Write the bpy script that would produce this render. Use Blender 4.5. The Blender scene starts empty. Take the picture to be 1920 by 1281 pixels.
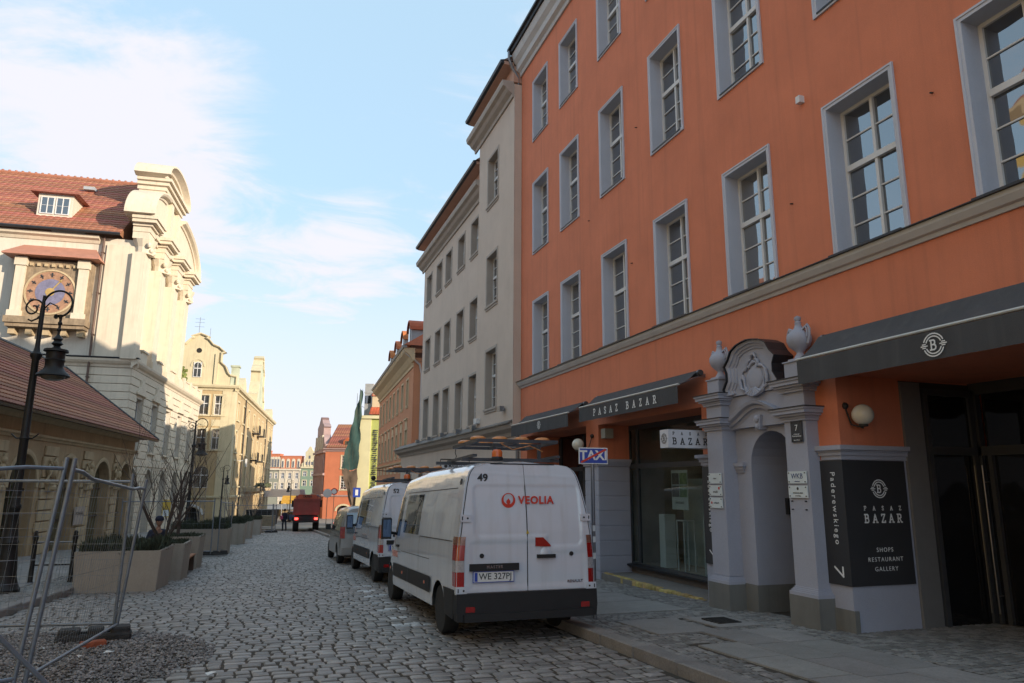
import bpy, bmesh, math, random
import numpy as np
from mathutils import Vector, Matrix
R = math.radians
random.seed(7)
rng = np.random.default_rng(7)
scene = bpy.context.scene
COL = scene.collection

# ------------------------------------------------------------------ camera
# world frame: +Y runs down the street, +X towards the orange house, z=1.8 is the eye
TH, PITCH, ROLL = R(19.2), R(11.5), R(-0.35)
cam_d = bpy.data.cameras.new('camera')
cam = bpy.data.objects.new('camera', cam_d)
COL.objects.link(cam)
cam_d.sensor_width = 36.0
cam_d.lens = 36.0 * 1330 / 1920
cam_d.clip_end = 6000
cam_d.clip_start = 0.05
fwd = Vector((math.sin(TH) * math.cos(PITCH), math.cos(TH) * math.cos(PITCH), math.sin(PITCH)))
rgt0 = Vector((math.cos(TH), -math.sin(TH), 0))
up0 = rgt0.cross(fwd)
rgt = rgt0 * math.cos(ROLL) - up0 * math.sin(ROLL)
up = rgt0 * math.sin(ROLL) + up0 * math.cos(ROLL)
M = Matrix((rgt, up, -fwd)).transposed().to_4x4()
M.translation = Vector((0, 0, 1.8))
cam.matrix_world = M
scene.camera = cam
scene.render.resolution_x = 1024
scene.render.resolution_y = 683

# ------------------------------------------------------------------ light
SUN_EL, SUN_DIR = R(13.0), (0.66, -0.75)          # towards the sun, low behind the orange house
sun_rot = math.atan2(SUN_DIR[0], SUN_DIR[1])
world = bpy.data.worlds.new('World')
scene.world = world
world.use_nodes = True
nt = world.node_tree
nt.nodes.clear()
def wn(t, **k):
    n = nt.nodes.new(t)
    for a, b in k.items():
        setattr(n, a, b)
    return n
sky = wn('ShaderNodeTexSky', sky_type='NISHITA', sun_disc=False, sun_elevation=SUN_EL + R(6), sun_rotation=sun_rot, altitude=80, air_density=1.0, dust_density=0.6, ozone_density=1.6)
tc = wn('ShaderNodeTexCoord')
sep = wn('ShaderNodeSeparateXYZ')
nt.links.new(tc.outputs['Generated'], sep.inputs[0])
# clouds lie on a flat layer: direction / (z + 0.25)
addz = wn('ShaderNodeMath', operation='ADD'); addz.inputs[1].default_value = 0.22
nt.links.new(sep.outputs['Z'], addz.inputs[0])
mx = wn('ShaderNodeMath', operation='MAXIMUM'); mx.inputs[1].default_value = 0.05
nt.links.new(addz.outputs[0], mx.inputs[0])
div = wn('ShaderNodeVectorMath', operation='DIVIDE')
nt.links.new(tc.outputs['Generated'], div.inputs[0])
comb = wn('ShaderNodeCombineXYZ')
for i in range(3):
    nt.links.new(mx.outputs[0], comb.inputs[i])
nt.links.new(comb.outputs[0], div.inputs[1])
mp = wn('ShaderNodeMapping'); mp.inputs['Location'].default_value = (0.55, 2.1, 1.3)
mp.inputs['Scale'].default_value = (0.95, 0.95, 0.6)
nt.links.new(div.outputs[0], mp.inputs['Vector'])
n1 = wn('ShaderNodeTexNoise'); n1.inputs['Scale'].default_value = 1.25; n1.inputs['Detail'].default_value = 9; n1.inputs['Roughness'].default_value = 0.56; n1.inputs['Distortion'].default_value = 0.35
nt.links.new(mp.outputs[0], n1.inputs['Vector'])
# cloud banks where the photograph shows them (directions), open blue between them
n1b = wn('ShaderNodeTexNoise'); n1b.inputs['Scale'].default_value = 3.4; n1b.inputs['Detail'].default_value = 10; n1b.inputs['Roughness'].default_value = 0.62; n1b.inputs['Distortion'].default_value = 0.6
mp2_ = wn('ShaderNodeMapping'); mp2_.inputs['Scale'].default_value = (1.0, 1.5, 1.0); mp2_.inputs['Rotation'].default_value = (0, 0, R(25)); nt.links.new(div.outputs[0], mp2_.inputs['Vector']); nt.links.new(mp2_.outputs[0], n1b.inputs['Vector'])
ns = wn('ShaderNodeMath', operation='MULTIPLY_ADD'); ns.inputs[1].default_value = 1.25; ns.inputs[2].default_value = -0.64; nt.links.new(n1b.outputs['Fac'], ns.inputs[0])
na = wn('ShaderNodeMath', operation='MULTIPLY_ADD'); na.inputs[1].default_value = 0.85; nt.links.new(n1.outputs['Fac'], na.inputs[0]); nt.links.new(ns.outputs[0], na.inputs[2])
fac = na.outputs[0]
for d, a0, amp in (((-0.272, 0.883, 0.383), 19, 0.2), ((-0.125, 0.918, 0.376), 10, 0.14), ((0.084, 0.949, 0.305), 7, 0.22), ((0.022, 0.979, 0.203), 9, 0.12), ((0.053, 0.875, 0.482), 14, -0.2), ((0.226, 0.828, 0.514), 5, 0.1)):
    dt = wn('ShaderNodeVectorMath', operation='DOT_PRODUCT'); dt.inputs[1].default_value = d
    nt.links.new(tc.outputs['Generated'], dt.inputs[0])
    m_ = wn('ShaderNodeMapRange', interpolation_type='SMOOTHSTEP'); m_.inputs[1].default_value = math.cos(R(a0)); m_.inputs[2].default_value = 1.0
    m_.inputs[3].default_value = 0; m_.inputs[4].default_value = amp
    nt.links.new(dt.outputs['Value'], m_.inputs[0])
    ad = wn('ShaderNodeMath', operation='ADD'); nt.links.new(fac, ad.inputs[0]); nt.links.new(m_.outputs[0], ad.inputs[1]); fac = ad.outputs[0]
r1 = wn('ShaderNodeMapRange', interpolation_type='SMOOTHSTEP'); r1.inputs[1].default_value = 0.40; r1.inputs[2].default_value = 0.82
nt.links.new(fac, r1.inputs[0])
# haze whitening towards the horizon
r2 = wn('ShaderNodeMapRange', interpolation_type='SMOOTHSTEP'); r2.inputs[1].default_value = 0.0; r2.inputs[2].default_value = 0.40; r2.inputs[3].default_value = 0.97; r2.inputs[4].default_value = 0.0
nt.links.new(sep.outputs['Z'], r2.inputs[0])
mxx = wn('ShaderNodeMath', operation='MAXIMUM')
nt.links.new(r1.outputs[0], mxx.inputs[0]); nt.links.new(r2.outputs[0], mxx.inputs[1])
mlt = wn('ShaderNodeMath', operation='MULTIPLY'); mlt.inputs[1].default_value = 0.97
nt.links.new(mxx.outputs[0], mlt.inputs[0])
cloud = wn('ShaderNodeRGB'); cloud.outputs[0].default_value = (3.75, 3.72, 4.05, 1)
skyg = wn('ShaderNodeMix', data_type='RGBA'); skyg.inputs[0].default_value = 0.72
skyg.inputs[7].default_value = (2.55, 3.6, 4.4, 1)                # thin milky air in front of the clear-sky model
nt.links.new(sky.outputs[0], skyg.inputs[6])
mixc = wn('ShaderNodeMix', data_type='RGBA')
nt.links.new(mlt.outputs[0], mixc.inputs[0])
nt.links.new(skyg.outputs[2], mixc.inputs[6]); nt.links.new(cloud.outputs[0], mixc.inputs[7])
bg = wn('ShaderNodeBackground'); bg.inputs['Strength'].default_value = 0.075
nt.links.new(mixc.outputs[2], bg.inputs['Color'])
wo = wn('ShaderNodeOutputWorld'); nt.links.new(bg.outputs[0], wo.inputs['Surface'])

sun_d = bpy.data.lights.new('sun', 'SUN'); sun_d.energy = 2.0; sun_d.angle = R(0.5); sun_d.color = (1.0, 0.86, 0.68)
sun = bpy.data.objects.new('sun', sun_d); COL.objects.link(sun)
sd = Vector((SUN_DIR[0], SUN_DIR[1], 0)).normalized() * math.cos(SUN_EL) + Vector((0, 0, math.sin(SUN_EL)))
sun.rotation_euler = sd.to_track_quat('Z', 'Y').to_euler()
sun.location = (30, -40, 60)
scene.view_settings.view_transform = 'Standard'
scene.view_settings.look = 'None'
scene.view_settings.gamma = 1.0
scene.view_settings.use_curve_mapping = False
scene.view_settings.exposure = 1.74
scene.cycles.max_bounces = 6
scene.cycles.diffuse_bounces = 3
scene.cycles.glossy_bounces = 3
scene.cycles.transparent_max_bounces = 12

# ------------------------------------------------------------------ materials
MATS = {}
def mat(name, col, rough=0.8, var=0.10, scale=3.0, bump=0.0, bscale=60.0, metal=0.0, spec=0.5, stain=0.0, stain_col=None,
        island=0.0, coat=0.0, emit=0.0, alpha=None, stretch=(1, 1, 1), fine=0.0):
    """plain procedural surface: base colour, cloudy variation, vertical stains, fine relief"""
    if name in MATS:
        return MATS[name]
    m = bpy.data.materials.new(name); m.use_nodes = True
    t = m.node_tree; N = t.nodes; L = t.links
    b = N['Principled BSDF']
    b.inputs['Roughness'].default_value = rough
    b.inputs['Metallic'].default_value = metal
    b.inputs['Specular IOR Level'].default_value = spec
    b.inputs['Coat Weight'].default_value = coat
    c4 = (*col, 1)
    b.inputs['Base Color'].default_value = c4
    src = None
    geo = N.new('ShaderNodeNewGeometry')
    mpn = N.new('ShaderNodeMapping'); mpn.inputs['Scale'].default_value = stretch
    L.new(geo.outputs['Position'], mpn.inputs[0])
    if var > 0 or stain > 0 or island > 0:
        no = N.new('ShaderNodeTexNoise'); no.inputs['Scale'].default_value = scale; no.inputs['Detail'].default_value = 6
        no.inputs['Roughness'].default_value = 0.62
        L.new(mpn.outputs[0], no.inputs['Vector'])
        mr = N.new('ShaderNodeMapRange'); mr.inputs[1].default_value = 0.25; mr.inputs[2].default_value = 0.75
        mr.inputs[3].default_value = 1 - var; mr.inputs[4].default_value = 1 + var
        L.new(no.outputs['Fac'], mr.inputs[0])
        fac = mr.outputs[0]
        if island > 0:
            oi = N.new('ShaderNodeObjectInfo')
            ad = N.new('ShaderNodeMath'); ad.operation = 'ADD'
            L.new(oi.outputs['Random'], ad.inputs[0]); L.new(geo.outputs['Random Per Island'], ad.inputs[1])
            fr = N.new('ShaderNodeMath'); fr.operation = 'FRACT'; L.new(ad.outputs[0], fr.inputs[0])
            m2 = N.new('ShaderNodeMapRange'); m2.inputs[3].default_value = 1 - island; m2.inputs[4].default_value = 1 + island
            L.new(fr.outputs[0], m2.inputs[0])
            mu = N.new('ShaderNodeMath'); mu.operation = 'MULTIPLY'; L.new(fac, mu.inputs[0]); L.new(m2.outputs[0], mu.inputs[1])
            fac = mu.outputs[0]
        vm = N.new('ShaderNodeVectorMath'); vm.operation = 'SCALE'
        vm.inputs[0].default_value = col
        L.new(fac, vm.inputs['Scale'])
        src = vm.outputs[0]
        if island > 0:
            hs = N.new('ShaderNodeHueSaturation')
            m3 = N.new('ShaderNodeMapRange'); m3.inputs[3].default_value = 0.485; m3.inputs[4].default_value = 0.515
            wn_ = N.new('ShaderNodeMath'); wn_.operation = 'MULTIPLY'; wn_.inputs[1].default_value = 7.31
            f2 = N.new('ShaderNodeMath'); f2.operation = 'FRACT'
            L.new(fr.outputs[0], wn_.inputs[0]); L.new(wn_.outputs[0], f2.inputs[0]); L.new(f2.outputs[0], m3.inputs[0])
            L.new(m3.outputs[0], hs.inputs['Hue']); L.new(src, hs.inputs['Color'])
            src = hs.outputs[0]
        if stain > 0:
            mp2 = N.new('ShaderNodeMapping'); mp2.inputs['Scale'].default_value = (1.3, 1.3, 0.22)
            L.new(geo.outputs['Position'], mp2.inputs[0])
            n2 = N.new('ShaderNodeTexNoise'); n2.inputs['Scale'].default_value = 2.2; n2.inputs['Detail'].default_value = 8; n2.inputs['Roughness'].default_value = 0.7
            L.new(mp2.outputs[0], n2.inputs['Vector'])
            r_ = N.new('ShaderNodeMapRange'); r_.inputs[1].default_value = 0.5; r_.inputs[2].default_value = 0.78; r_.inputs[3].default_value = 0; r_.inputs[4].default_value = stain
            L.new(n2.outputs['Fac'], r_.inputs[0])
            mi = N.new('ShaderNodeMix'); mi.data_type = 'RGBA'
            sc_ = stain_col or tuple(c * 0.35 for c in col)
            mi.inputs[7].default_value = (*sc_, 1)
            L.new(r_.outputs[0], mi.inputs[0]); L.new(src, mi.inputs[6])
            src = mi.outputs[2]
            if stain >= 0.2:      # narrow run-off streaks
                mp5 = N.new('ShaderNodeMapping'); mp5.inputs['Scale'].default_value = (4.5, 4.5, 0.16); L.new(geo.outputs['Position'], mp5.inputs[0])
                n5 = N.new('ShaderNodeTexNoise'); n5.inputs['Scale'].default_value = 1.6; n5.inputs['Detail'].default_value = 5; L.new(mp5.outputs[0], n5.inputs['Vector'])
                r5 = N.new('ShaderNodeMapRange'); r5.inputs[1].default_value = 0.52; r5.inputs[2].default_value = 0.75; r5.inputs[3].default_value = 0; r5.inputs[4].default_value = min(.45, stain * 1.1)
                L.new(n5.outputs['Fac'], r5.inputs[0])
                m5 = N.new('ShaderNodeMix'); m5.data_type = 'RGBA'; m5.inputs[7].default_value = (*sc_, 1)
                L.new(r5.outputs[0], m5.inputs[0]); L.new(src, m5.inputs[6]); src = m5.outputs[2]
        if fine > 0:
            n4 = N.new('ShaderNodeTexNoise'); n4.inputs['Scale'].default_value = bscale * 0.6; n4.inputs['Detail'].default_value = 3
            L.new(geo.outputs['Position'], n4.inputs['Vector'])
            m4 = N.new('ShaderNodeMapRange'); m4.inputs[1].default_value = 0.3; m4.inputs[2].default_value = 0.7; m4.inputs[3].default_value = 1 - fine; m4.inputs[4].default_value = 1 + fine
            L.new(n4.outputs['Fac'], m4.inputs[0])
            v4 = N.new('ShaderNodeVectorMath'); v4.operation = 'SCALE'
            L.new(src, v4.inputs[0]); L.new(m4.outputs[0], v4.inputs['Scale'])
            src = v4.outputs[0]
        L.new(src, b.inputs['Base Color'])
    if bump > 0:
        n3 = N.new('ShaderNodeTexNoise'); n3.inputs['Scale'].default_value = bscale; n3.inputs['Detail'].default_value = 5
        L.new(geo.outputs['Position'], n3.inputs['Vector'])
        bp = N.new('ShaderNodeBump'); bp.inputs['Strength'].default_value = bump; bp.inputs['Distance'].default_value = 0.02
        L.new(n3.outputs['Fac'], bp.inputs['Height']); L.new(bp.outputs[0], b.inputs['Normal'])
    if emit > 0:
        b.inputs['Emission Color'].default_value = c4; b.inputs['Emission Strength'].default_value = emit
    MATS[name] = m
    return m

def glass_mat(name, tint, mixf=0.0, rough=0.03, wob=0.02):
    """window glass in front of a dark room: dark body, sky mirrored by fresnel, slightly wavy"""
    if name in MATS:
        return MATS[name]
    m = mat(name, tint, rough, var=0.25, scale=1.5, spec=0.9)
    t = m.node_tree; N = t.nodes; L = t.links; b = N['Principled BSDF']
    b.inputs['IOR'].default_value = 1.75
    b.inputs['Coat Weight'].default_value = mixf
    b.inputs['Coat Roughness'].default_value = 0.02
    b.inputs['Coat IOR'].default_value = 2.3
    geo = N.new('ShaderNodeNewGeometry')
    n3 = N.new('ShaderNodeTexNoise'); n3.inputs['Scale'].default_value = 2.2; n3.inputs['Detail'].default_value = 1
    L.new(geo.outputs['Position'], n3.inputs['Vector'])
    bp = N.new('ShaderNodeBump'); bp.inputs['Strength'].default_value = 0.35; bp.inputs['Distance'].default_value = wob
    L.new(n3.outputs['Fac'], bp.inputs['Height']); L.new(bp.outputs[0], b.inputs['Normal']); L.new(bp.outputs[0], b.inputs['Coat Normal'])
    return m

def clear_glass(name, tint=(0.8, 0.86, 0.84)):
    if name in MATS:
        return MATS[name]
    m = bpy.data.materials.new(name); m.use_nodes = True
    t = m.node_tree; N = t.nodes; L = t.links
    N.remove(N['Principled BSDF'])
    out = N['Material Output']
    tr = N.new('ShaderNodeBsdfTransparent'); tr.inputs[0].default_value = (*tint, 1)
    gl = N.new('ShaderNodeBsdfGlossy'); gl.inputs['Roughness'].default_value = 0.02
    lw = N.new('ShaderNodeLayerWeight'); lw.inputs['Blend'].default_value = 0.5
    pw = N.new('ShaderNodeMath'); pw.operation = 'POWER'; pw.inputs[1].default_value = 4.0; L.new(lw.outputs['Facing'], pw.inputs[0])
    fr = N.new('ShaderNodeMath'); fr.operation = 'MULTIPLY_ADD'; fr.inputs[1].default_value = 0.8; fr.inputs[2].default_value = 0.03; L.new(pw.outputs[0], fr.inputs[0])
    mi = N.new('ShaderNodeMixShader')
    L.new(fr.outputs[0], mi.inputs[0]); L.new(tr.outputs[0], mi.inputs[1]); L.new(gl.outputs[0], mi.inputs[2]); L.new(mi.outputs[0], out.inputs[0])
    MATS[name] = m
    return m

# ------------------------------------------------------------------ mesh helpers
class MB:
    """collects faces of one mesh object"""
    def __init__(s): s.v = []; s.f = []; s.mi = []; s.T = None; s.m = 0
    def add(s, vs, fs):
        o = len(s.v)
        if s.T is not None:
            vs = [tuple(s.T @ Vector(p)) for p in vs]
        s.v += [tuple(p) for p in vs]
        s.f += [tuple(i + o for i in f) for f in fs]
        s.mi += [s.m] * len(fs)
    def box(s, x0, x1, y0, y1, z0, z1):
        if x0 > x1: x0, x1 = x1, x0
        if y0 > y1: y0, y1 = y1, y0
        if z0 > z1: z0, z1 = z1, z0
        v = [(x0, y0, z0), (x1, y0, z0), (x1, y1, z0), (x0, y1, z0), (x0, y0, z1), (x1, y0, z1), (x1, y1, z1), (x0, y1, z1)]
        s.add(v, [(0, 3, 2, 1), (4, 5, 6, 7), (0, 1, 5, 4), (1, 2, 6, 5), (2, 3, 7, 6), (3, 0, 4, 7)])
        return s
    def cbox(s, c, d, rz=0):
        """box with centre c, size d, turned rz, top edges chamfered lightly by its own T"""
        T0 = s.T
        T = Matrix.Translation(c) @ Matrix.Rotation(rz, 4, 'Z')
        s.T = T if T0 is None else T0 @ T
        s.box(-d[0] / 2, d[0] / 2, -d[1] / 2, d[1] / 2, -d[2] / 2, d[2] / 2)
        s.T = T0
        return s
    def bev(s, x0, x1, y0, y1, z0, z1, c):
        """box whose four vertical and top edges are chamfered by c"""
        pts = [(x0 + c, y0), (x1 - c, y0), (x1, y0 + c), (x1, y1 - c), (x1 - c, y1), (x0 + c, y1), (x0, y1 - c), (x0, y0 + c)]
        pin = [(min(max(x, x0 + c), x1 - c), min(max(y, y0 + c), y1 - c)) for x, y in pts]
        v = [(x, y, z0) for x, y in pts] + [(x, y, z1 - c) for x, y in pts] + [(x, y, z1) for x, y in
             [(x0 + c * 1.4, y0 + c * .6), (x1 - c * 1.4, y0 + c * .6), (x1 - c * .6, y0 + c * 1.4), (x1 - c * .6, y1 - c * 1.4), (x1 - c * 1.4, y1 - c * .6), (x0 + c * 1.4, y1 - c * .6), (x0 + c * .6, y1 - c * 1.4), (x0 + c * .6, y0 + c * 1.4)]]
        f = [tuple(reversed(range(8))), tuple(range(16, 24))]
        for k in range(8):
            j = (k + 1) % 8
            f += [(k, j, 8 + j, 8 + k), (8 + k, 8 + j, 16 + j, 16 + k)]
        s.add(v, f); return s
    def quad(s, a, b, c, d): s.add([a, b, c, d], [(0, 1, 2, 3)]); return s
    def poly(s, pts): s.add(pts, [tuple(range(len(pts)))]); return s
    def prism(s, pts, a0, a1, axis='y'):
        """pts 2-D outline (counter-clockwise seen from -axis side); extruded a0..a1 along axis"""
        n = len(pts)
        if axis == 'y':
            g = lambda p, a: (p[0], a, p[1])
        elif axis == 'x':
            g = lambda p, a: (a, p[0], p[1])
        else:
            g = lambda p, a: (p[0], p[1], a)
        v = [g(p, a0) for p in pts] + [g(p, a1) for p in pts]
        f = [tuple(range(n)), tuple(range(2 * n - 1, n - 1, -1))]
        for k in range(n):
            j = (k + 1) % n
            f.append((k, n + k, n + j, j))
        s.add(v, f); return s
    def tube(s, pts, r, n=8, cap=True, closed=False):
        pts = [Vector(p) for p in pts]
        rs = r if isinstance(r, (list, tuple)) else [r] * len(pts)
        rings = []; prev = None
        m = len(pts)
        for i, p in enumerate(pts):
            if closed:
                t = (pts[(i + 1) % m] - pts[(i - 1) % m])
            else:
                t = pts[min(i + 1, m - 1)] - pts[max(i - 1, 0)]
            if t.length < 1e-9: t = Vector((0, 0, 1))
            t.normalize()
            if prev is None:
                a = t.orthogonal().normalized()
            else:
                a = prev - t * prev.dot(t)
                a = a.normalized() if a.length > 1e-6 else t.orthogonal().normalized()
            prev = a; b = t.cross(a)
            rings.append([p + (a * math.cos(2 * math.pi * k / n) + b * math.sin(2 * math.pi * k / n)) * rs[i] for k in range(n)])
        v = [tuple(q) for rg in rings for q in rg]; f = []
        for i in range(m if closed else m - 1):
            i2 = (i + 1) % m
            for k in range(n):
                j = (k + 1) % n
                f.append((i * n + k, i * n + j, i2 * n + j, i2 * n + k))
        if cap and not closed:
            f.append(tuple(reversed(range(n)))); f.append(tuple(range((m - 1) * n, m * n)))
        s.add(v, f); return s
    def cyl(s, p0, p1, r0, r1=None, n=12):
        return s.tube([p0, p1], [r0, r0 if r1 is None else r1], n)
    def lathe(s, prof, c=(0, 0, 0), n=16, axis='z'):
        v = []; f = []
        for r, z in prof:
            for k in range(n):
                a = 2 * math.pi * k / n
                if axis == 'z': v.append((c[0] + r * math.cos(a), c[1] + r * math.sin(a), c[2] + z))
                elif axis == 'x': v.append((c[0] + z, c[1] + r * math.cos(a), c[2] + r * math.sin(a)))
                else: v.append((c[0] + r * math.sin(a), c[1] + z, c[2] + r * math.cos(a)))
        m = len(prof)
        for i in range(m - 1):
            for k in range(n):
                j = (k + 1) % n
                f.append((i * n + k, i * n + j, (i + 1) * n + j, (i + 1) * n + k))
        f.append(tuple(reversed(range(n)))); f.append(tuple(range((m - 1) * n, m * n)))
        s.add(v, f); return s
    def ball(s, c, r, n=12, sc=(1, 1, 1)):
        v = []; f = []
        rows = max(4, n // 2)
        for i in range(rows + 1):
            ph = math.pi * i / rows
            for k in range(n):
                a = 2 * math.pi * k / n
                v.append((c[0] + r * sc[0] * math.sin(ph) * math.cos(a), c[1] + r * sc[1] * math.sin(ph) * math.sin(a), c[2] - r * sc[2] * math.cos(ph)))
        for i in range(rows):
            for k in range(n):
                j = (k + 1) % n
                f.append((i * n + k, i * n + j, (i + 1) * n + j, (i + 1) * n + k))
        s.add(v, f); return s
    def sweep(s, path, prof, closed=False):
        """moulding: prof = [(out, up)] swept along path in the x-z facade plane; out -> -y, up -> left normal of path"""
        m = len(path); k = len(prof); v = []
        for i in range(m):
            p = Vector((path[i][0], path[i][1]))
            d0 = Vector(path[i]) - Vector(path[i - 1]) if i > 0 else None
            d1 = Vector(path[i + 1]) - Vector(path[i]) if i < m - 1 else None
            d0 = d0 or d1; d1 = d1 or d0
            d0 = d0.normalized(); d1 = d1.normalized()
            n0 = Vector((-d0.y, d0.x)); n1 = Vector((-d1.y, d1.x))
            nn = (n0 + n1)
            nn = nn / max(0.35, nn.length_squared / 2)
            for o, u in prof:
                v.append((p.x + nn.x * u, -o, p.y + nn.y * u))
        f = []
        for i in range(m - 1):
            for j in range(k - 1):
                a = i * k + j
                f.append((a, a + k, a + k + 1, a + 1))
        f.append(tuple(range(k))); f.append(tuple((m - 1) * k + j for j in reversed(range(k))))
        s.add(v, f); return s
    def mesh(s, name, mats):
        me = bpy.data.meshes.new(name)
        me.from_pydata(s.v, [], s.f)
        mats = mats if isinstance(mats, (list, tuple)) else [mats]
        for m in mats: me.materials.append(m)
        if len(mats) > 1: me.polygons.foreach_set('material_index', s.mi)
        me.update()
        return me
    def build(s, name, mats, parent=None, smooth=None, loc=None, rz=0, fix=True):
        me = s.mesh(name, mats)
        if fix:
            b = bmesh.new(); b.from_mesh(me)
            bmesh.ops.recalc_face_normals(b, faces=b.faces); b.to_mesh(me); b.free()
        if smooth is not None:
            me.polygons.foreach_set('use_smooth', [True] * len(me.polygons))
            me.set_sharp_from_angle(angle=R(smooth))
        o = bpy.data.objects.new(name, me); COL.objects.link(o)
        if parent is not None: o.parent = parent
        if loc is not None: o.location = loc
        if rz: o.rotation_euler = (0, 0, rz)
        return o

def inst(me, name, parent=None, loc=(0, 0, 0), rot=(0, 0, 0)):
    o = bpy.data.objects.new(name, me); COL.objects.link(o)
    if parent is not None: o.parent = parent
    o.location = loc; o.rotation_euler = rot
    return o

def tag(o, label=None, cat=None, group=None, kind=None):
    if label: o['label'] = label
    if cat: o['category'] = cat
    if group: o['group'] = group
    if kind: o['kind'] = kind
    return o

def thing(name, label, cat, loc=(0, 0, 0), rz=0, group=None):
    o = bpy.data.objects.new(name, None); COL.objects.link(o)
    o.empty_display_size = 0.2
    o.location = loc; o.rotation_euler = (0, 0, rz)
    return tag(o, label, cat, group)

def copy_tree(o, parent=None):
    c = o.copy(); COL.objects.link(c); c.parent = parent
    for ch in o.children: copy_tree(ch, c)
    return c

FONT = None
def text(parent, s, size, M4, m, ext=0.003, align='CENTER', name='lettering', shear=0.0, bold=0.0, spacing=1.0):
    cu = bpy.data.curves.new('lettering', 'FONT'); cu.body = s; cu.size = size; cu.extrude = ext
    cu.align_x = align; cu.align_y = 'CENTER'; cu.shear = shear; cu.offset = bold; cu.space_character = spacing
    cu.resolution_u = 3
    to = bpy.data.objects.new('tmp', cu); COL.objects.link(to)
    dg = bpy.context.evaluated_depsgraph_get()
    me = bpy.data.meshes.new_from_object(to.evaluated_get(dg))
    bpy.data.objects.remove(to); bpy.data.curves.remove(cu)
    me.name = name; me.materials.clear(); me.materials.append(m)
    me.transform(M4)
    o = bpy.data.objects.new(name, me); COL.objects.link(o)
    if parent is not None: o.parent = parent
    return o
def face(x, y, z, rz=0.0, spin=0.0):
    """matrix that stands text up in a facade plane: reads along +x (turned rz about z), faces -y"""
    return Matrix.Translation((x, y, z)) @ Matrix.Rotation(rz, 4, 'Z') @ Matrix.Rotation(R(90), 4, 'X') @ Matrix.Rotation(spin, 4, 'Z')

# serif letters of the shop signs, drawn as strokes on a unit height
GL = {
 'P': (0.62, [[(0.08, 0), (0.08, 1)], [(-.06, 0), (.22, 0)], [(-.06, 1), (.4, 1), (.55, .93), (.6, .77), (.55, .6), (.4, .5), (.08, .5)]]),
 'A': (0.74, [[(0.06, 0), (.36, 1), (.66, 0)], [(.18, .33), (.54, .33)], [(-.05, 0), (.17, 0)], [(.53, 0), (.78, 0)]]),
 'S': (0.56, [[(.5, .76), (.5, .9), (.35, 1), (.18, 1), (.05, .88), (.06, .68), (.2, .55), (.36, .47), (.5, .33), (.5, .12), (.36, 0), (.17, 0), (.03, .1), (.03, .25)]]),
 'Z': (0.6, [[(.04, .82), (.04, 1), (.55, 1), (.03, 0), (.58, 0), (.58, .2)]]),
 'B': (0.64, [[(0.08, 0), (0.08, 1)], [(-.06, 1), (.38, 1), (.52, .9), (.52, .64), (.38, .53), (.08, .53)], [(.38, .53), (.56, .43), (.6, .25), (.55, .08), (.4, 0), (-.06, 0)]]),
 'R': (0.7, [[(0.08, 0), (0.08, 1)], [(-.06, 0), (.22, 0)], [(-.06, 1), (.38, 1), (.54, .9), (.55, .62), (.4, .5), (.08, .5)], [(.3, .5), (.6, 0), (.74, 0)]]),
}
def strokes(mb, lines, x0, z0, h, t, y, sx=1.0):
    k = 0
    for ln in lines:
        for (a, b) in zip(ln[:-1], ln[1:]):
            ax, az, bx, bz = x0 + a[0] * h * sx, z0 + a[1] * h, x0 + b[0] * h * sx, z0 + b[1] * h
            d = Vector((bx - ax, bz - az)); l = d.length
            if l < 1e-6: continue
            d /= l; n = Vector((-d.y, d.x)) * t / 2; e = d * t * .35
            yy = y - 0.0004 * (k % 7); k += 1
            p = [(ax - e.x - n.x, az - e.y - n.y), (bx + e.x - n.x, bz + e.y - n.y), (bx + e.x + n.x, bz + e.y + n.y), (ax - e.x + n.x, az - e.y + n.y)]
            mb.prism(p, yy, yy + 0.002, 'y')
def serif_word(mb, s, x0, x1, z0, h, t, y, sx=1.0):
    """spread the word evenly between x0 and x1"""
    ws = [GL[c][0] * h * sx if c != ' ' else h * .3 for c in s]
    gap = (x1 - x0 - sum(ws)) / max(1, len(s) - 1)
    x = x0
    for c, w in zip(s, ws):
        if c != ' ': strokes(mb, GL[c][1], x, z0, h, t, y, sx)
        x += w + gap
def emblem(mb, cx, cz, r, y, t=None):
    """round B emblem: letter inside double arcs with bars at the sides"""
    t = t or r * .11
    strokes(mb, GL['B'][1], cx - r * .3, cz - r * .42, r * .84, t * 1.2, y)
    for rr in (1.0, .76):
        for a0, a1 in ((22, 158), (202, 338)):
            pts = [(math.cos(R(a0 + (a1 - a0) * k / 10)) * rr, math.sin(R(a0 + (a1 - a0) * k / 10)) * rr) for k in range(11)]
            strokes(mb, [pts], cx, cz, r, t, y)
    for sg in (-1, 1):
        strokes(mb, [[(sg * .62, 0), (sg * 1.25, 0)], [(sg * .8, .16), (sg * 1.1, .16)], [(sg * .8, -.16), (sg * 1.1, -.16)]], cx, cz, r, t * .9, y)

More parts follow.
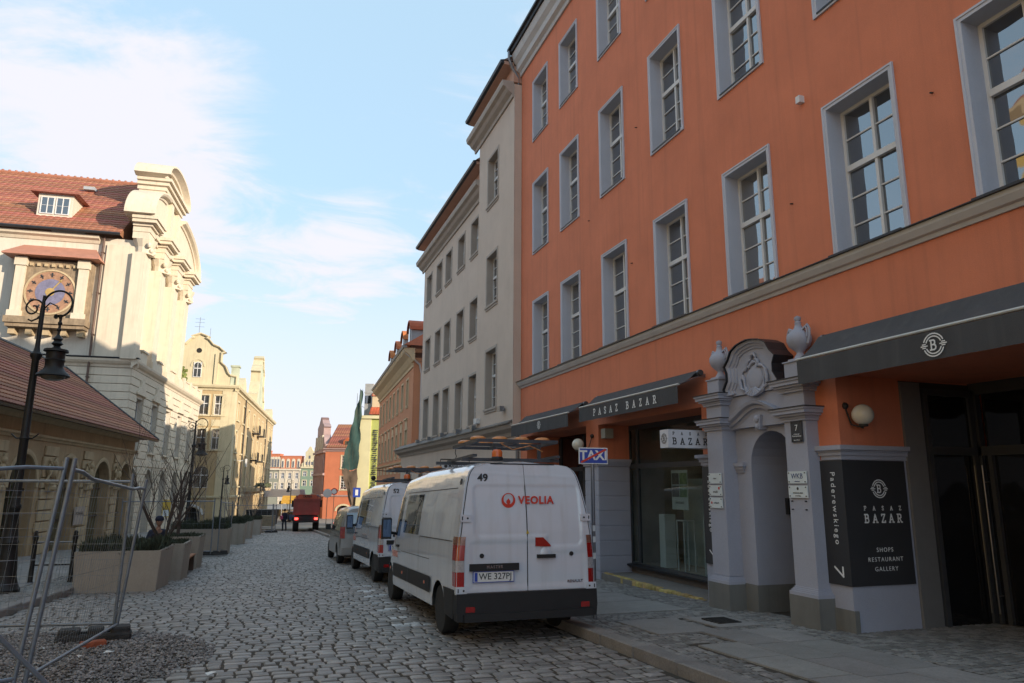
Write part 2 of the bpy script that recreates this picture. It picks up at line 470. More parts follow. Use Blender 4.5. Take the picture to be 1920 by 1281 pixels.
# ------------------------------------------------------------------ walls with openings
def wall(mb, P0, ang, L, z0, z1, ops=(), depth=0.25, x0=0.0):
    """vertical wall from P0 along heading ang (its outside is to the right-hand -y side);
    ops = (xa, xb, za, zb, arch) openings, each with its reveal faces depth deep"""
    T0 = mb.T
    T = Matrix.Translation(P0) @ Matrix.Rotation(ang, 4, 'Z')
    mb.T = T if T0 is None else T0 @ T
    xs = sorted({x0, L} | {round(v, 4) for o in ops for v in (o[0], o[1]) if x0 < v < L})
    zs = sorted({z0, z1} | {round(v, 4) for o in ops for v in (o[2], o[3]) if z0 < v < z1})
    for i in range(len(xs) - 1):
        for j in range(len(zs) - 1):
            cx, cz = (xs[i] + xs[i + 1]) / 2, (zs[j] + zs[j + 1]) / 2
            if any(o[0] < cx < o[1] and o[2] < cz < o[3] for o in ops): continue
            mb.quad((xs[i], 0, zs[j]), (xs[i + 1], 0, zs[j]), (xs[i + 1], 0, zs[j + 1]), (xs[i], 0, zs[j + 1]))
    for o in ops:
        xa, xb, za, zb = o[:4]; arch = o[4] if len(o) > 4 else 0
        d = o[5] if len(o) > 5 else depth
        if not arch:
            out = [(xa, za), (xb, za), (xb, zb), (xa, zb)]
        else:
            r = (xb - xa) / 2; rise = r * arch; zc = zb - rise; n = 12
            arc = [((xa + xb) / 2 + r * math.cos(math.pi * k / n), zc + rise * math.sin(math.pi * k / n)) for k in range(n + 1)]
            out = [(xa, za), (xb, za)] + arc
            for k in range(n):
                a, b = arc[k], arc[k + 1]
                c = (xb, zb) if k < n / 2 else (xa, zb)
                mb.poly([(a[0], 0, a[1]), (c[0], 0, c[1]), (b[0], 0, b[1])])
        m = len(out)
        for k in range(m):
            a, b = out[k], out[(k + 1) % m]
            mb.quad((a[0], 0, a[1]), (a[0], d, a[1]), (b[0], d, b[1]), (b[0], 0, b[1]))
    mb.T = T0

WM = {}
def window_meshes(w, h, cols, rows_up, rows_lo, fm, gm, split=0.42, fr=0.06, bar=0.022, arch=0, mull=0.05):
    """frame mesh plus pane meshes of a casement window, x from 0..w, z from 0..h, outside at y=0"""
    key = (round(w, 2), round(h, 2), cols, rows_up, rows_lo, fm.name, gm.name, arch)
    if key in WM: return WM[key]
    mb = MB(); D = 0.07
    mb.box(0, fr, 0, D, 0, h); mb.box(w - fr, w, 0, D, 0, h)
    mb.box(fr, w - fr, 0, D, 0, fr)
    if not arch: mb.box(fr, w - fr, 0, D, h - fr, h)
    else:
        r = w / 2; zc = h - r * arch; n = 12
        for k in range(n):
            a0, a1 = math.pi * k / n, math.pi * (k + 1) / n
            for (q0, q1) in ((r, r - fr),):
                p = [(w / 2 + q0 * math.cos(a0), zc + q0 * arch * math.sin(a0)), (w / 2 + q0 * math.cos(a1), zc + q0 * arch * math.sin(a1)),
                     (w / 2 + q1 * math.cos(a1), zc + q1 * arch * math.sin(a1)), (w / 2 + q1 * math.cos(a0), zc + q1 * arch * math.sin(a0))]
                mb.prism(p, 0, D, 'y')
    panes = []
    zt = h * (1 - split) if rows_up else h - fr
    if rows_up: mb.box(fr, w - fr, -0.025, D, zt - 0.045, zt + 0.045)
    cw = (w - 2 * fr - mull * (cols - 1)) / cols
    for c in range(cols):
        xa = fr + c * (cw + mull); xb = xa + cw
        if c: mb.box(xa - mull, xa, -0.012, D, fr, (zt - 0.045) if rows_up else h - fr)
        if c and rows_up: mb.box(xa - mull, xa, -0.012, D, zt + 0.045, h - fr)
        for (za, zb, nr) in ((fr, zt - 0.045 if rows_up else h - fr, rows_lo),) + (((zt + 0.045, h - fr, rows_up),) if rows_up else ()):
            for q in range(nr):
                pa = za + (zb - za) * q / nr; pb = za + (zb - za) * (q + 1) / nr
                if q: mb.box(xa, xb, 0.01, D - .01, pa - bar / 2, pa + bar / 2)
                m2 = MB()
                a = arch and pb > h - w / 2 * arch
                b2 = bar / 2 if q else 0; t2 = bar / 2 if q < nr - 1 else 0
                m2.box(0, xb - xa, 0, 0.006, 0, pb - pa - b2 - t2) if not a else m2.prism(arch_clip(xa, xb, pa + b2, pb, w, h, arch, fr), 0, 0.006, 'y')
                panes.append((m2.mesh('pane', gm), (xa, 0.035, pa + b2)))
    fme = mb.mesh('window', fm)
    bm_ = bmesh.new(); bm_.from_mesh(fme); bmesh.ops.recalc_face_normals(bm_, faces=bm_.faces); bm_.to_mesh(fme); bm_.free()
    WM[key] = (fme, panes)
    return WM[key]
def arch_clip(xa, xb, za, zb, w, h, arch, fr):
    r = w / 2 - fr * .5; zc = h - w / 2 * arch
    top = []
    for k in range(7):
        x = xb + (xa - xb) * k / 6
        z = zc + arch * math.sqrt(max(0, r * r - (x - w / 2) ** 2))
        top.append((x - xa, max(za + .01, min(z, zb)) - za))
    return [(0, 0), (xb - xa, 0)] + top

def put_window(parent, P, ang, w, h, cols, ru, rl, fm, gm, **k):
    fme, panes = window_meshes(w, h, cols, ru, rl, fm, gm, **k)
    o = inst(fme, 'window', parent, P, (0, 0, ang))
    for me, l in panes:
        inst(me, 'pane', o, l, (R(random.uniform(-.5, .5)), 0, R(random.uniform(-.6, .6))))
    return o
def fpos(P0, ang, x, y, z):
    """point x along / y into a facade that starts at P0 with heading ang"""
    return (P0[0] + math.cos(ang) * x - math.sin(ang) * y, P0[1] + math.sin(ang) * x + math.cos(ang) * y, P0[2] + z)

def gz(y):
    """road height: falls away down the street, level on the square"""
    return -0.032 * min(y, 100.0)

# ================================================================== GROUND
m_earth = mat('earth', (0.10, 0.09, 0.075), 0.95, 0.25, 2.0, 0.4, 30)
m_joint = mat('joint_sand', (0.052, 0.040, 0.028), 0.95, 0.35, 5.0, 0.5, 40)
m_stone = mat('cobble_stone', (0.225, 0.205, 0.188), 0.55, 0.16, 1.1, 0.22, 60, spec=0.5, island=0.36, stain=0.25, stain_col=(0.12, 0.10, 0.08), fine=0.12)
m_sett = mat('small_sett', (0.20, 0.185, 0.17), 0.8, 0.22, 1.6, 0.5, 60, island=0.32, fine=0.12)
m_slab = mat('paving_slab', (0.25, 0.232, 0.215), 0.85, 0.16, 1.4, 0.35, 70, island=0.10, stain=0.25, stain_col=(0.12, 0.11, 0.1), fine=0.12)
m_kerb = mat('kerb_granite', (0.22, 0.20, 0.185), 0.8, 0.2, 3, 0.5, 60, island=0.12, fine=0.15)
m_yel = mat('yellow_marked_stone', (0.42, 0.31, 0.11), 0.8, 0.35, 9, 0.4, 60, island=0.3)
m_square = mat('square_paving', (0.24, 0.215, 0.19), 0.85, 0.25, 0.8, 0.3, 20)
m_farroad = mat('far_cobbles', (0.20, 0.185, 0.175), 0.7, 0.45, 5.0, 0.8, 9, fine=0.2)

def strip(name, x0, x1, ys, dz, m, x0f=None, x1f=None):
    mb = MB(); v = []; f = []
    for y in ys:
        a = x0f(y) if x0f else x0; b = x1f(y) if x1f else x1
        v += [(a, y, gz(y) + dz), (b, y, gz(y) + dz)]
    for i in range(len(ys) - 1):
        f.append((2 * i, 2 * i + 1, 2 * i + 3, 2 * i + 2))
    mb.add(v, f)
    return mb.build(name, m, None, fix=False)
tag(strip('ground', -900, 900, [-60, 0, 20, 40, 60, 80, 100, 400, 2500], -0.30, m_earth), kind='structure')
lk = lambda y: -5.6 + 0.1 * min(y, 46) if y > 5 else -5.1          # left kerb line (x at road edge)
KX = 4.52                                                          # right kerb face
road = strip('road', -9, KX + .1, [-30, 0, 20, 40, 60, 74], -0.014, m_joint)
tag(road, kind='structure')
sq = strip('market_square', -70, 60, [74, 100, 420], -0.02, m_square); tag(sq, kind='structure')

# cobbles: rows across the street, every stone with its own outline, chamfer and height
GRV = lambda x, y: ((x + 3.1) / 2.45) ** 2 + ((y - 10.6) / 2.25) ** 2 < 1.0 + 0.10 * math.sin(x * 5 + y * 3) or (x < -2.6 and 8 < y < 12.2)
stones = []
y = 5.6; row = 0
while y < 66:
    rd = rng.uniform(0.172, 0.205) * (1 if y < 40 else 1.35)
    x = -8.6 if y > 18 else -6.2
    x += rng.uniform(0, .2)
    xmax = KX - 0.01 if y < 70 else KX
    while x < xmax - 0.06:
        w = rng.uniform(0.15, 0.28) * (1 if y < 40 else 1.35)
        w = min(w, xmax - x)
        if w < .1: break
        cx = x + w / 2
        yy = y + 0.02 * math.sin(x * 0.9 + y * .13) + rng.uniform(-.012, .012) + 0.14 * math.sin(x * 0.23 + 1)
        if cx > lk(y) + 0.02 and not GRV(cx, yy + rd / 2) and not (cx < -6.3):
            stones.append((cx, yy + rd / 2, w - rng.uniform(.022, .036), rd - rng.uniform(.038, .052)))
        x += w
    y += rd; row += 1
stones = np.array(stones)
def stone_geom(P, seed=1, h=0.05, dome=0.005, jit=0.0065, zf=None, hz=0.005, tl=0.016, ch=0.010):
    """vertices and faces for many stones at once; returns V (n,13,3) and the face list of one stone"""
    g = np.random.default_rng(seed); n = len(P)
    sg = np.array([(-1, -1), (1, -1), (1, 1), (-1, 1)], float)
    base = sg[None] * P[:, None, 2:4] / 2 + g.normal(0, jit, (n, 4, 2)).clip(-.02, .02)
    top = base * (1 - 0.015 / np.minimum(P[:, 2], P[:, 3])[:, None, None] * 2)
    V = np.zeros((n, 13, 3))
    V[:, 0:4, :2] = base; V[:, 4:8, :2] = base; V[:, 8:12, :2] = top
    hh = g.uniform(-hz, hz, n)
    tilt = g.normal(0, tl, (n, 2))
    V[:, 0:4, 2] = -h
    V[:, 4:8, 2] = -ch; V[:, 8:12, 2] = 0.0; V[:, 12, 2] = dome
    V[:, 4:, 2] += hh[:, None] + (V[:, 4:, :2] * tilt[:, None, :]).sum(2)
    V[:, :, 0] += P[:, None, 0]; V[:, :, 1] += P[:, None, 1]
    zfn = zf or (lambda yy: -0.032 * np.minimum(yy, 100.0))
    V[:, :, 2] += zfn(V[:, :, 1])
    F = [(0, 1, 5, 4), (1, 2, 6, 5), (2, 3, 7, 6), (3, 0, 4, 7), (4, 5, 9, 8), (5, 6, 10, 9), (6, 7, 11, 10), (7, 4, 8, 11),
         (8, 9, 12), (9, 10, 12), (10, 11, 12), (11, 8, 12)]
    return V, F
def stones_mesh(name, V, F, m):
    n, k = V.shape[:2]
    me = bpy.data.meshes.new(name)
    faces = []
    for i in range(n):
        o = i * k
        faces += [tuple(a + o for a in f) for f in F]
    me.from_pydata(V.reshape(-1, 3).tolist(), [], faces)
    me.materials.append(m)
    me.polygons.foreach_set('use_smooth', [True] * len(me.polygons))
    me.set_sharp_from_angle(angle=R(24))
    me.update()
    return me
def pave(P, name, m, parent, nsingle, label, seed=1, **k):
    """the nearest nsingle pieces as objects of their own, the rest as one part"""
    V, F = stone_geom(P, seed, **k)
    # largest in view: in front of the camera, near, inside the frame
    yc = P[:, 0] * math.sin(TH) + P[:, 1] * math.cos(TH); xc = P[:, 0] * math.cos(TH) - P[:, 1] * math.sin(TH)
    vis = (np.abs(xc / np.maximum(yc, .1)) < 0.74) & (yc > 7.3)
    size = P[:, 2] * P[:, 3] / yc ** 3 * vis
    order = np.argsort(-size)
    near, rest = order[:nsingle], order[nsingle:]
    for i in near:
        c = V[i].mean(0); me = bpy.data.meshes.new(name)
        me.from_pydata((V[i] - c).tolist(), [], F); me.materials.append(m)
        me.polygons.foreach_set('use_smooth', [True] * len(F)); me.set_sharp_from_angle(angle=R(24))
        inst(me, name, parent, tuple(c))
    if len(rest):
        o = inst(stones_mesh(label, V[rest], F, m), label, parent); tag(o, kind='stuff')
# spare the parking stone strip of worn light paint marks: same stones, painted
# remains of a white parking line: single stones painted over
m_worn = mat('worn_white_paint', (0.42, 0.42, 0.42), 0.7, 0.45, 14, .3, 50, island=.3)
pm = np.zeros(len(stones), bool)
for ym in (11.85, 12.8, 13.75, 14.8, 16.0, 16.9, 18.1):
    pm |= (np.abs(stones[:, 1] - ym) < .16) & (stones[:, 0] > 2.2) & (stones[:, 0] < 2.72) & (rng.random(len(stones)) < .7)
Vp, Fp = stone_geom(stones[pm], 4)
for i in range(len(Vp)):
    c = Vp[i].mean(0); me = bpy.data.meshes.new('painted_stone'); me.from_pydata((Vp[i] - c).tolist(), [], Fp); me.materials.append(m_worn); inst(me, 'painted_stone', road, tuple(c))
stones = stones[~pm]
pave(stones, 'cobblestone', m_stone, road, 300, 'cobblestone_field')

# kerb stones and pavements on the right
rp = strip('pavement_right', KX + .05, 12.0, [-30, 0, 20, 40, 70], 0.107, m_joint); rp.name = 'right_pavement'; tag(rp, kind='structure')
P = []
y = -6.0
while y < 66:
    l = rng.uniform(.85, 1.2); P.append((KX + .125, y + l / 2, .24, l - .012)); y += l
V, F = stone_geom(np.array(P), 3, h=.16, dome=0.001, jit=.004, hz=.002, tl=0)
V[:, :, 2] += .13
for i in range(len(P)):
    c = V[i].mean(0); me = bpy.data.meshes.new('kerbstone'); me.from_pydata((V[i] - c).tolist(), [], F); me.materials.append(m_kerb)
    inst(me, 'kerbstone', rp, tuple(c))
# large slabs: a band of three rows near the camera, then single plates
slabs = []
for r_, (xa, xb) in enumerate(((5.32, 5.92), (5.92, 6.5), (6.5, 7.08))):
    y = 2.0 + r_ * .37
    while y < (7.9 if r_ == 0 else 8.25):
        l = rng.uniform(.75, 1.05); slabs.append(((xa + xb) / 2, y + l / 2, xb - xa - .012, l - .012)); y += l
slabs += [(5.75, 9.6, .95, 1.25), (6.75, 9.68, .72, .98), (6.05, 11.6, 1.9, 1.3), (6.05, 12.95, 1.9, 1.3), (6.05, 14.3, 1.9, 1.3), (6.05, 15.65, 1.9, 1.3)]
slabs += [(6.05, 17.0 + 1.35 * k, 1.9, 1.3) for k in range(20)]
slabs = np.array(slabs)
Vs, Fs = stone_geom(slabs, 5, h=.05, dome=0.0, jit=.003, hz=.0015, tl=0)
Vs[:, 8:12, 2] += .10 - .004; Vs[:, 4:8, 2] += .10 + .006; Vs[:, 12, 2] += .10 - .004; Vs[:, 0:4, 2] += .10
Vs[:, 4:, 2] += .03
for i in range(len(slabs)):
    c = Vs[i].mean(0); me = bpy.data.meshes.new('paving_slab'); me.from_pydata((Vs[i] - c).tolist(), [], Fs); me.materials.append(m_slab)
    inst(me, 'paving_slab', rp, tuple(c))
# cast iron cover set in its frame
mh = MB(); zc = gz(9.68) + .142
m_iron = mat('cast_iron', (0.05, 0.045, 0.042), 0.6, 0.3, 12, 0.3, 80, metal=.6)
mh.box(6.55, 6.95, 9.45, 9.9, zc - .02, zc)
for k in range(5): mh.box(6.58, 6.92, 9.49 + k * .08, 9.52 + k * .08, zc, zc + .008)
mh.build('manhole_cover', m_iron, rp)
# small setts fill the rest of the pavement
setts = []
y = 3.6
while y < 36:
    rd = rng.uniform(.105, .125) * (1 if y < 16 else 1.7)
    x = KX + .26
    lim = 8.0 if not (4.1 < y < 8.35) else 10.4
    if 11.8 < y < 16.3 : lim = 7.92
    while x < lim:
        w = rng.uniform(.10, .14) * (1 if y < 16 else 1.7)
        yy = y + .02 * math.sin(x * 3 + y)
        if not np.any((np.abs(slabs[:, 0] - x - w / 2) < slabs[:, 2] / 2 + .05) & (np.abs(slabs[:, 1] - yy) < slabs[:, 3] / 2 + .05)):
            setts.append((x + w / 2, yy + rd / 2, w - rng.uniform(.012, .02), rd - rng.uniform(.017, .026)))
        x += w
    y += rd
V_off = 0.117
def zsett(yy): return -0.032 * np.minimum(yy, 100.0) + V_off
pave(np.array(setts), 'paving_sett', m_sett, rp, 300, 'sett_field', seed=9, h=.03, dome=.002, jit=.005, hz=.003, zf=zsett, ch=.007)
# raised level threshold in front of the shop window, edged with yellow stones
th = MB(); th.box(8.0, 8.86, 11.75, 16.35, -.9, -.262)
tho = th.build('shop_threshold', m_sett, rp)
y = 11.9
while y < 16.9:
    l = rng.uniform(.12, .2); h = rng.uniform(-.015, .01)
    b = MB(); b.bev(-.07, .07, -l / 2 + .006, l / 2 - .006, -.16, 0, .018); b.build('yellow_stone', m_yel, rp, loc=(7.98 + .012 * math.sin(y * 9) + (y - 11.9) * .03, y + l / 2, -.25 + h))
    y += l

# left pavement with its kerb
lp = MB(); ys = [-10, 5, 10, 20, 30, 40, 46, 60, 80]
v = []; f = []
for y in ys: v += [(-40, y, gz(y) + .09), (lk(y) - .2, y, gz(y) + .09)]
for i in range(len(ys) - 1): f.append((2 * i, 2 * i + 1, 2 * i + 3, 2 * i + 2))
lp.add(v, f)
m_lpave = mat('left_paving', (0.235, 0.215, 0.2), 0.85, 0.22, 1.2, 0.3, 30)
lpo = lp.build('left_pavement', m_lpave, fix=False); tag(lpo, kind='structure')
y = 8.0
while y < 46:
    l = rng.uniform(.85, 1.15); ang = -math.atan(.1)
    b = MB(); b.bev(-.13, .13, -l / 2 + .006, l / 2 - .006, -.2, .13, .02)
    b.build('kerbstone', m_kerb, lpo, loc=(lk(y + l / 2) - .13, y + l / 2, gz(y + l / 2)), rz=ang); y += l
# small stones of the left pavement edge and slabs behind them
sm = []
y = 14.0
while y < 36:
    rd = .12; x = lk(y) - 1.25
    while x < lk(y) - .36:
        w = rng.uniform(.1, .14); sm.append((x + w / 2, y, w - .012, rd - .014)); x += w
    y += rd
Vl, Fl = stone_geom(np.array(sm), 21, h=.03, dome=.002, jit=.005, hz=.002, ch=.006)
Vl[:, :, 2] += .115
tag(inst(stones_mesh('edge_setts', Vl, Fl, m_sett), 'edge_setts', lpo), kind='stuff')
y = 13.0
while y < 44:
    l = .98
    for k in range(4):
        xx = lk(y) - 1.8 - k * 1.0
        b = MB(); b.bev(-.485, .485, -l / 2 + .008, l / 2 - .008, -.04, .022, .008)
        b.build('paving_slab', m_slab, lpo, loc=(xx, y + (k % 2) * .5, gz(y + (k % 2) * .5) + .09), rz=-math.atan(.1))
    y += l + .005

# gravel patch where the cobbles are torn out
m_gravel = mat('gravel', (0.22, 0.20, 0.19), 0.9, 0.3, 4, 0.4, 60, island=0.5)
gv = []; gf = []
ico = [(0, 0, 1), (.9, 0, .2), (0, .9, .25), (-.9, 0, .2), (0, -.9, .25), (.3, .3, -.9)]
icf = [(0, 1, 2), (0, 2, 3), (0, 3, 4), (0, 4, 1), (5, 2, 1), (5, 3, 2), (5, 4, 3), (5, 1, 4)]
cnt = 0
while cnt < 15000:
    x = rng.uniform(-6.2, -.4); y = rng.uniform(7.4, 13.2)
    e = ((x + 3.1) / 2.75) ** 2 + ((y - 10.6) / 2.5) ** 2
    if e > 1 and not (x < -2.6 and 8 < y < 12.4): continue
    if e > .85 and rng.random() < .6 * min(1, (e - .85) / .15): continue
    if x < lk(y) + .05: continue
    s_ = rng.uniform(.010, .030) * (1.5 if rng.random() < .1 else 1)
    hgt = .055 * max(0, 1 - e) ** .5 + rng.uniform(-.012, .012)
    a = rng.uniform(0, 6.28); ca, sa = math.cos(a), math.sin(a); sx, sy, sz = s_ * rng.uniform(.7, 1.3), s_ * rng.uniform(.7, 1.2), s_ * rng.uniform(.5, .9)
    o = len(gv)
    for p in ico:
        px, py, pz = p[0] * sx, p[1] * sy, p[2] * sz
        gv.append((x + px * ca - py * sa, y + px * sa + py * ca, gz(y) - .01 + hgt + pz))
    gf += [tuple(i + o for i in t) for t in icf]; cnt += 1
me = bpy.data.meshes.new('gravel'); me.from_pydata(gv, [], gf); me.materials.append(m_gravel)
go = inst(me, 'gravel'); tag(go, 'loose grey gravel patch where cobbles are missing, under the leaning fence', 'gravel', kind='stuff')
mb = MB(); v = []; f = []
NN = 40
for j in range(NN + 1):
    for i in range(NN + 1):
        x = -6.2 + 5.8 * i / NN; y = 7.6 + 5.4 * j / NN
        e = ((x + 3.1) / 2.75) ** 2 + ((y - 10.6) / 2.5) ** 2
        v.append((x, y, gz(y) - .03 + .07 * max(0, 1 - e) ** .5))
for j in range(NN):
    for i in range(NN): f.append((j * (NN + 1) + i, j * (NN + 1) + i + 1, (j + 1) * (NN + 1) + i + 1, (j + 1) * (NN + 1) + i))
mb.add(v, f); tag(mb.build('gravel_bed', m_joint, fix=False), kind='structure')
# litter and a broken brick on the gravel
m_paper = mat('litter_paper', (0.7, 0.7, 0.68), 0.7, .1)
for k, (x, y) in enumerate(((-1.65, 10.75), (-1.95, 10.55), (-2.5, 11.3), (-.35, 9.0))):
    b = MB(); v = [(-.06, -.03, 0), (.05, -.04, .012), (.07, .03, .0), (-.03, .045, .018), (0, 0, .02)]
    b.add(v, [(0, 1, 4), (1, 2, 4), (2, 3, 4), (3, 0, 4)]); b.add([(p[0], p[1], p[2] - .004) for p in v], [(1, 0, 4), (2, 1, 4), (3, 2, 4), (0, 3, 4)])
    o = b.build('paper_scrap', m_paper, loc=(x, y, gz(y) + .045), rz=k * 1.3, fix=False)
    tag(o, ['white crumpled paper scrap on the gravel nearest the rubber foot', 'white paper scrap on gravel beside the broken brick', 'white paper scrap left of the rubber foot on gravel', 'small white scrap on the cobbles right of the gravel'][k], 'litter', 'scraps of litter on the ground')
m_brick = mat('brick_red', (0.36, 0.10, 0.05), 0.9, .25, 12, .4, 60)
b = MB(); b.bev(-.15, .15, -.07, .07, 0, .08, .012)
tag(b.build('broken_brick', m_brick, loc=(-1.93, 11.3, gz(11.3) + .03), rz=.35), 'orange red brick lying in front of the rubber fence foot', 'brick')

# ================================================================== ORANGE HOUSE
m_orange = mat('orange_plaster', (0.64, 0.205, 0.108), 0.9, 0.10, 0.9, 0.35, 130, stain=0.26, stain_col=(0.40, 0.14, 0.08), fine=0.05)
m_grey = mat('grey_lilac_plaster', (0.36, 0.365, 0.425), 0.85, 0.06, 1.5, 0.2, 90, stain=0.12, stain_col=(0.26, 0.26, 0.28), fine=0.04)
m_plinth = mat('plinth_grey', (0.17, 0.165, 0.15), 0.9, 0.12, 2.0, 0.25, 90, stain=.2)
m_sill = mat('dark_sheet_metal', (0.035, 0.036, 0.04), 0.45, 0.15, 4, metal=.4)
m_wframe = mat('white_window_paint', (0.66, 0.65, 0.64), 0.5, 0.05, 6, stain=.08)
m_gl = glass_mat('window_glass', (0.022, 0.026, 0.032), mixf=0.9)
m_glb = glass_mat('window_glass_curtain', (0.085, 0.082, 0.075), mixf=0.9); m_glc = glass_mat('window_glass_blind', (0.05, 0.05, 0.048), mixf=0.9)
GLV = [m_gl, m_gl, m_glc, m_gl, m_glb]
m_sur = mat('pale_grey_surround', (0.50, 0.51, 0.57), 0.8, 0.05, 1.5, 0.2, 90, stain=0.12, stain_col=(0.3, 0.3, 0.33), fine=0.03)
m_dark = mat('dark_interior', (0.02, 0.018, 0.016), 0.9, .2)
m_roof = mat('clay_roof', (0.40, 0.115, 0.05), 0.8, 0.25, 2.5, 0.3, 30, stain=.25, fine=.1)
m_zinc = mat('zinc_pipe', (0.22, 0.23, 0.25), 0.4, 0.1, 5, metal=.7)
OX0 = 22.05
OH = thing('orange_building', 'bright orange plastered townhouse with grey window surrounds along the right pavement', 'building', (8.0, OX0, 0), R(-90))
S = lambda s: OX0 - s                                    # street coordinate -> x along this facade
cols_ = [20.22, 17.90, 15.215, 12.59, 10.02, 7.415, 5.10, 2.5, -.1, -2.7, -5.3, -7.9, -10.5]
rows_ = [(5.20, 7.66), (9.27, 11.75), (13.29, 15.51)]
ops = []
for c in cols_:
    for zi, (a, b) in enumerate(rows_):
        ops.append((S(c) - .6, S(c) + .6, a + (0 if zi == 0 else .06), b - .05, 0, .34))
gops = [(S(21.45), S(17.02), -1.2, 3.35, 0, 2.2), (S(16.3), S(11.78), -1.2, 3.32, 0, .86), (S(8.16), S(4.1), -1.0, 3.42, 0, 2.6)]
portal_op = (S(10.24), S(9.16), -1.2, 2.72, 1.0, .0005)
LEN = OX0 + 14
mb = MB()
wall(mb, (0, 0, 0), 0, LEN, -1.6, 16.45, ops + gops + [portal_op])
mb.quad((0, 0, -1.6), (0, 0, 16.45), (0, 12, 16.45), (0, 12, -1.6)); mb.quad((LEN, 0, -1.6), (LEN, 12, -1.6), (LEN, 12, 16.45), (LEN, 0, 16.45))
mb.quad((0, 12, -1.6), (0, 12, 16.45), (LEN, 12, 16.45), (LEN, 12, -1.6))
mb.build('wall', m_orange, OH, fix=False)
# window surrounds, frames, sills
sur = {}
for c in cols_:
    for zi, (a, b) in enumerate(rows_):
        x0, x1 = S(c) - .6, S(c) + .6
        if zi not in sur:
            mb = MB(); h = b - a; w = 1.2
            # outer plain band then an inner raised bead, mitred as one sweep
            pr = [(0, .075), (.035, .075), (.035, .045), (.022, .04), (.022, -.006), (-.30, -.006)]
            path = [(0, 0 if zi == 0 else .06), (0, h - .05), (w, h - .05), (w, 0 if zi == 0 else .06)]
            path = path if zi == 0 else path + [(0, .06)]
            T = [(p[0], p[1]) for p in path]
            if zi == 0:
                mb.sweep(T, [(o, u) for o, u in pr])
            else:
                mb.sweep(T[:-1], pr)
                mb.box(-.075, w + .075, -.035, 0, -.015, .06)
            sur[zi] = mb.mesh('window_surround', m_sur)
            bb = bmesh.new(); bb.from_mesh(sur[zi]); bmesh.ops.recalc_face_normals(bb, faces=bb.faces); bb.to_mesh(sur[zi]); bb.free()
            mb = MB()
            if zi == 0: mb.box(-.05, w + .05, -.17, .26, -.015, .012)
            else: mb.prism([(-.05, .05), (.26, .085), (.26, .06), (-.05, .02)], .02, w - .02, 'x')
            sur[(zi, 's')] = mb.mesh('window_sill', m_sill)
        inst(sur[zi], 'window_surround', OH, (x0, 0, a))
        inst(sur[(zi, 's')], 'window_sill', OH, (x0, 0, a))
        a2 = a + (.015 if zi == 0 else .09)
        vis = c > 3.8
        put_window(OH, (x0, .27, a2), 0, 1.2, b - .05 - a2, 2, 2, 3, m_wframe, random.choice(GLV), split=.41 if zi < 2 else .42)
mb = MB(); mb.box(.3, LEN - .3, .9, 1.0, 4.2, 16); mb.build('inner_wall', m_dark, OH)
# string course with dark metal cover, main cornice, gutter
mb = MB(); mb.sweep([(-.02, 4.96), (LEN, 4.96)], [(0, 0), (.03, 0), (.05, .05), (.09, .07), (.14, .15), (.15, .21), (0, .21)])
mb.build('string_course', mat('stone_moulding', (0.50, 0.49, 0.485), 0.85, .08, 2, .15, 80, stain=.15), OH)
mb = MB(); mb.sweep([(-.04, 5.172), (LEN, 5.172)], [(0, 0), (.19, 0), (.19, .012), (0, .045)]); mb.build('course_flashing', m_sill, OH)
m_corn = mat('cornice_render', (0.50, 0.30, 0.22), 0.85, .08, 2, .15, 60)
mb = MB(); mb.sweep([(0, 16.42), (LEN, 16.42)], [(0, 0), (.06, 0), (.09, .12), (.2, .2), (.22, .4), (.34, .55), (.38, .75), (.38, .85), (0, .85)])
mb.build('main_cornice', mat('stone_moulding', (0, 0, 0)), OH)
mb = MB(); mb.sweep([(-.1, 17.27), (LEN, 17.27)], [(0, 0), (.45, 0), (.47, .1), (.55, .12), (.55, .2), (.45, .22), (0, .3)]); mb.build('roof_gutter', m_sill, OH)
mb = MB(); mb.prism([(-.4, 17.45), (6, 22.3), (12.4, 17.45)], 0, LEN, 'x'); mb.build('roof', m_roof, OH)
mb = MB(); mb.tube([(.0, -.5, 17.35), (.0, -.5, 17.05), (-.06, -.35, 16.75), (-.1, -.1, 16.4), (-.1, -.08, 15.9), (-.1, -.08, 4.6), (-.1, -.08, 0)], .055, 10)
for z in (15.3, 12, 9, 6.5, 4.0): mb.cyl((-.1, -.08, z), (-.1, -.08, z + .05), .07)
mb.build('downpipe', m_zinc, OH, smooth=40)
# alarm box and scattered wall fixings
mb = MB(); mb.cbox((S(8.5), -.05, 8.05), (.09, .1, .12)); mb.build('alarm_box', m_wframe, OH)
mb = MB()
for (s_, z_) in ((13.9, 10.3), (8.9, 6.4), (16.6, 8.9), (6.2, 6.9), (14.3, 7.0)): mb.cyl((S(s_), 0, z_), (S(s_), -.05, z_ - .01), .012)
mb.build('wall_hook', m_iron, OH)

# --- left pier: grey rusticated blocks under a moulded capital
def rust_pier(x0, x1, d, zt, blocks, name='pier'):
    o = MB(); o.box(x0 + .015, x1 - .015, -.028, d, -1.2, zt); po = o.build(name, m_grey, OH)
    z = zt
    k = 0
    while z > -.3:
        b = MB(); b.bev(x0, x1, -.04, d + .004, z - .355, z - .012, .012); b.build('stone_block', m_grey, po)
        z -= .36; k += 1
    b = MB(); b.box(x0 - .03, x1 + .03, -.07, d + .03, -1.2, z); b.build('pier_base', m_plinth, po)
    c = MB()
    for (e, za, zb) in ((.03, zt, zt + .05), (.06, zt + .05, zt + .1), (.1, zt + .1, zt + .17)): c.box(x0 - e, x1 + e, -.04 - e, d + .01, za, zb)
    c.build('pier_capital', m_grey, po)
    return po
rust_pier(S(17.04), S(16.26), .84, 2.3, 7)
rust_pier(S(22.02), S(21.42), .5, 2.3, 7)
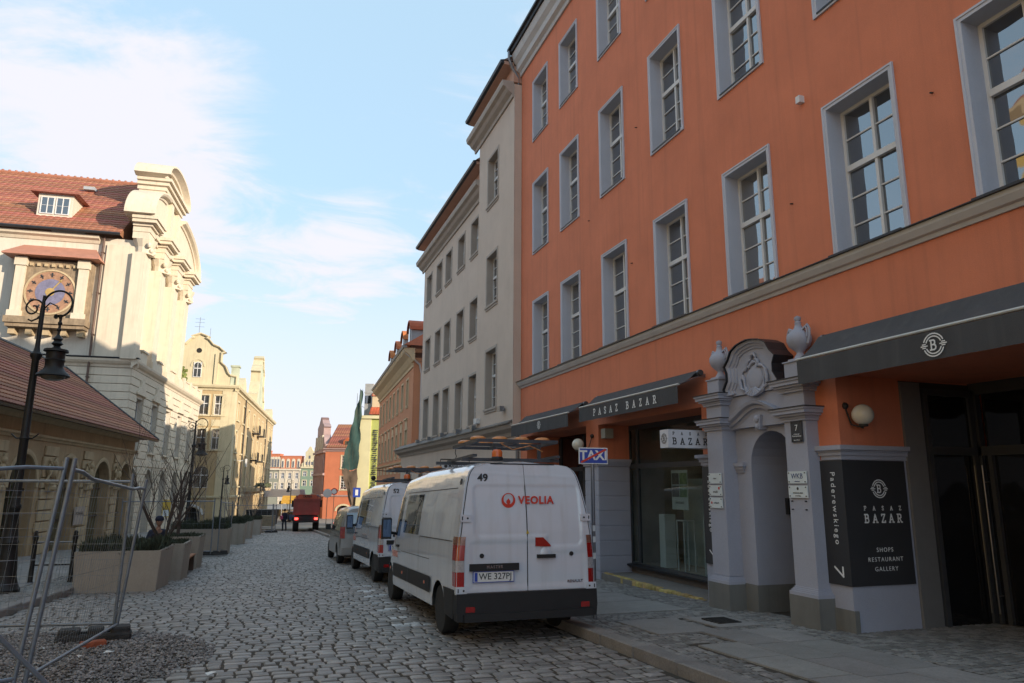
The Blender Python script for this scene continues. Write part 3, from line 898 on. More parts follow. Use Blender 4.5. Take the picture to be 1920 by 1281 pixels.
# second opening: shopfront set back
SH = MB()
SF_Y = .86
ops2 = [(S(16.28), S(15.95), -.02, 2.24), (S(15.87), S(11.86), -.02, 2.24), (S(16.28), S(15.95), 2.36, 3.2), (S(15.87), S(11.86), 2.36, 3.2)]
m_sframe = mat('shopfront_frame', (0.05, 0.052, 0.056), 0.5, .1, 4)
T = MB(); wall(T, (0, SF_Y, 0), 0, S(11.78), -.04, 3.32, ops2, .07, x0=S(16.3))
shop = T.build('shopfront', m_sframe, OH, fix=False)
mb = MB(); mb.box(S(16.34), S(11.78), SF_Y - .02, SF_Y + .2, -1.2, -.12); mb.build('shop_base', mat('shop_base_render', (0.16, 0.13, 0.105), .9, .1, 3, .2), OH)
mb = MB(); mb.prism([(SF_Y - .16, -.10), (SF_Y - .16, -.06), (SF_Y + .02, -.035), (SF_Y + .02, -.115)], S(16.36), S(11.78), 'x'); mb.build('shop_sill', m_sill, OH)
m_clear = clear_glass('shop_glass', (0.84, 0.88, 0.87))
for (xa, xb, za, zb) in [o[:4] for o in ops2]:
    b = MB(); b.box(xa, xb, SF_Y + .03, SF_Y + .036, za, zb); b.build('shop_pane', m_clear, shop)
# the shop room behind it
m_room = mat('shop_room_wall', (0.45, 0.39, 0.32), .9, .3, 1.2)
b = MB(); x0, x1 = S(16.9), S(11.7)
b.quad((x0, 4.6, -.1), (x1, 4.6, -.1), (x1, 4.6, 3.4), (x0, 4.6, 3.4)); b.quad((x0, SF_Y + .21, -.1), (x1, SF_Y + .21, -.1), (x1, 4.6, -.1), (x0, 4.6, -.1))
b.quad((x0, SF_Y + .08, 3.4), (x0, 4.6, 3.4), (x1, 4.6, 3.4), (x1, SF_Y + .08, 3.4)); b.quad((x0, SF_Y + .08, -.1), (x0, 4.6, -.1), (x0, 4.6, 3.4), (x0, SF_Y + .08, 3.4))
b.quad((x1, SF_Y + .08, -.1), (x1, SF_Y + .08, 3.4), (x1, 4.6, 3.4), (x1, 4.6, -.1))
b.build('shop_room', m_room, OH, fix=False)
m_ped = mat('white_display', (0.62, 0.66, 0.66), .6, .06)
m_gold = mat('gold_lettering', (0.55, 0.36, 0.12), .5, .1)
m_lightpanel = mat('pale_panel', (0.5, 0.58, 0.58), .7, .15)
def world_in_oh(s_, n_, z_): return (S(s_), n_ - 8.0, z_)
for (s0, s1, n0, zt, sty) in ((15.6, 15.35, 9.25, 1.15, 'box'), (14.75, 14.45, 9.2, 1.05, 'frame'), (13.6, 13.3, 9.15, 1.15, 'frame'), (13.15, 12.85, 9.2, 1.1, 'frame'), (12.75, 12.45, 9.2, .35, 'frame')):
    b = MB(); xa, xb, ya, yb = S(s0), S(s1), n0 - 8, n0 - 8 + .3
    if sty == 'box': b.box(xa, xb, ya, yb, -.09, zt)
    else:
        t = .022
        for x_ in (xa, xb - t):
            for y_ in (ya, yb - t): b.box(x_, x_ + t, y_, y_ + t, -.09, zt)
        for x_ in (xa, xb - t): b.box(x_, x_ + t, ya + t, yb - t, zt - t, zt)
        for y_ in (ya, yb - t): b.box(xa + t, xb - t, y_, y_ + t, zt - t, zt)
    o = b.build('display_stand', m_ped)
    o.parent = None; o.matrix_world = Matrix.Translation((8.0, OX0, 0)) @ Matrix.Rotation(R(-90), 4, 'Z')
    tag(o, {(15.6): 'white solid display pedestal at the far end of the shop window', 14.75: 'thin white frame stand beside the solid pedestal in the shop window', 13.6: 'tallest thin white frame stand below the poster in the shop window',
            13.15: 'thin white frame stand just behind the tallest one in the shop window', 12.75: 'short white frame stand near the portal in the shop window'}[s0], 'display stand', 'white display stands in the shop window')
b = MB(); b.box(S(16.0), S(14.4), 2.2, 2.26, -.09, 2.0); b.build('shop_partition', m_lightpanel, OH)
b = MB(); b.box(S(12.9), S(12.1), 1.5, 2.2, -.09, .75); b.build('shop_counter', mat('counter_wood', (0.28, 0.19, 0.1), .6, .2), OH)
# poster on the glass: four fruit pictures over a caption
b = MB(); b.box(S(14.42), S(13.76), SF_Y + .045, SF_Y + .055, 1.3, 2.17)
pos = b.build('window_poster', mat('poster_paper', (0.42, 0.46, 0.44), .6, .03)); pos.matrix_world = Matrix.Translation((8.0, OX0, 0)) @ Matrix.Rotation(R(-90), 4, 'Z')
tag(pos, 'poster with four small pictures taped inside the shop window', 'poster')
b = MB()
for k, (cx, cz) in enumerate(((14.25, 1.98), (13.93, 1.98), (14.25, 1.7), (13.93, 1.7))):
    b.m = k % 2
    b.box(S(cx) - .145, S(cx) + .145, SF_Y + .04, SF_Y + .0445, cz - .125, cz + .125)
b.build('poster_picture', [mat('print_dark', (0.10, 0.09, 0.08), .7, .5, 14), mat('print_green', (0.13, 0.2, 0.09), .7, .6, 14)], pos)
text(pos, 'AVOCADO', .07, face(S(14.09), SF_Y + .038, 1.45), m_dark, ext=.001)
text(shop, 'legumeria', .2, face(S(12.55), SF_Y + .026, .72), m_gold, ext=.001)
text(shop, 'QUALITY', .2, face(S(12.6), SF_Y + .026, .42), m_gold, ext=.001)
b = MB(); b.box(S(12.75), S(12.45), SF_Y + .05, SF_Y + .055, .18, .5)
nt_ = b.build('window_notice', m_ped); nt_.matrix_world = pos.matrix_world.copy(); tag(nt_, 'plain white notice low in the shop window near the portal', 'notice')
# pier between shop and portal, carrying the narrow dark address panel
b = MB(); b.box(S(11.76), S(11.2), -.045, -.0, -1.2, 2.2); b.build('pier', m_grey, OH)
def caps(xa, xb, ya, zt, parent=OH, d=.0, wrap=True):
    c = MB()
    for (e, za, zb) in ((.02, 0, .06), (.045, .06, .11), (.06, .11, .135), (.10, .135, .2)): c.box(xa - (e if wrap else 0), xb + (e if wrap else 0), ya - e, d, zt + za, zt + zb)
    return c
caps(S(11.76), S(11.2), -.045, 2.2).build('pier_capital', m_grey, OH)
# big pier at the entrance: front face and the long return facing down the street
b = MB(); b.box(S(8.62), S(8.15), -.16, 1.035, -1.2, 2.2); b.build('entrance_pier', m_grey, OH)
b = MB(); b.box(S(8.62), S(8.145), -.158, 1.035, 2.2, 3.43); b.build('upper_pier', m_orange, OH)
b = MB(); b.box(S(8.64), S(8.12), -.18, -.1, -1.2, .14); b.build('pier_base', m_plinth, OH)
b = caps(S(8.5), S(8.15), -.16, 2.2, d=1.04); b.build('pier_capital', m_grey, OH)
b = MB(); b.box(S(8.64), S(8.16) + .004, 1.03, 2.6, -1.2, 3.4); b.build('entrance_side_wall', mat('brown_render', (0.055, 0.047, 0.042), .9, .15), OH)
# entrance doors far back in the third opening
DY = 2.55
b = MB(); x0, x1 = S(8.16), S(4.1)
for (xa, xb, za, zb) in ((x0, x0 + .1, -1, 3.3), (S(7.97), S(7.9), -1, 2.3), (x0, x1, 2.3, 2.44), (x0, x1, 3.24, 3.42), (S(6.9), S(6.82), -1, 3.3), (x1 - .1, x1, -1, 3.3), (S(6.3), S(6.22), -1, 3.3)):
    b.box(xa, xb, DY - .06, DY + .04, za, zb)
door_f = b.build('door_frame', m_sframe, OH)
m_dglass = glass_mat('dark_door_glass', (0.010, 0.010, 0.011), mixf=0)
m_dglass.node_tree.nodes['Principled BSDF'].inputs['IOR'].default_value = 1.35
for (xa, xb, za, zb) in ((x0 + .1, S(7.97), -.2, 2.3), (S(7.9), S(6.9), -.2, 2.3), (S(6.82), S(6.3), -.2, 2.3), (x0 + .16, S(6.9), 2.44, 3.24), (S(6.82), S(4.2), 2.44, 3.24), (S(6.22), S(4.2), -.2, 2.3)):
    q = MB(); q.box(xa, xb, DY, DY + .01, za, zb); q.build('door_pane', m_dglass, OH)
for s_ in (8.12, 8.0):
    q = MB(); xx = S(s_) if s_ > 8.05 else S(s_)
    q.cyl((xx, DY - .16, .0), (xx, DY - .16, 2.15), .012); q.cyl((xx, DY - .16, .25), (xx, DY - .05, .25), .012); q.cyl((xx, DY - .16, 1.9), (xx, DY - .05, 1.9), .012)
    q.build('door_handle', mat('brushed_steel', (0.30, 0.29, 0.28), .3, .05, metal=.9), OH, smooth=40)
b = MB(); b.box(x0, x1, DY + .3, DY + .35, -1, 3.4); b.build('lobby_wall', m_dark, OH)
b = MB(); b.box(S(7.0), S(5.6), DY - .55, DY - .12, gz(6.5) + .115, gz(6.5) + .135)
dm = b.build('door_mat', mat('mat_brown', (0.12, 0.055, 0.03), .95, .2, 20, .4, 90)); dm.matrix_world = pos.matrix_world.copy(); tag(dm, 'brown door mat in the dark entrance recess', 'door mat')
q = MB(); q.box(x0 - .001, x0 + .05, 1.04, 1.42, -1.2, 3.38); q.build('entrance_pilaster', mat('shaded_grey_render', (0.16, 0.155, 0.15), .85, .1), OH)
q = MB()
for (ya, yb, za, zb) in ((1.46, 1.54, -1, 3.3), (2.38, 2.46, -1, 3.3), (1.54, 2.38, 2.3, 2.42), (1.54, 2.38, 3.2, 3.3)): q.box(x0 + .004, x0 + .07, ya, yb, za, zb)
q.build('side_glazing_frame', m_sframe, OH)
for (za, zb) in ((-.2, 2.3), (2.42, 3.2)):
    q = MB(); q.box(x0 + .02, x0 + .03, 1.54, 2.38, za, zb); q.build('side_pane', m_dglass, OH)
# first opening: dark shop entrance at the far end
b = MB()
for (xa, xb, za, zb) in ((S(21.45), S(21.3), -1, 3.3), (S(19.6), S(19.5), -1, 3.3), (S(18.2), S(18.1), -1, 3.3), (S(21.45), S(17.02), 2.25, 2.37)): b.box(xa, xb, 1.1, 1.18, za, zb)
b.build('door_frame', m_sframe, OH)
b = MB(); b.box(S(21.45), S(17.02), 1.14, 1.15, -1, 3.35); b.build('door_pane', m_dglass, OH)

# ---------------------------------------------------------------- portal
PN = .42                                                   # column front stands this far out
po = MB(); portal = None
# back plate of the arch (wall layer 0.1 proud) with the round-headed opening
b = MB(); wall(b, (0, -.1, 0), 0, S(8.45), -1.2, 2.86, [(S(10.24), S(9.16), -1.2, 2.72, 1.0, .1)], .1, x0=S(11.2))
portal = b.build('portal', m_grey, OH, fix=False)
PX0, PX1 = S(11.0), S(8.58)
# passage walls
b = MB(); xa, xb = S(10.24), S(9.16)
b.quad((xa, 0, -1.2), (xa, 3.2, -1.2), (xa, 3.2, 2.18), (xa, 0, 2.18)); b.quad((xb, 0, -1.2), (xb, 0, 2.18), (xb, 3.2, 2.18), (xb, 3.2, -1.2))
n = 12
for k in range(n):
    p = [((xa + xb) / 2 + .54 * math.cos(math.pi * j / n), 2.18 + .54 * math.sin(math.pi * j / n)) for j in (k, k + 1)]
    b.quad((p[0][0], 0, p[0][1]), (p[0][0], 3.2, p[0][1]), (p[1][0], 3.2, p[1][1]), (p[1][0], 0, p[1][1]))
b.quad((xa, 3.2, -1.2), (xb, 3.2, -1.2), (xb, 3.2, 2.75), (xa, 3.2, 2.75))
b.build('passage', m_grey, portal, fix=False)
def column(xa, xb, gzv):
    """square column: plinth, curved base, shaft, two entablature breaks, dado with vase"""
    c = MB()
    c.box(xa, xb, -PN + .04, -.1, .32, 2.79)
    c.box(xa + .01, xb - .01, -PN + .05, -.1, 2.99, 3.23)
    co = c.build('column', m_grey, portal)
    p = MB(); p.box(xa - .07, xb + .07, -PN - .03, -.1, -1.2, gzv + .42); p.build('plinth', m_plinth, portal)
    q = MB(); z = gzv + .42
    for (e, a, bb) in ((.065, 0, .05), (.045, .05, .075), (.03, .075, .095), (.012, .095, .12)):
        q.box(xa - e, xb + e, -PN + .04 - e, -.1, z + a, z + bb)
    q.build('column_base', m_grey, portal)
    for z0 in (2.79, 3.23):
        q = MB()
        for (e, a, bb) in ((.03, 0, .035), (.045, .035, .07), (.09, .07, .105), (.13, .105, .16), (.15, .16, .19)): q.box(xa - e, xb + e, -PN + .04 - e, -.1, z0 + a, z0 + bb)
        q.build('entablature', m_grey, portal)
        q = MB(); q.box(xa - .165, xb + .165, -PN + .04 - .165, 0, z0 + .19, z0 + .205); q.build('lead_flashing', m_sill, portal)
    cx = (xa + xb) / 2
    q = MB(); q.box(cx - .17, cx + .17, -PN + .06, -PN + .42, 3.43, 3.70); q.box(cx - .19, cx + .19, -PN + .04, -PN + .44, 3.70, 3.72); q.build('dado', m_grey, portal)
    q = MB(); c0 = (cx, -PN + .24, 3.72)
    q.box(cx - .13, cx + .13, c0[1] - .13, c0[1] + .13, 3.722, 3.76)
    q.lathe([(.1, .04), (.085, .07), (.05, .13), (.055, .15), (.1, .19), (.16, .25), (.19, .33), (.185, .40), (.14, .47), (.09, .50), (.06, .54), (.045, .60), (.055, .62), (.035, .64), (.055, .67), (.05, .71), (.0, .735)], c0, 18)
    vo = q.build('vase', m_grey, portal, smooth=50)
    for sg in (-1, 1):
        h = MB(); h.tube([(cx + sg * .10, c0[1], 4.22), (cx + sg * .2, c0[1], 4.27), (cx + sg * .235, c0[1], 4.2), (cx + sg * .225, c0[1], 4.08), (cx + sg * .18, c0[1], 3.98)], .022, 8)
        h.tube([(cx + sg * .10, c0[1] - .03, 4.20), (cx + sg * .19, c0[1] - .03, 4.24), (cx + sg * .215, c0[1] - .03, 4.18), (cx + sg * .2, c0[1] - .03, 4.08)], .014, 8)
        h.build('vase_handle', m_grey, portal, smooth=50)
column(S(11.08), S(10.62), gz(10.8) + .12)
column(S(9.02), S(8.56), gz(8.8) + .12)
# wavy moulding over the arch, gable with stepped curved outline
cxp = (S(11.08) + S(8.56)) / 2
XL, XR = S(10.62), S(9.02)
hw = (XR - XL) / 2
def ogee(z0, rise, n=14):
    pts = [(XL, z0)]
    for k in range(n + 1):
        t = k / n; x = XL + (XR - XL) * t; u = abs(2 * t - 1)
        pts.append((x, z0 + rise * (0.5 + 0.5 * math.cos(math.pi * min(1, u * 1.02))) ** .8))
    return pts
mp_ = [(0, -.1), (.10, -.1), (.12, -.06), (.16, -.05), (.17, 0), (.23, .02), (.25, .07), (0, .07)]
pth = ogee(2.87, .28)[1:]
b = MB(); b.sweep(pth, [(o + .1, u) for o, u in mp_]); b.build('arch_moulding', m_grey, portal, smooth=40)
b = MB()
pl = [(XL - .05, 2.8), (XR + .05, 2.8), (XR + .05, 3.35), (XL - .05, 3.35)]
b.prism(pl, -.2, -.0, 'y'); b.build('frieze', m_grey, portal)
# gable outline: left side down, shoulders, round top
def gable_pts(g=0.0):
    c = cxp
    r_ = []
    half = [(.66 - g, 3.36), (.70 - g, 3.48), (.60 - g, 3.62), (.60 - g, 3.76), (.66 - g, 3.88 - g * .3), (.55 - g * .8, 3.98 - g * .6), (.46 - g * .6, 4.12 - g * .8), (.30 - g * .4, 4.20 - g), (.12, 4.235 - g), (0, 4.245 - g)]
    L_ = [(c - x, z) for x, z in half]; R_ = [(c + x, z) for x, z in half[::-1][1:]]
    return L_ + R_
gp = gable_pts()
b = MB(); b.prism(gp[::-1], -.24, -.001, 'y'); gb = b.build('pediment', m_grey, portal)
b = MB(); b.sweep(gp, [(.24, -.14), (.262, -.135), (.265, -.10), (.285, -.095), (.30, -.055), (.33, -.05), (.345, 0), (.24, 0)]); b.build('pediment_moulding', m_grey, portal, smooth=25)
b = MB(); b.sweep(gp, [(.39, .001), (.39, .016), (.0, .016), (.0, .001)]); b.build('lead_flashing', m_sill, portal)
# shell cartouche: bumpy frame round an oval field, fluted shell at the foot
b = MB()
pts = []
for k in range(28):
    a = 2 * math.pi * k / 28
    rr = 1 + .09 * math.sin(5 * a) + .05 * math.sin(9 * a + 1)
    pts.append((cxp + .29 * rr * math.cos(a), -.26, 3.61 + .27 * rr * math.sin(a) + .03 * math.cos(2 * a)))
b.tube(pts, [.026 + .012 * math.sin(k * 1.9) for k in range(28)], 7, closed=True)
b.ball((cxp, -.245, 3.62), .2, 14, (1, .14, 1.05))
for k in range(7):
    a = R(-90 + (k - 3) * 17)
    b.tube([(cxp + .03 * math.cos(a), -.27, 3.44), (cxp + .2 * math.cos(a) * 1.2, -.285, 3.46 + .16 * math.sin(a))], [.014, .03], 7)
for sg in (-1, 1):
    b.tube([(cxp + sg * .05, -.26, 3.93), (cxp + sg * .12, -.28, 3.9), (cxp + sg * .15, -.27, 3.82), (cxp + sg * .1, -.27, 3.79), (cxp + sg * .07, -.27, 3.83)], [.015, .028, .026, .02, .014], 7)
    b.tube([(cxp + sg * .3, -.26, 3.7), (cxp + sg * .35, -.28, 3.6), (cxp + sg * .33, -.27, 3.46), (cxp + sg * .25, -.27, 3.42)], [.014, .03, .03, .018], 7)
b.tube([(cxp - .06, -.26, 3.93), (cxp - .02, -.28, 4.0), (cxp + .05, -.28, 4.01), (cxp + .08, -.26, 3.94)], [.02, .03, .03, .02], 7)
b.build('cartouche', m_grey, portal, smooth=60)
b = MB(); b.prism([(cxp - .05, 2.74), (cxp + .05, 2.74), (cxp + .085, 2.98), (cxp - .085, 2.98)], -.26, -.1, 'y'); b.ball((cxp, -.27, 2.92), .06, 10, (1, .5, 1)); b.ball((cxp, -.27, 2.79), .04, 10, (1, .5, 1)); b.build('keystone', m_grey, portal)
for xx, sg in ((XL + .2, 1), (xb + .0, 1)):
    b = MB()
    for (e, a, bb) in ((.0, 0, .05), (.025, .05, .1), (.05, .1, .17)): b.box(xx - .22 - .0 if xx < cxp else xx - e, xx + e if xx < cxp else xx + .16, -.13 - e, 1.2, 2.05 + a, 2.05 + bb)
    b.build('impost', m_grey, portal)
b = MB(); b.box(XL + .02, S(10.24) + .006, -.12, 3.0, -1.2, gz(10.5) + .55); b.box(S(9.16) - .006, XR, -.12, 3.0, -1.2, gz(9) + .55); b.build('plinth', m_plinth, portal)
# letter boxes on the passage wall
for (y0, y1, z0, z1, nm) in ((.55, .95, 1.35, 1.62, 'letter_box'), (1.05, 1.2, 1.38, 1.66, 'intercom_panel'), (.9, 1.05, .02, .12, 'vent_grille')):
    b = MB(); b.box(S(10.24), S(10.24) + .08, y0, y1, z0, z1); b.box(S(10.24) + .08, S(10.24) + .085, y0 + .03, y1 - .03, z0 + .03, z1 - .03); o = b.build(nm, m_sill, portal)

# ---------------------------------------------------------------- signs, awnings, lamps on the orange house
MW = Matrix.Translation((8.0, OX0, 0)) @ Matrix.Rotation(R(-90), 4, 'Z')
def on_oh(name, label, cat, group=None):
    o = bpy.data.objects.new(name, None); COL.objects.link(o); o.matrix_world = MW; o.empty_display_size = .1
    return tag(o, label, cat, group)
m_awn = mat('awning_canvas', (0.060, 0.060, 0.064), .9, .12, 2.0, .25, 150, stain=.2, stain_col=(0.13, 0.13, 0.12), fine=.05)
m_white = mat('white_print', (0.75, 0.75, 0.74), .6, .03)
m_alu = mat('pale_aluminium', (0.5, 0.49, 0.45), .45, .1, metal=.3)
def awning(sa, sb, out, z_w, z_f, z_b, label, word=None, emb=None, egz=None, er=.13):
    """sa..sb street coordinates (sa far), canopy from the wall at z_w to the front bar at z_f, valance down to z_b"""
    t = on_oh('awning', label, 'awning', 'grey awnings over the ground floor')
    xa, xb = S(sa), S(sb); n = 48
    yw, yf = -.2, -out
    b = MB(); v = []; f = []
    for k in range(n + 1):
        x = xa + (xb - xa) * k / n
        seam = .006 if (k % 8) == 0 else 0
        for j in range(4):
            q = j / 3
            v.append((x, yw + (yf - yw) * q, z_w + (z_f - z_w) * q - .05 * math.sin(math.pi * q) * (1 + .3 * math.sin(x * 2.1)) + seam))
    for k in range(n):
        for j in range(3):
            a = k * 4 + j; f.append((a, a + 1, a + 5, a + 4))
    b.add(v, f); b.add([(p[0], p[1], p[2] - .004) for p in v], [tuple(reversed(q)) for q in f])
    b.build('canopy', m_awn, t, smooth=30, fix=False)
    b = MB(); v = []; f = []; nz = 3
    for k in range(n + 1):
        x = xa + (xb - xa) * k / n
        for j in range(nz + 1):
            q = j / nz
            v.append((x, yf - .02 - .010 * math.sin(x * 9.0 + 1.3 * math.sin(x * 3)) * q, z_f - .03 + (z_b - z_f + .03) * q))
    for k in range(n):
        for j in range(nz):
            a = k * (nz + 1) + j; f.append((a, a + 1, a + nz + 2, a + nz + 1))
    b.add(v, f); b.add([(p[0], p[1] + .004, p[2]) for p in v], [tuple(reversed(q)) for q in f])
    b.build('valance', m_awn, t, smooth=30, fix=False)
    b = MB(); b.tube([(xa - .02, yf, z_f), (xb + .02, yf, z_f)], .022, 8); b.build('front_bar', m_alu, t, smooth=40)
    b = MB(); b.tube([(xa - .03, -.12, z_w - .02), (xb + .03, -.12, z_w - .02)], .055, 12); b.build('roller_tube', m_awn, t, smooth=40)
    for x in (xa + .02, xb - .02):
        b = MB(); b.cyl((x - .02, -.12, z_w - .02), (x + .02, -.12, z_w - .02), .065); b.box(x - .02, x + .02, -.14, 0, z_w - .1, z_w - .04)
        b.tube([(x, -.12, z_w - .08), (x, yf, z_f - .01)], .012, 6); b.build('folding_arm', m_zinc, t, smooth=40)
    if word:
        b = MB(); serif_word(b, word[0], S(word[1]), S(word[2]), word[3], word[4], .022, yf - .036, 1.0); b.build('lettering', m_white, t)
    if emb:
        b = MB(); emblem(b, S(emb[0]), emb[1], emb[2], yf - .036); b.build('emblem', m_white, t)
    return t
awning(21.15, 16.75, .62, 3.93, 3.66, 3.30, 'farthest small grey awning with a round emblem, beside the beige house', emb=(18.75, 3.49, .11))
awning(16.05, 11.58, .62, 3.98, 3.71, 3.35, 'middle grey awning reading PASAZ BAZAR above the shop window', word=('PASAZ BAZAR', 15.2, 12.35, 3.44, .145))
awning(8.36, 3.6, .62, 4.02, 3.65, 3.28, 'nearest large grey awning over the dark entrance, round emblem in white', emb=(6.07, 3.45, .135))
m_board = mat('anthracite_board', (0.032, 0.032, 0.035), .55, .08, 3)
# wrap-round address board of the entrance pier
t = on_oh('address_board', 'tall black wrap-round board reading PASAZ BAZAR, shops, restaurant, gallery on the entrance pier', 'sign')
b = MB(); b.prism([(S(8.56), -.18), (S(8.13), -.18), (S(8.13), .98), (S(8.15), .98), (S(8.15), -.16), (S(8.56), -.16)], .46, 2.19, 'z'); b.build('board', m_board, t)
text(t, 'Paderewskiego', .125, face(S(8.33), -.182, 1.52) @ Matrix.Rotation(R(-90), 4, 'Z'), m_white, spacing=1.35, ext=.002)
b = MB(); strokes(b, [[(0, .8), (1.0, 0), (1.0, .85)]], S(8.42), .58, .15, .026, -.184); b.build('number_seven', m_white, t)
def ret(mb_obj, sx=8.34):
    """turn facade-plane lettering onto the return face that looks towards the camera"""
    return Matrix.Translation((S(sx) + .0, 0, 0)) @ Matrix.Rotation(R(90), 4, 'Z')
b = MB(); b.T = Matrix.Translation((S(8.13), 0, 0)) @ Matrix.Rotation(R(90), 4, 'Z')
TB = b.T; emblem(b, .46, 1.79, .125, -.004); b.build('emblem', m_white, t)
b = MB(); b.T = TB; serif_word(b, 'PASAZ', .15, .83, 1.49, .055, .009, -.004); b.build('lettering', m_white, t)
b = MB(); b.T = TB; serif_word(b, 'BAZAR', .15, .83, 1.32, .11, .019, -.004, 1.0); b.build('lettering', m_white, t)
for s_, z_ in (('SHOPS', .92), ('RESTAURANT', .79), ('GALLERY', .66)):
    text(t, s_, .085, Matrix.Translation((S(8.13), 0, 0)) @ Matrix.Rotation(R(90), 4, 'Z') @ face(.46, -.003, z_ + .02), m_white, spacing=1.3, ext=.001)
t = on_oh('address_sign', 'narrow dark panel with Paderewskiego 7 in white between shop window and portal', 'sign')
b = MB(); b.box(S(11.74), S(11.36), -.075, -.047, .42, 2.18); b.build('board', m_board, t)
text(t, 'Paderewskiego', .125, face(S(11.53), -.077, 1.5) @ Matrix.Rotation(R(-90), 4, 'Z'), m_white, spacing=1.35, ext=.002)
b = MB(); strokes(b, [[(0, .8), (1.0, 0), (1.0, .85)]], S(11.6), .55, .14, .024, -.079); b.build('number_seven', m_white, t)
# projecting light box
t = on_oh('light_box_sign', 'white projecting box sign PASAZ BAZAR with round emblem on its edge', 'sign')
b = MB(); b.box(S(11.62), S(11.34), -1.03, -.09, 2.5, 2.83); b.build('box', mat('sign_acrylic', (0.62, 0.63, 0.68), .35, .02), t)
b = MB(); b.T = Matrix.Translation((S(11.34), 0, 0)) @ Matrix.Rotation(R(90), 4, 'Z')
serif_word(b, 'PASAZ', -.93, -.2, 2.735, .05, .009, -.003); serif_word(b, 'BAZAR', -.93, -.2, 2.565, .11, .019, -.003); b.build('lettering', m_board, t)
b = MB(); b.T = Matrix.Translation((0, -1.03, 0)); emblem(b, S(11.48), 2.665, .09, -.003); b.build('emblem', m_board, t)
b = MB(); b.box(S(11.5), S(11.46), -.1, -.045, 2.55, 2.78); b.build('bracket', m_sill, t)
# plaques on the portal columns
def plaque(s0, s1, z0, z1, y, label, m, lines, group='white plaques on the portal columns', tc_=None, mark=None):
    t = on_oh('plaque', label, 'plaque', group)
    b = MB(); b.box(S(s0), S(s1), y - .025, y - .012, z0, z1); b.build('plate', m, t)
    b = MB()
    for x in (S(s0) + .03, S(s1) - .03):
        for z in (z0 + .025, z1 - .025): b.cyl((x, y, z), (x, y - .035, z), .009, n=8)
    b.build('fixing_bolt', m_iron, t)
    for s_, sz, z in lines: text(t, s_, sz, face((S(s0) + S(s1)) / 2, y - .027, z), tc_ or m_board, ext=.001)
    if mark:
        b = MB(); b.lathe([(0, 0), (mark[3], 0), (mark[3], .001)], (S(mark[0]), y - .0275, mark[1]), 14, 'y'); b.build('logo', mark[2], t)
    return t
m_blue = mat('navy_print', (0.03, 0.05, 0.16), .5, .02); m_redp = mat('red_print', (0.55, 0.05, 0.03), .5, .02)
CY = -PN + .04
plaque(9.0, 8.6, 1.86, 2.04, CY, 'white plaque lettered WKB on the near portal column', m_ped, [('WKB', .11, 1.965), ('adwokaci', .03, 1.89)], tc_=m_blue)
plaque(9.0, 8.6, 1.65, 1.83, CY, 'white plaque with small dark crest under the WKB plaque', m_ped, [('KANCELARIA', .035, 1.72), ('notarialna', .03, 1.68)], mark=(8.8, 1.785, m_board, .022))
plaque(11.05, 10.68, 1.86, 2.04, CY, 'topmost white plaque on the far portal column', m_ped, [('biuro', .04, 1.95)])
plaque(11.05, 10.68, 1.65, 1.83, CY, 'middle white plaque with a dark and red mark on the far portal column', m_ped, [('erado', .06, 1.72)], mark=(10.76, 1.78, m_redp, .025))
plaque(11.05, 10.68, 1.44, 1.62, CY, 'lowest white plaque with a red ring mark on the far portal column', m_ped, [('  wellpark', .045, 1.53)], mark=(10.99, 1.53, m_redp, .022))
b = MB()
for x in (S(8.95), S(8.66)):
    for z in (1.48, 1.6): b.cyl((x, CY, z), (x, CY - .03, z), .01, n=8)
b.build('empty_fixing', m_iron, portal)
plaque(8.86, 8.62, 2.47, 2.79, CY, 'dark house number plate showing 7 high on the near portal column', m_board, [('7', .13, 2.68), ('ul. Ignacego', .026, 2.59), ('Paderewskiego', .032, 2.56), ('Stare Miasto', .026, 2.5)], group=None, tc_=m_white)
# globe wall lamps
m_globe = mat('opal_glass', (0.62, 0.57, 0.47), .25, .04, spec=.6)
def globe_lamp(pw, pc, r, label):
    t = on_oh('globe_lamp', label, 'wall lamp', 'opal globe wall lamps')
    b = MB(); b.ball(pc, r, 24); b.build('globe', m_globe, t, smooth=80)
    b = MB(); b.cyl((pc[0], pc[1], pc[2] - r * 1.12), (pc[0], pc[1], pc[2] - r * .9), r * .42)
    b.tube([pw, (pw[0] + (pc[0] - pw[0]) * .3, pw[1] + (pc[1] - pw[1]) * .3, pc[2] - r * .9), (pc[0], pc[1], pc[2] - r * 1.25)], .012, 8); b.ball(pw, .055, 10); b.build('bracket', m_iron, t, smooth=50)
globe_lamp((S(8.15), -.02, 2.97), (S(7.95), .10, 2.83), .15, 'cream globe lamp above the black address board, under the nearest awning')
globe_lamp((S(16.6), -.03, 3.06), (S(16.62), -.42, 2.84), .15, 'cream globe lamp on the pier right above the TAXI sign')
b = MB(); b.box(S(16.25), S(16.02), .05, .28, 2.98, 3.22); sp = b.build('speaker_box', mat('beige_plastic', (0.35, 0.33, 0.27), .6, .05)); sp.matrix_world = MW; tag(sp, 'small beige loudspeaker box under the middle awning', 'loudspeaker')

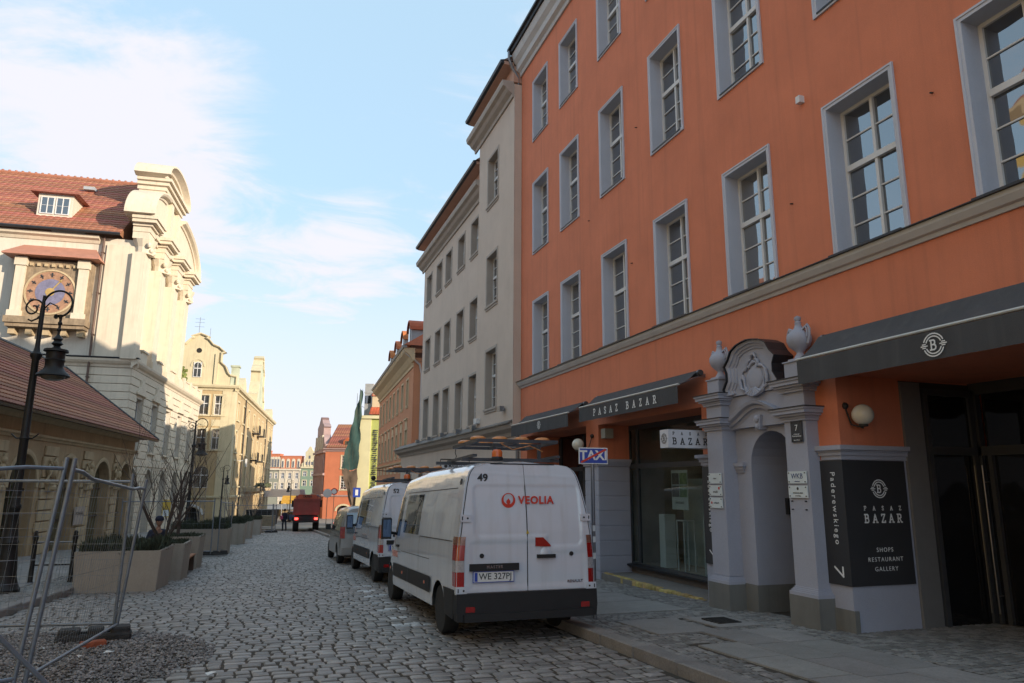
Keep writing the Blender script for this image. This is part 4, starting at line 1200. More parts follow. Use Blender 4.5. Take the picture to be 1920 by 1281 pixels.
# ================================================================== BEIGE HOUSE (same facade line, beyond the orange one)
m_beige = mat('beige_plaster', (0.58, 0.475, 0.395), 0.9, 0.07, 0.9, 0.3, 120, stain=0.18, stain_col=(0.30, 0.25, 0.21), fine=0.05)
m_beigetrim = mat('beige_trim', (0.40, 0.345, 0.30), 0.85, 0.08, 2, .15, 80, stain=.15)
m_gl2 = glass_mat('window_glass_dim', (0.03, 0.032, 0.036), mixf=.6)
BX0 = 43.3
BH = thing('beige_building', 'plain beige rendered house with small deep windows, between the orange and salmon houses', 'building', (8.0, BX0, 0), R(-90))
B = lambda s: BX0 - s
bcols = [26.9 + 2.55 * k for k in range(5)]
bcols = [27.85, 30.05, 32.4, 34.35, 36.65]
brow = [(4.2, 6.25), (7.85, 9.45), (11.5, 13.0)]
mb = MB(); ops = []
for c in bcols:
    for a, b_ in brow: ops.append((B(c) - .55, B(c) + .55, a, b_, 0, .32))
wall(mb, (0, 0, 0), 0, B(26.4), 3.7, 14.2, ops, x0=B(38.0))
mb.quad((B(38.0), 0, 3.7), (B(38.0), 0, 14.2), (B(38.0), 11, 14.2), (B(38.0), 11, 3.7))
# nearer bay stands slightly proud and rises higher
ops = [(B(24.5) - .62, B(24.5) + .62, a, b_, 0, .32) for a, b_ in ((4.55, 6.7), (8.45, 10.4), (12.5, 14.45))]
wall(mb, (0, -.28, 0), 0, B(22.04), 3.7, 16.1, ops, x0=B(26.4))
mb.quad((B(26.4), -.28, 3.7), (B(26.4), -.28, 16.1), (B(26.4), .5, 16.1), (B(26.4), .5, 3.7))
mb.quad((B(22.06), -.28, 3.7), (B(22.06), 11, 3.7), (B(22.06), 11, 16.1), (B(22.06), -.28, 16.1))
aops = [(B(x) - .75, B(x) + .75, -2.6, 2.5, 1.0, .3) for x in (24.4, 28.0, 31.0, 34.2, 37.3, 40.4)]
wall(mb, (0, 0, 0), 0, B(22.04), -3, 3.7, aops)
mb.quad((0, 0, -3), (0, 0, 3.7), (0, 8, 3.7), (0, 8, -3))
mb.build('wall', m_beige, BH, fix=False)
wcache = {}
def plain_surround(w, h, m, band=.1, sill=True):
    key = (w, round(h, 2), m.name)
    if key not in wcache:
        q = MB(); q.sweep([(0, 0), (0, h), (w, h), (w, 0)], [(0, band), (.025, band), (.03, .02), (.022, -.006), (-.26, -.006)])
        q.box(-.12, w + .12, -.07, .28, -.075, 0)
        q.box(-.08, w + .08, -.035, .0, -.16, -.075)
        wcache[key] = q.mesh('window_surround', m)
        bb = bmesh.new(); bb.from_mesh(wcache[key]); bmesh.ops.recalc_face_normals(bb, faces=bb.faces); bb.to_mesh(wcache[key]); bb.free()
    return wcache[key]
for c in bcols:
    for a, b_ in brow:
        inst(plain_surround(1.1, b_ - a, m_beigetrim), 'window_surround', BH, (B(c) - .55, 0, a))
        put_window(BH, (B(c) - .55, .24, a + .01), 0, 1.1, b_ - a - .02, 2, 1, 2, m_wframe, m_gl2)
for a, b_ in ((4.55, 6.7), (8.45, 10.4), (12.5, 14.45)):
    inst(plain_surround(1.24, b_ - a, m_beigetrim), 'window_surround', BH, (B(24.5) - .62, -.28, a))
    put_window(BH, (B(24.5) - .62, -.04, a + .01), 0, 1.24, b_ - a - .02, 2, 2, 3, m_wframe, m_gl2)
for x in (24.4, 28.0, 31.0, 34.2, 37.3, 40.4):
    q = MB(); q.box(B(x) - .75, B(x) + .75, .22, .26, -2.6, 2.5); q.build('shop_window', m_gl2, BH)
    q = MB(); n = 14
    q.sweep([(B(x) + .75 * math.cos(math.pi - math.pi * k / n), 1.75 + .75 * math.sin(math.pi * k / n)) for k in range(n + 1)], [(0, 0), (.04, 0), (.05, .06), (.03, .1), (0, .1)]); q.build('arch_moulding', m_beigetrim, BH)
cpr = [(0, -.25), (.06, -.25), (.08, -.12), (.22, -.02), (.3, .1), (.42, .16), (.45, .3), (.45, .36), (0, .36)]
q = MB(); q.sweep([(-.3, 3.62), (B(22.1), 3.62)], [(0, -.18), (.05, -.18), (.1, -.05), (.3, .05), (.36, .16), (.36, .2), (0, .2)]); q.build('string_course', m_beigetrim, BH)
q = MB(); q.sweep([(-.4, 3.82), (B(22.1), 3.82)], [(0, 0), (.42, 0), (.42, .04), (0, .3)]); q.build('course_flashing', mat('worn_sheet', (0.13, 0.115, 0.1), .6, .3, 3), BH)
q = MB(); q.sweep([(B(38.4), 13.85), (B(26.4), 13.85)], cpr); q.build('main_cornice', m_beigetrim, BH)
q = MB(); q.T = Matrix.Translation((0, -.28, 0)); q.sweep([(B(26.95), 15.85), (B(22.1), 15.85)], cpr); q.build('main_cornice', m_beigetrim, BH)
# attic band, gutter and roof
q = MB(); q.box(B(37.6), B(26.4), -.02, 10, 14.2, 14.95); q.box(B(26.3), B(22.1), -.3, 10, 16.2, 16.85); q.build('attic', m_corn, BH)
q = MB(); q.sweep([(B(38.3), 14.95), (B(26.5), 14.95)], [(.38, .02), (.50, .05), (.53, .15), (.40, .19), (.38, .02)]); q.build('roof_gutter', m_sill, BH)
q = MB(); q.T = Matrix.Translation((0, -.28, 0)); q.sweep([(B(26.9), 16.85), (B(22.1), 16.85)], [(.38, .02), (.50, .05), (.53, .15), (.40, .19), (.38, .02)]); q.build('roof_gutter', m_sill, BH)
q = MB(); q.sweep([(B(38.3), 14.93), (B(26.5), 14.93)], [(0, 0), (.12, 0), (.39, .03), (.39, .15), (0, .15)]); q.T = Matrix.Translation((0, -.28, 0)); q.sweep([(B(26.9), 16.83), (B(22.1), 16.83)], [(0, 0), (.12, 0), (.39, .03), (.39, .15), (0, .15)]); q.build('eaves_moulding', m_corn, BH)
q = MB(); q.prism([(-.42, 15.12), (5.5, 19.4), (11.5, 15.12)], B(38.2), B(26.4), 'x'); q.prism([(-.68, 17.03), (5.5, 21.2), (11.5, 17.03)], B(26.4), B(22.1), 'x'); q.build('roof', mat('brown_roof', (0.20, 0.125, 0.095), .8, .2, 2), BH)
for (s_, z_) in ((26.3, 3.95), (28.7, 3.98), (31.4, 4.0), (34.0, 4.0), (36.6, 4.0), (22.9, 4.35)):
    q = MB(); q.cyl((B(s_), -.05, z_), (B(s_), -.35, z_ + .02), .02); q.cbox((B(s_), -.42, z_ + .02), (.3, .16, .16)); q.build('flood_light', m_zinc, BH)
q = MB(); q.box(B(26.2), B(25.8), -.42, -.28, 4.1, 4.3); q.build('camera_box', m_wframe, BH)
# hanging sign
t = bpy.data.objects.new('hanging_sign', None); COL.objects.link(t); t.matrix_world = Matrix.Translation((8.0, BX0, 0)) @ Matrix.Rotation(R(-90), 4, 'Z')
tag(t, 'white hanging sign reading MASIOTA on an iron bracket at the beige house', 'sign')
q = MB(); sx = B(26.9)
q.box(sx - .05, sx + .05, -1.42, -.42, 2.38, 2.68); q.build('board', mat('sign_acrylic', (0, 0, 0)), t)
q = MB(); q.tube([(sx, 0, 2.78), (sx, -1.5, 2.78)], .02); q.tube([(sx, -1.5, 2.78), (sx, -1.5, 2.3)], .015); q.tube([(sx, -.36, 2.78), (sx, -.36, 2.3)], .015)
q.tube([(sx, -.9, 3.2), (sx, -.93, 3.05), (sx, -.88, 2.9), (sx, -.92, 2.78)], .015); q.build('bracket', m_iron, t, smooth=40)
text(t, 'MASIOTA', .16, Matrix.Translation((sx + .052, -.86, 2.53)) @ Matrix.Rotation(R(90), 4, 'Z') @ Matrix.Rotation(R(90), 4, 'X'), m_board, bold=.004, ext=.001)
q = MB(); q.lathe([(0, 0), (.07, 0), (.07, .003)], (sx + .051, -1.3, 2.53), 16, 'x'); q.build('logo', m_board, t)

# ================================================================== SALMON HOUSE
m_salmon = mat('salmon_plaster', (0.56, 0.26, 0.145), 0.9, 0.08, 1.0, 0.3, 60, stain=.2)
m_cream = mat('cream_trim', (0.60, 0.47, 0.30), 0.85, 0.08, 2, .1)
m_tile = mat('orange_roof_tile', (0.50, 0.13, 0.045), 0.75, 0.2, 3, .2, 30, island=.25, stain=.2)
SA = R(-90 - 3.3)
FX, FY = 8.84, 44.5
# origin at the far end so that local x runs back towards the camera
Ls = 22.0
sdx, sdy = math.sin(R(3.3)), math.cos(R(3.3))
SH_ = thing('salmon_building', 'salmon and cream house with rounded dormers, beyond the beige house', 'building', (FX + sdx * Ls, FY + sdy * Ls, 0), SA)
s2 = lambda u: Ls - u
mb = MB(); ops = []
scol = [2.7, 5.3, 7.9, 10.4, 12.9, 15.3, 17.9, 20.4]
for u in scol:
    ops += [(s2(u) - .5, s2(u) + .5, 7.0, 8.75, 0, .22), (s2(u) - .5, s2(u) + .5, 3.75, 5.4, 0, .22)]
wall(mb, (0, 0, 0), 0, Ls, -4, 9.6, ops)
mb.quad((Ls, 0, -4), (Ls, 10, -4), (Ls, 10, 9.6), (Ls, 0, 9.6)); mb.quad((0, 0, -4), (0, 0, 9.6), (0, 10, 9.6), (0, 10, -4))
mb.build('wall', m_salmon, SH_, fix=False)
for u in scol:
    for (a, b_) in ((7.0, 8.75), (3.75, 5.4)):
        inst(plain_surround(1.0, b_ - a, m_cream, band=.13), 'window_surround', SH_, (s2(u) - .5, 0, a))
        put_window(SH_, (s2(u) - .5, .15, a + .01), 0, 1.0, b_ - a - .02, 2, 1, 1, m_cream, m_gl2)
    q = MB(); q.box(s2(u) - .5, s2(u) + .5, -.03, 0, 5.55, 6.05); q.box(s2(u) - .66, s2(u) + .66, -.12, 0, 6.05, 6.15); q.box(s2(u) - .6, s2(u) + .6, -.035, 0, 2.6, 3.2); q.build('window_panel', m_cream, SH_)
q = MB(); q.sweep([(0, 9.25), (Ls, 9.25)], [(0, 0), (.06, 0), (.1, .15), (.2, .25), (0, .25)]); q.sweep([(0, 9.6), (Ls + .4, 9.6)], [(0, 0), (.1, 0), (.3, .3), (.62, .55), (.7, .7), (.7, .8), (0, .8)]); q.sweep([(0, 3.25), (Ls, 3.25)], [(0, 0), (.1, 0), (.14, .12), (0, .12)]); q.build('main_cornice', m_cream, SH_)
q = MB(); q.sweep([(-.1, 10.4), (Ls + .5, 10.4)], [(.55, 0), (.78, 0), (.85, .12), (.75, .2), (.55, .2)]); q.build('roof_gutter', mat('grey_gutter', (0.3, 0.31, 0.33), .5, .1), SH_)
q = MB(); v = [(-.3, -.75, 10.55), (Ls + .6, -.75, 10.55), (Ls - 3, 5, 14.6), (1.5, 5, 14.6), (Ls + .6, 10.5, 10.5), (-.3, 10.5, 10.5)]
q.add(v, [(0, 1, 2, 3), (1, 4, 2), (4, 5, 3, 2), (5, 0, 3)]); q.build('roof', m_tile, SH_)
q = MB(); q.tube([(Ls - .2, -.65, 10.3), (Ls + .02, -.5, 10.1), (Ls + .12, .35, 9.4), (Ls + .14, .5, 8.8), (Ls + .14, .5, 3.2)], .07, 8); q.build('downpipe', mat('pale_pipe', (0.5, 0.48, 0.46), .4, .1, metal=.4), SH_, smooth=40)
for u in (3.6, 7.2, 11.2, 15.4):
    x = s2(u); q = MB(); n = 10
    prf = [(x - .75, 11.0), (x - .75, 12.3)] + [(x - .75 * math.cos(math.pi * k / n), 12.3 + .65 * math.sin(math.pi * k / n)) for k in range(n + 1)] + [(x + .75, 12.3), (x + .75, 11.0)]
    q.prism(prf[::-1], .15, 3.2, 'y'); d = q.build('dormer', mat('zinc_grey', (0.34, 0.36, 0.38), .6, .15), SH_)
    q = MB(); q.sweep([(x - .8 * math.cos(math.pi * k / n), 12.3 + .7 * math.sin(math.pi * k / n)) for k in range(n + 1)], [(-.02, 0), (-.02, .1), (-3.0, .1), (-3.0, 0)]); q.build('dormer_roof', m_tile, d)
    q = MB(); q.box(x - .4, x + .4, .1, .15, 11.3, 12.5); q.build('dormer_window', m_gl2, d)
# bracket clock lamp on the far corner
q = MB(); q.tube([(s2(14), 0, 2.9), (s2(14), -1.0, 3.0), (s2(14), -1.2, 2.8), (s2(14), -1.0, 2.6)], .03, 6); q.ball((s2(14), -1.0, 2.35), .2, 8); q.build('wall_lantern', m_iron, SH_)

# ================================================================== LEFT SIDE frame: u along the left frontage, n towards the street
TL = R(5.67)
def Lw(u, n, z=0.0):
    return (math.sin(TL) * u + math.cos(TL) * n, math.cos(TL) * u - math.sin(TL) * n, z)
LROT = R(90) - TL

# ---- guardhouse
m_sand = mat('sand_render', (0.40, 0.285, 0.165), 0.9, 0.12, 1.2, 0.3, 50, stain=0.35, stain_col=(0.20, 0.13, 0.075), fine=.06)
m_sandl = mat('sand_stone', (0.47, 0.36, 0.22), 0.85, 0.15, 2, .3, 50, stain=.3, stain_col=(0.2, 0.15, 0.1))
m_rtile = mat('red_roof_tile', (0.32, 0.125, 0.075), 0.75, 0.18, 2.0, .25, 30, island=.22, stain=.2)
U0 = 20.0
GH = thing('guardhouse', 'low sand-coloured arcaded guardhouse with red hipped roof, behind the left planters', 'building', Lw(U0, -11.5), LROT)
g = lambda u: u - U0
arcs = [(21.4, 1.25), (26.05, 1.25), (30.7, 1.25), (35.4, 1.15), (40.0, 1.3), (44.0, .95)]
mb = MB(); ops = [(g(c) - w, g(c) + w, -3, 2.88, 1.0, .5) for c, w in arcs]
wall(mb, (0, 0, 0), 0, g(45.5), -3, 4.4, ops)
mb.quad((g(45.5), 0, -3), (g(45.5), 8, -3), (g(45.5), 8, 4.4), (g(45.5), 0, 4.4)); mb.quad((0, 0, -3), (0, 0, 4.4), (0, 8, 4.4), (0, 8, -3))
mb.build('wall', m_sand, GH, fix=False)
m_green = glass_mat('tinted_glass', (0.06, 0.07, 0.045), mixf=.3)
m_ygreen = mat('yellow_green_reflection', (0.36, 0.36, 0.10), .7, .4, 3)
for k, (c, w) in enumerate(arcs):
    q = MB(); q.box(g(c) - w, g(c) + w, .42, .45, -3, 2.88); q.build('arch_glazing', m_green, GH)
    q = MB(); q.box(g(c) - .04, g(c) + .04, .36, .42, -3, 2.85)
    for z in (1.55, .2): q.box(g(c) - w, g(c) - .04, .36, .42, z - .05, z + .05); q.box(g(c) + .04, g(c) + w, .36, .42, z - .05, z + .05)
    q.build('glazing_bar', mat('dark_timber', (0.06, 0.04, 0.025), .7, .2), GH)
    q = MB(); n = 16; zc = 2.88 - w
    q.sweep([(g(c) - w * math.cos(math.pi * j / n), zc + w * math.sin(math.pi * j / n)) for j in range(n + 1)], [(0, 0), (.05, 0), (.07, .08), (.05, .2), (0, .2)]); q.build('arch_moulding', m_sandl, GH)
    if k in (2,):
        for x in (-.8, .35):
            q = MB(); q.box(g(c) + x, g(c) + x + .32, .3, .36, -1.4, 1.7); q.build('glazing_reflection', m_ygreen, GH)  # yellow-green reflection in the arch glass, put in as coloured strips
# rusticated piers between the arches, each of separate blocks
for k in range(len(arcs)):
    a = arcs[k][0] + arcs[k][1] + .25
    b_ = arcs[k + 1][0] - arcs[k + 1][1] - .25 if k < len(arcs) - 1 else 45.5
    if b_ - a < .4: continue
    z = 3.3; j = 0
    while z > -1.9:
        ww = .0 if j % 2 else .12
        q = MB(); q.bev(g(a) + .1 + ww, g(b_) - .1 - ww, -.09, 0.0, z - .40, z - .03, .02); q.build('stone_block', m_sandl, GH)
        z -= .43; j += 1
    # mask bracket and trophy above each pier
    q = MB(); cx = g((a + b_) / 2)
    q.box(cx - .45, cx + .45, -.3, -.09, 1.75, 1.86); q.box(cx - .35, cx + .35, -.25, -.09, 1.5, 1.75); q.ball((cx, -.24, 1.6), .2, 10, (1.2, .7, .8)); q.build('bracket_mask', m_sandl, GH)
    q = MB()
    q.ball((cx, -.2, 2.25), .2, 10, (1, .7, 1.2)); q.ball((cx, -.22, 2.58), .13, 10); q.tube([(cx - .5, -.16, 1.9), (cx - .15, -.2, 2.3), (cx + .3, -.15, 2.8)], .05, 6); q.tube([(cx + .5, -.16, 1.95), (cx + .1, -.2, 2.3), (cx - .35, -.15, 2.7)], .05, 6)
    q.tube([(cx - .35, -.15, 2.15), (cx - .55, -.2, 2.35), (cx - .4, -.18, 2.55)], [.06, .09, .03], 7); q.build('trophy_relief', m_sandl, GH, smooth=60)
q = MB(); q.sweep([(-.05, 3.45), (g(45.5) + .05, 3.45)], [(0, 0), (.06, 0), (.1, .08), (.18, .12), (.2, .2), (0, .24)]); q.sweep([(-.05, 4.15), (g(45.5) + .1, 4.15)], [(0, 0), (.08, 0), (.15, .12), (.3, .2), (0, .2)]); q.build('cornice', m_sandl, GH)
# hipped roof laid in courses of pantiles
def tiled_slope(a, b, c, d, course, pitch, amp=.025, thick=.03):
    """quad a-b (eave) c-d (ridge, above b and a); returns MB of overlapping wavy courses"""
    a, b, c, d = map(Vector, (a, b, c, d)); mb = MB()
    H = ((d - a).length + (c - b).length) / 2; nr = max(2, int(H / course))
    nrm = (b - a).cross(d - a).normalized()
    for r_ in range(nr):
        t0, t1 = r_ / nr, (r_ + 1.12) / nr
        p0, p1 = a.lerp(d, t0), b.lerp(c, t0); q0, q1 = a.lerp(d, min(1, t1)), b.lerp(c, min(1, t1))
        L_ = (p1 - p0).length; nc = max(2, int(L_ / pitch)) * 4
        v = []; f = []
        for k in range(nc + 1):
            w = amp * abs(math.sin(math.pi * k / 4)) ** .7
            v.append(p0.lerp(p1, k / nc) + nrm * (thick + w)); v.append(q0.lerp(q1, k / nc) + nrm * (w * .6)); v.append(p0.lerp(p1, k / nc) + nrm * (w - .01))
        for k in range(nc):
            i = 3 * k; f.append((i, i + 3, i + 4, i + 1)); f.append((i + 2, i + 5, i + 3, i))
        mb.add(v, f)
    return mb
e0, e1, rz_ = 4.38, 4.38, 7.95
ev = -.85
A = (-3, ev, e0); Bv = (g(47.0), ev, e1); Cv = (g(45.9) - 3.2, 3.2, rz_); Dv = (-3, 3.2, rz_)
E = tiled_slope(A, Bv, Cv, Dv, .3, .24)
tag(E.build('roof_tiles', m_rtile, GH, fix=False), kind='stuff')
E = tiled_slope(Bv, (g(47.0), 8.8, e1), (g(45.9) - 3.2, 3.3, rz_), Cv, .3, .24); tag(E.build('roof_tiles', m_rtile, GH, fix=False), kind='stuff')
q = MB(); q.add([A, Bv, Cv, Dv, (g(47.0), 8.8, e1), (-3, 8.8, e1)], [(0, 1, 2, 3), (1, 4, 2), (4, 5, 3, 2), (0, 3, 5), (0, 5, 4, 1)])
q.v = [(x, y, z - .02) for x, y, z in q.v]; q.build('roof', m_rtile, GH)
q = MB(); q.tube([Bv, Cv], .11, 8); q.tube([Cv, Dv], .11, 8); q.build('ridge_tile', m_sill, GH)
q = MB(); q.sweep([(-3, e0 - .12), (g(47.0), e0 - .12)], [(-ev - .1, 0), (-ev + .04, 0), (-ev + .06, .1), (-ev - .1, .12)]); q.build('roof_gutter', m_sill, GH)
q = MB(); q.box(g(36.4), g(37.7), -.13, -.1, -.05, .75); q.build('wall_plaque', mat('faded_board', (0.4, 0.33, 0.28), .8, .1), GH)
text(GH, 'POSNANIA', .2, face(g(37.05), -.135, .45), m_board, name='plaque_lettering', ext=.002)

# ---- palace with the gilded clock (pale facade, baroque gable)
m_pale = mat('pale_render', (0.60, 0.54, 0.45), 0.9, 0.08, 0.8, 0.25, 40, stain=0.28, stain_col=(0.36, 0.28, 0.19), fine=.04)
m_palest = mat('pale_stone', (0.62, 0.535, 0.415), 0.85, 0.08, 1.5, 0.2, 40, stain=.25, stain_col=(0.33, 0.27, 0.2))
PU = 54.4
PA = thing('palace', 'tall pale baroque palace with columned gable front and astronomical clock on its side', 'building', Lw(PU, -14.5), LROT)
p = lambda u: u - PU
FR = 79.6
mb = MB()
pw = [(57.1, .95), (61.7, .95), (66.4, .95), (71.0, .95), (75.7, .95)]
ops = [(p(c) - w, p(c) + w, 4.2, 7.9, 0, .45) for c, w in pw] + [(p(c + .3) - 1.1, p(c + .3) + 1.1, -5, 2.9, 1.0, .5) for c, w in pw]
wall(mb, (0, 0, 0), 0, p(FR), -5, 9.8, ops)
# side wall towards the camera (local y runs away from the street)
wall(mb, (0, 40, 0), R(-90), 40, -5, 19.2, [])
mb.quad((p(FR), 0, -5), (p(FR), 40, -5), (p(FR), 40, 19), (p(FR), 0, 19)) if False else mb.quad((p(FR), 0, -5), (p(FR), 16, -5), (p(FR), 16, 10.4), (p(FR), 0, 10.4))
mb.build('wall', m_pale, PA, fix=False)
for c, w in pw:
    put_window(PA, (p(c) - w, .3, 4.2), 0, 2 * w, 3.7, 2, 1, 3, m_wframe, m_gl2)
    q = MB(); q.prism([(p(c) - w - .3, 8.15), (p(c) + w + .3, 8.15), (p(c) + w + .3, 8.3), (p(c) + .5, 8.75), (p(c) + .3, 9.15), (p(c), 9.35), (p(c) - .3, 9.15), (p(c) - .5, 8.75), (p(c) - w - .3, 8.3)], -.22, 0, 'y'); q.build('window_hood', m_palest, PA)
    q = MB(); q.box(p(c) - w - .2, p(c) + w + .2, -.2, .3, 4.02, 4.18); q.build('window_sill', m_palest, PA)
    q = MB(); q.box(p(c + .3) - 1.1, p(c + .3) + 1.1, .45, .5, -5, 2.9); q.build('arch_glazing', m_gl2, PA)
# rustic courses: blocks proud of the wall, cut at the windows
z = -2.0; zi = 0
while z < 9.5:
    xs = [p(54.4) - .0]; segs = []
    cuts = []
    for c, w in pw:
        if z + .5 > 4.05 and z < 7.95: cuts.append((p(c) - w - .02, p(c) + w + .02))
        if z < 2.9:
            rr = 1.1 if z + .3 < 1.8 else math.sqrt(max(0.05, 1.21 - (z + .1 - 1.8) ** 2)) if z < 2.9 else 0
            cuts.append((p(c + .3) - rr - .02, p(c + .3) + rr + .02))
        if 8.0 < z + .3 < 9.35: cuts.append((p(c) - .6, p(c) + .6))
    cuts.sort(); x = p(54.4) - .1
    for a, b_ in cuts + [(p(FR), None)]:
        if a - x > .15:
            q = MB(); q.bev(x, a, -.09, 0.001, z + .03, z + .53, .03); q.build('stone_block', m_palest, PA)
        x = b_ if b_ is not None else x
    q = MB(); q.bev(-.1, 0, .002, 40, z + .03, z + .53, .03); q.build('stone_block', m_palest, PA)
    z += .56; zi += 1
q = MB(); pr = [(0, 0), (.1, 0), (.15, .15), (.3, .25), (.42, .4), (.45, .55), (0, .6)]
q.sweep([(-.4, 9.75), (p(FR) + .3, 9.75)], pr); q.build('string_course', m_palest, PA)
q = MB(); q.T = Matrix.Translation((0, 40, 0)) @ Matrix.Rotation(R(-90), 4, 'Z'); q.sweep([(0, 9.8), (40.4, 9.8)], pr); q.sweep([(0, 18.7), (37, 18.7)], [(0, 0), (.08, 0), (.2, .2), (.45, .3), (.5, .5), (0, .5)]); q.build('string_course', m_palest, PA)
q = MB(); q.T = Matrix.Translation((0, 40, 0)) @ Matrix.Rotation(R(-90), 4, 'Z'); q.box(0, 40.5, -.5, 0, 10.42, 10.47); q.build('lead_flashing', m_sill, PA)
# balustrade terrace on the far part
q = MB()
for a, b_ in ((70.6, 71.2), (73.6, 74.2), (76.4, 77.0), (79.0, 79.6)): q.box(p(a), p(b_), -.25, .35, 10.35, 11.45)
q.box(p(71.2), p(79), -.1, .15, 10.35, 11.2); q.box(p(71.2), p(79), -.16, .2, 11.2, 11.32); q.build('balustrade', m_palest, PA)
# upper order
q = MB(); wall(q, (0, .7, 0), 0, p(70.3), 10.3, 21.2, []); q.quad((p(70.3), .7, 10.3), (p(70.3), 6, 10.3), (p(70.3), 6, 21.2), (p(70.3), .7, 21.2)); q.build('upper_wall', m_pale, PA, fix=False)
colu = [(53.9, 55.2), (58.7, 60.2), (63.5, 65.0), (68.1, 69.6)]
for k, (a, b_) in enumerate(colu):
    xa, xb = p(a), p(b_)
    q = MB(); q.box(xa - .12, xb + .12, -.32, .7, 10.36, 10.95); q.box(xa - .06, xb + .06, -.22, .7, 10.95, 11.15); q.box(xa, xb, -.15, .7, 11.15, 18.2); q.build('pilaster', m_palest, PA)
    q = MB(); q.lathe([(.62, 0), (.64, .1), (.58, .15), (.6, .5), (.78, .9), (.84, 1.05)], ((xa + xb) / 2, .1, 18.15), 4 * 3)
    for sg in (-1, 1): q.ball(((xa + xb) / 2 + sg * .65, -.35, 18.75), .22, 8, (1, .7, 1)); q.ball(((xa + xb) / 2 + sg * .35, -.45, 18.4), .16, 8)
    q.build('capital', m_palest, PA)
    # entablature breaks forward over every pilaster
    for (e, za, zb) in ((.0, 19.2, 19.7), (.05, 19.7, 20.1), (.2, 20.1, 20.3), (.5, 20.3, 20.55), (.62, 20.55, 20.8)):
        q = MB(); q.box(xa - e - .1, xb + e + .1, -.3 - e, .8, za, zb); q.build('entablature', m_palest, PA)
    if k < 3:
        q = MB(); cx = (b_ + colu[k + 1][0]) / 2 - PU
        q.prism([(cx - .5, 12.2), (cx + .5, 12.2), (cx + .5, 14.6), (cx, 15.3), (cx - .5, 14.6)], .55, .7, 'y'); q.build('niche_panel', m_palest, PA)
        q = MB(); q.box(cx - .75, cx + .75, -.1, .3, 10.38, 11.3); q.box(cx - .85, cx + .85, -.2, .4, 11.3, 11.42); q.build('parapet_block', m_palest, PA)
        q = MB(); q.ball((cx, .5, 15.7), .3, 8, (1, .6, 1.4)); q.build('relief_head', m_palest, PA)
for (e, za, zb) in ((.0, 19.2, 20.0), (.15, 20.0, 20.3), (.35, 20.3, 20.75)):
    q = MB(); q.box(p(54.2), p(70.0), .35 - e, .78, za, zb); q.build('entablature', m_palest, PA)
# broken segmental pediment: two curved horns, solid towards the roof
def horn(u0, z0, u1, z1, sg, yf=-.75, yb=1.3, th_=.55):
    n = 12; top = []
    for k in range(n + 1):
        t = k / n; a = t * math.pi / 2
        top.append((p(u0) + (p(u1) - p(u0)) * (1 - math.cos(a)), z0 + (z1 - z0) * math.sin(a)))
    q = MB()
    poly_ = top + [(top[-1][0], z0 - .05), (top[0][0], z0 - .05)]
    if sg > 0: poly_ = poly_[::-1]
    q.prism(poly_, yf + .5, yb, 'y'); q.build('pediment_field', m_palest, PA)
    q = MB(); path = top if sg > 0 else top[::-1]
    q.sweep(path, [(-yb, 0), (-yf - .4, 0), (-yf - .35, .15), (-yf - .1, .25), (-yf, .4), (-yf, .5), (-yb, .52)]); q.build('pediment_moulding', m_palest, PA, smooth=30)
horn(53.4, 20.8, 57.6, 23.3, 1)
horn(70.4, 20.8, 62.9, 23.5, -1)
# attic aedicule with its own curved top
q = MB(); q.box(p(57.3), p(63.0), .1, 1.6, 20.8, 24.45); q.build('attic', m_palest, PA)
for (a, b_) in ((57.2, 58.1), (59.8, 60.5), (62.2, 63.1)):
    q = MB(); q.box(p(a), p(b_), -.2, 1.7, 20.9, 24.3); q.build('attic_pilaster', m_palest, PA)
for (e, za, zb) in ((.1, 24.3, 24.65), (.3, 24.65, 24.95), (.5, 24.95, 25.2)):
    q = MB(); q.box(p(57.2) - e, p(63.1) + e, -.2 - e, 1.8, za, zb); q.build('entablature', m_palest, PA)
n = 16; cx = (p(57.2) + p(63.1)) / 2; hw_ = (p(63.1) - p(57.2)) / 2 + .5
arc = [(cx - hw_ * math.cos(math.pi * k / n), 25.2 + 1.25 * math.sin(math.pi * k / n)) for k in range(n + 1)]
q = MB(); q.prism(arc[::-1], .1, 1.8, 'y'); q.build('pediment_field', m_palest, PA)
q = MB(); q.sweep(arc, [(-1.9, 0), (.2, 0), (.25, .15), (.5, .3), (.7, .4), (.7, .55), (-1.9, .6)]); q.build('pediment_moulding', m_palest, PA, smooth=30)
# wedge between horn and attic (stepped scroll)
q = MB(); q.prism([(p(55.4), 22.4), (p(57.3), 22.4), (p(57.3), 24.1), (p(56.5), 23.9), (p(55.9), 23.2)], .2, 1.5, 'y'); q.build('scroll', m_palest, PA)
q = MB(); q.prism([(p(63.0), 22.4), (p(64.9), 22.4), (p(64.4), 23.2), (p(63.8), 23.9), (p(63.0), 24.1)], .2, 1.5, 'y'); q.build('scroll', m_palest, PA)
# corner pilaster strips on the side wall and downpipe
q = MB(); q.box(-.14, 0, -.1, 2.5, 10.5, 18.7); q.build('corner_strip', m_palest, PA)
q = MB(); q.tube([(-.25, 2.7, 19.2), (-.25, 2.7, -3)], .08, 8)
for z in (18, 15, 12, 9, 6): q.box(-.35, -.02, 2.6, 2.8, z, z + .06)
q.build('downpipe', mat('rust_pipe', (0.12, 0.07, 0.05), .6, .3), PA)
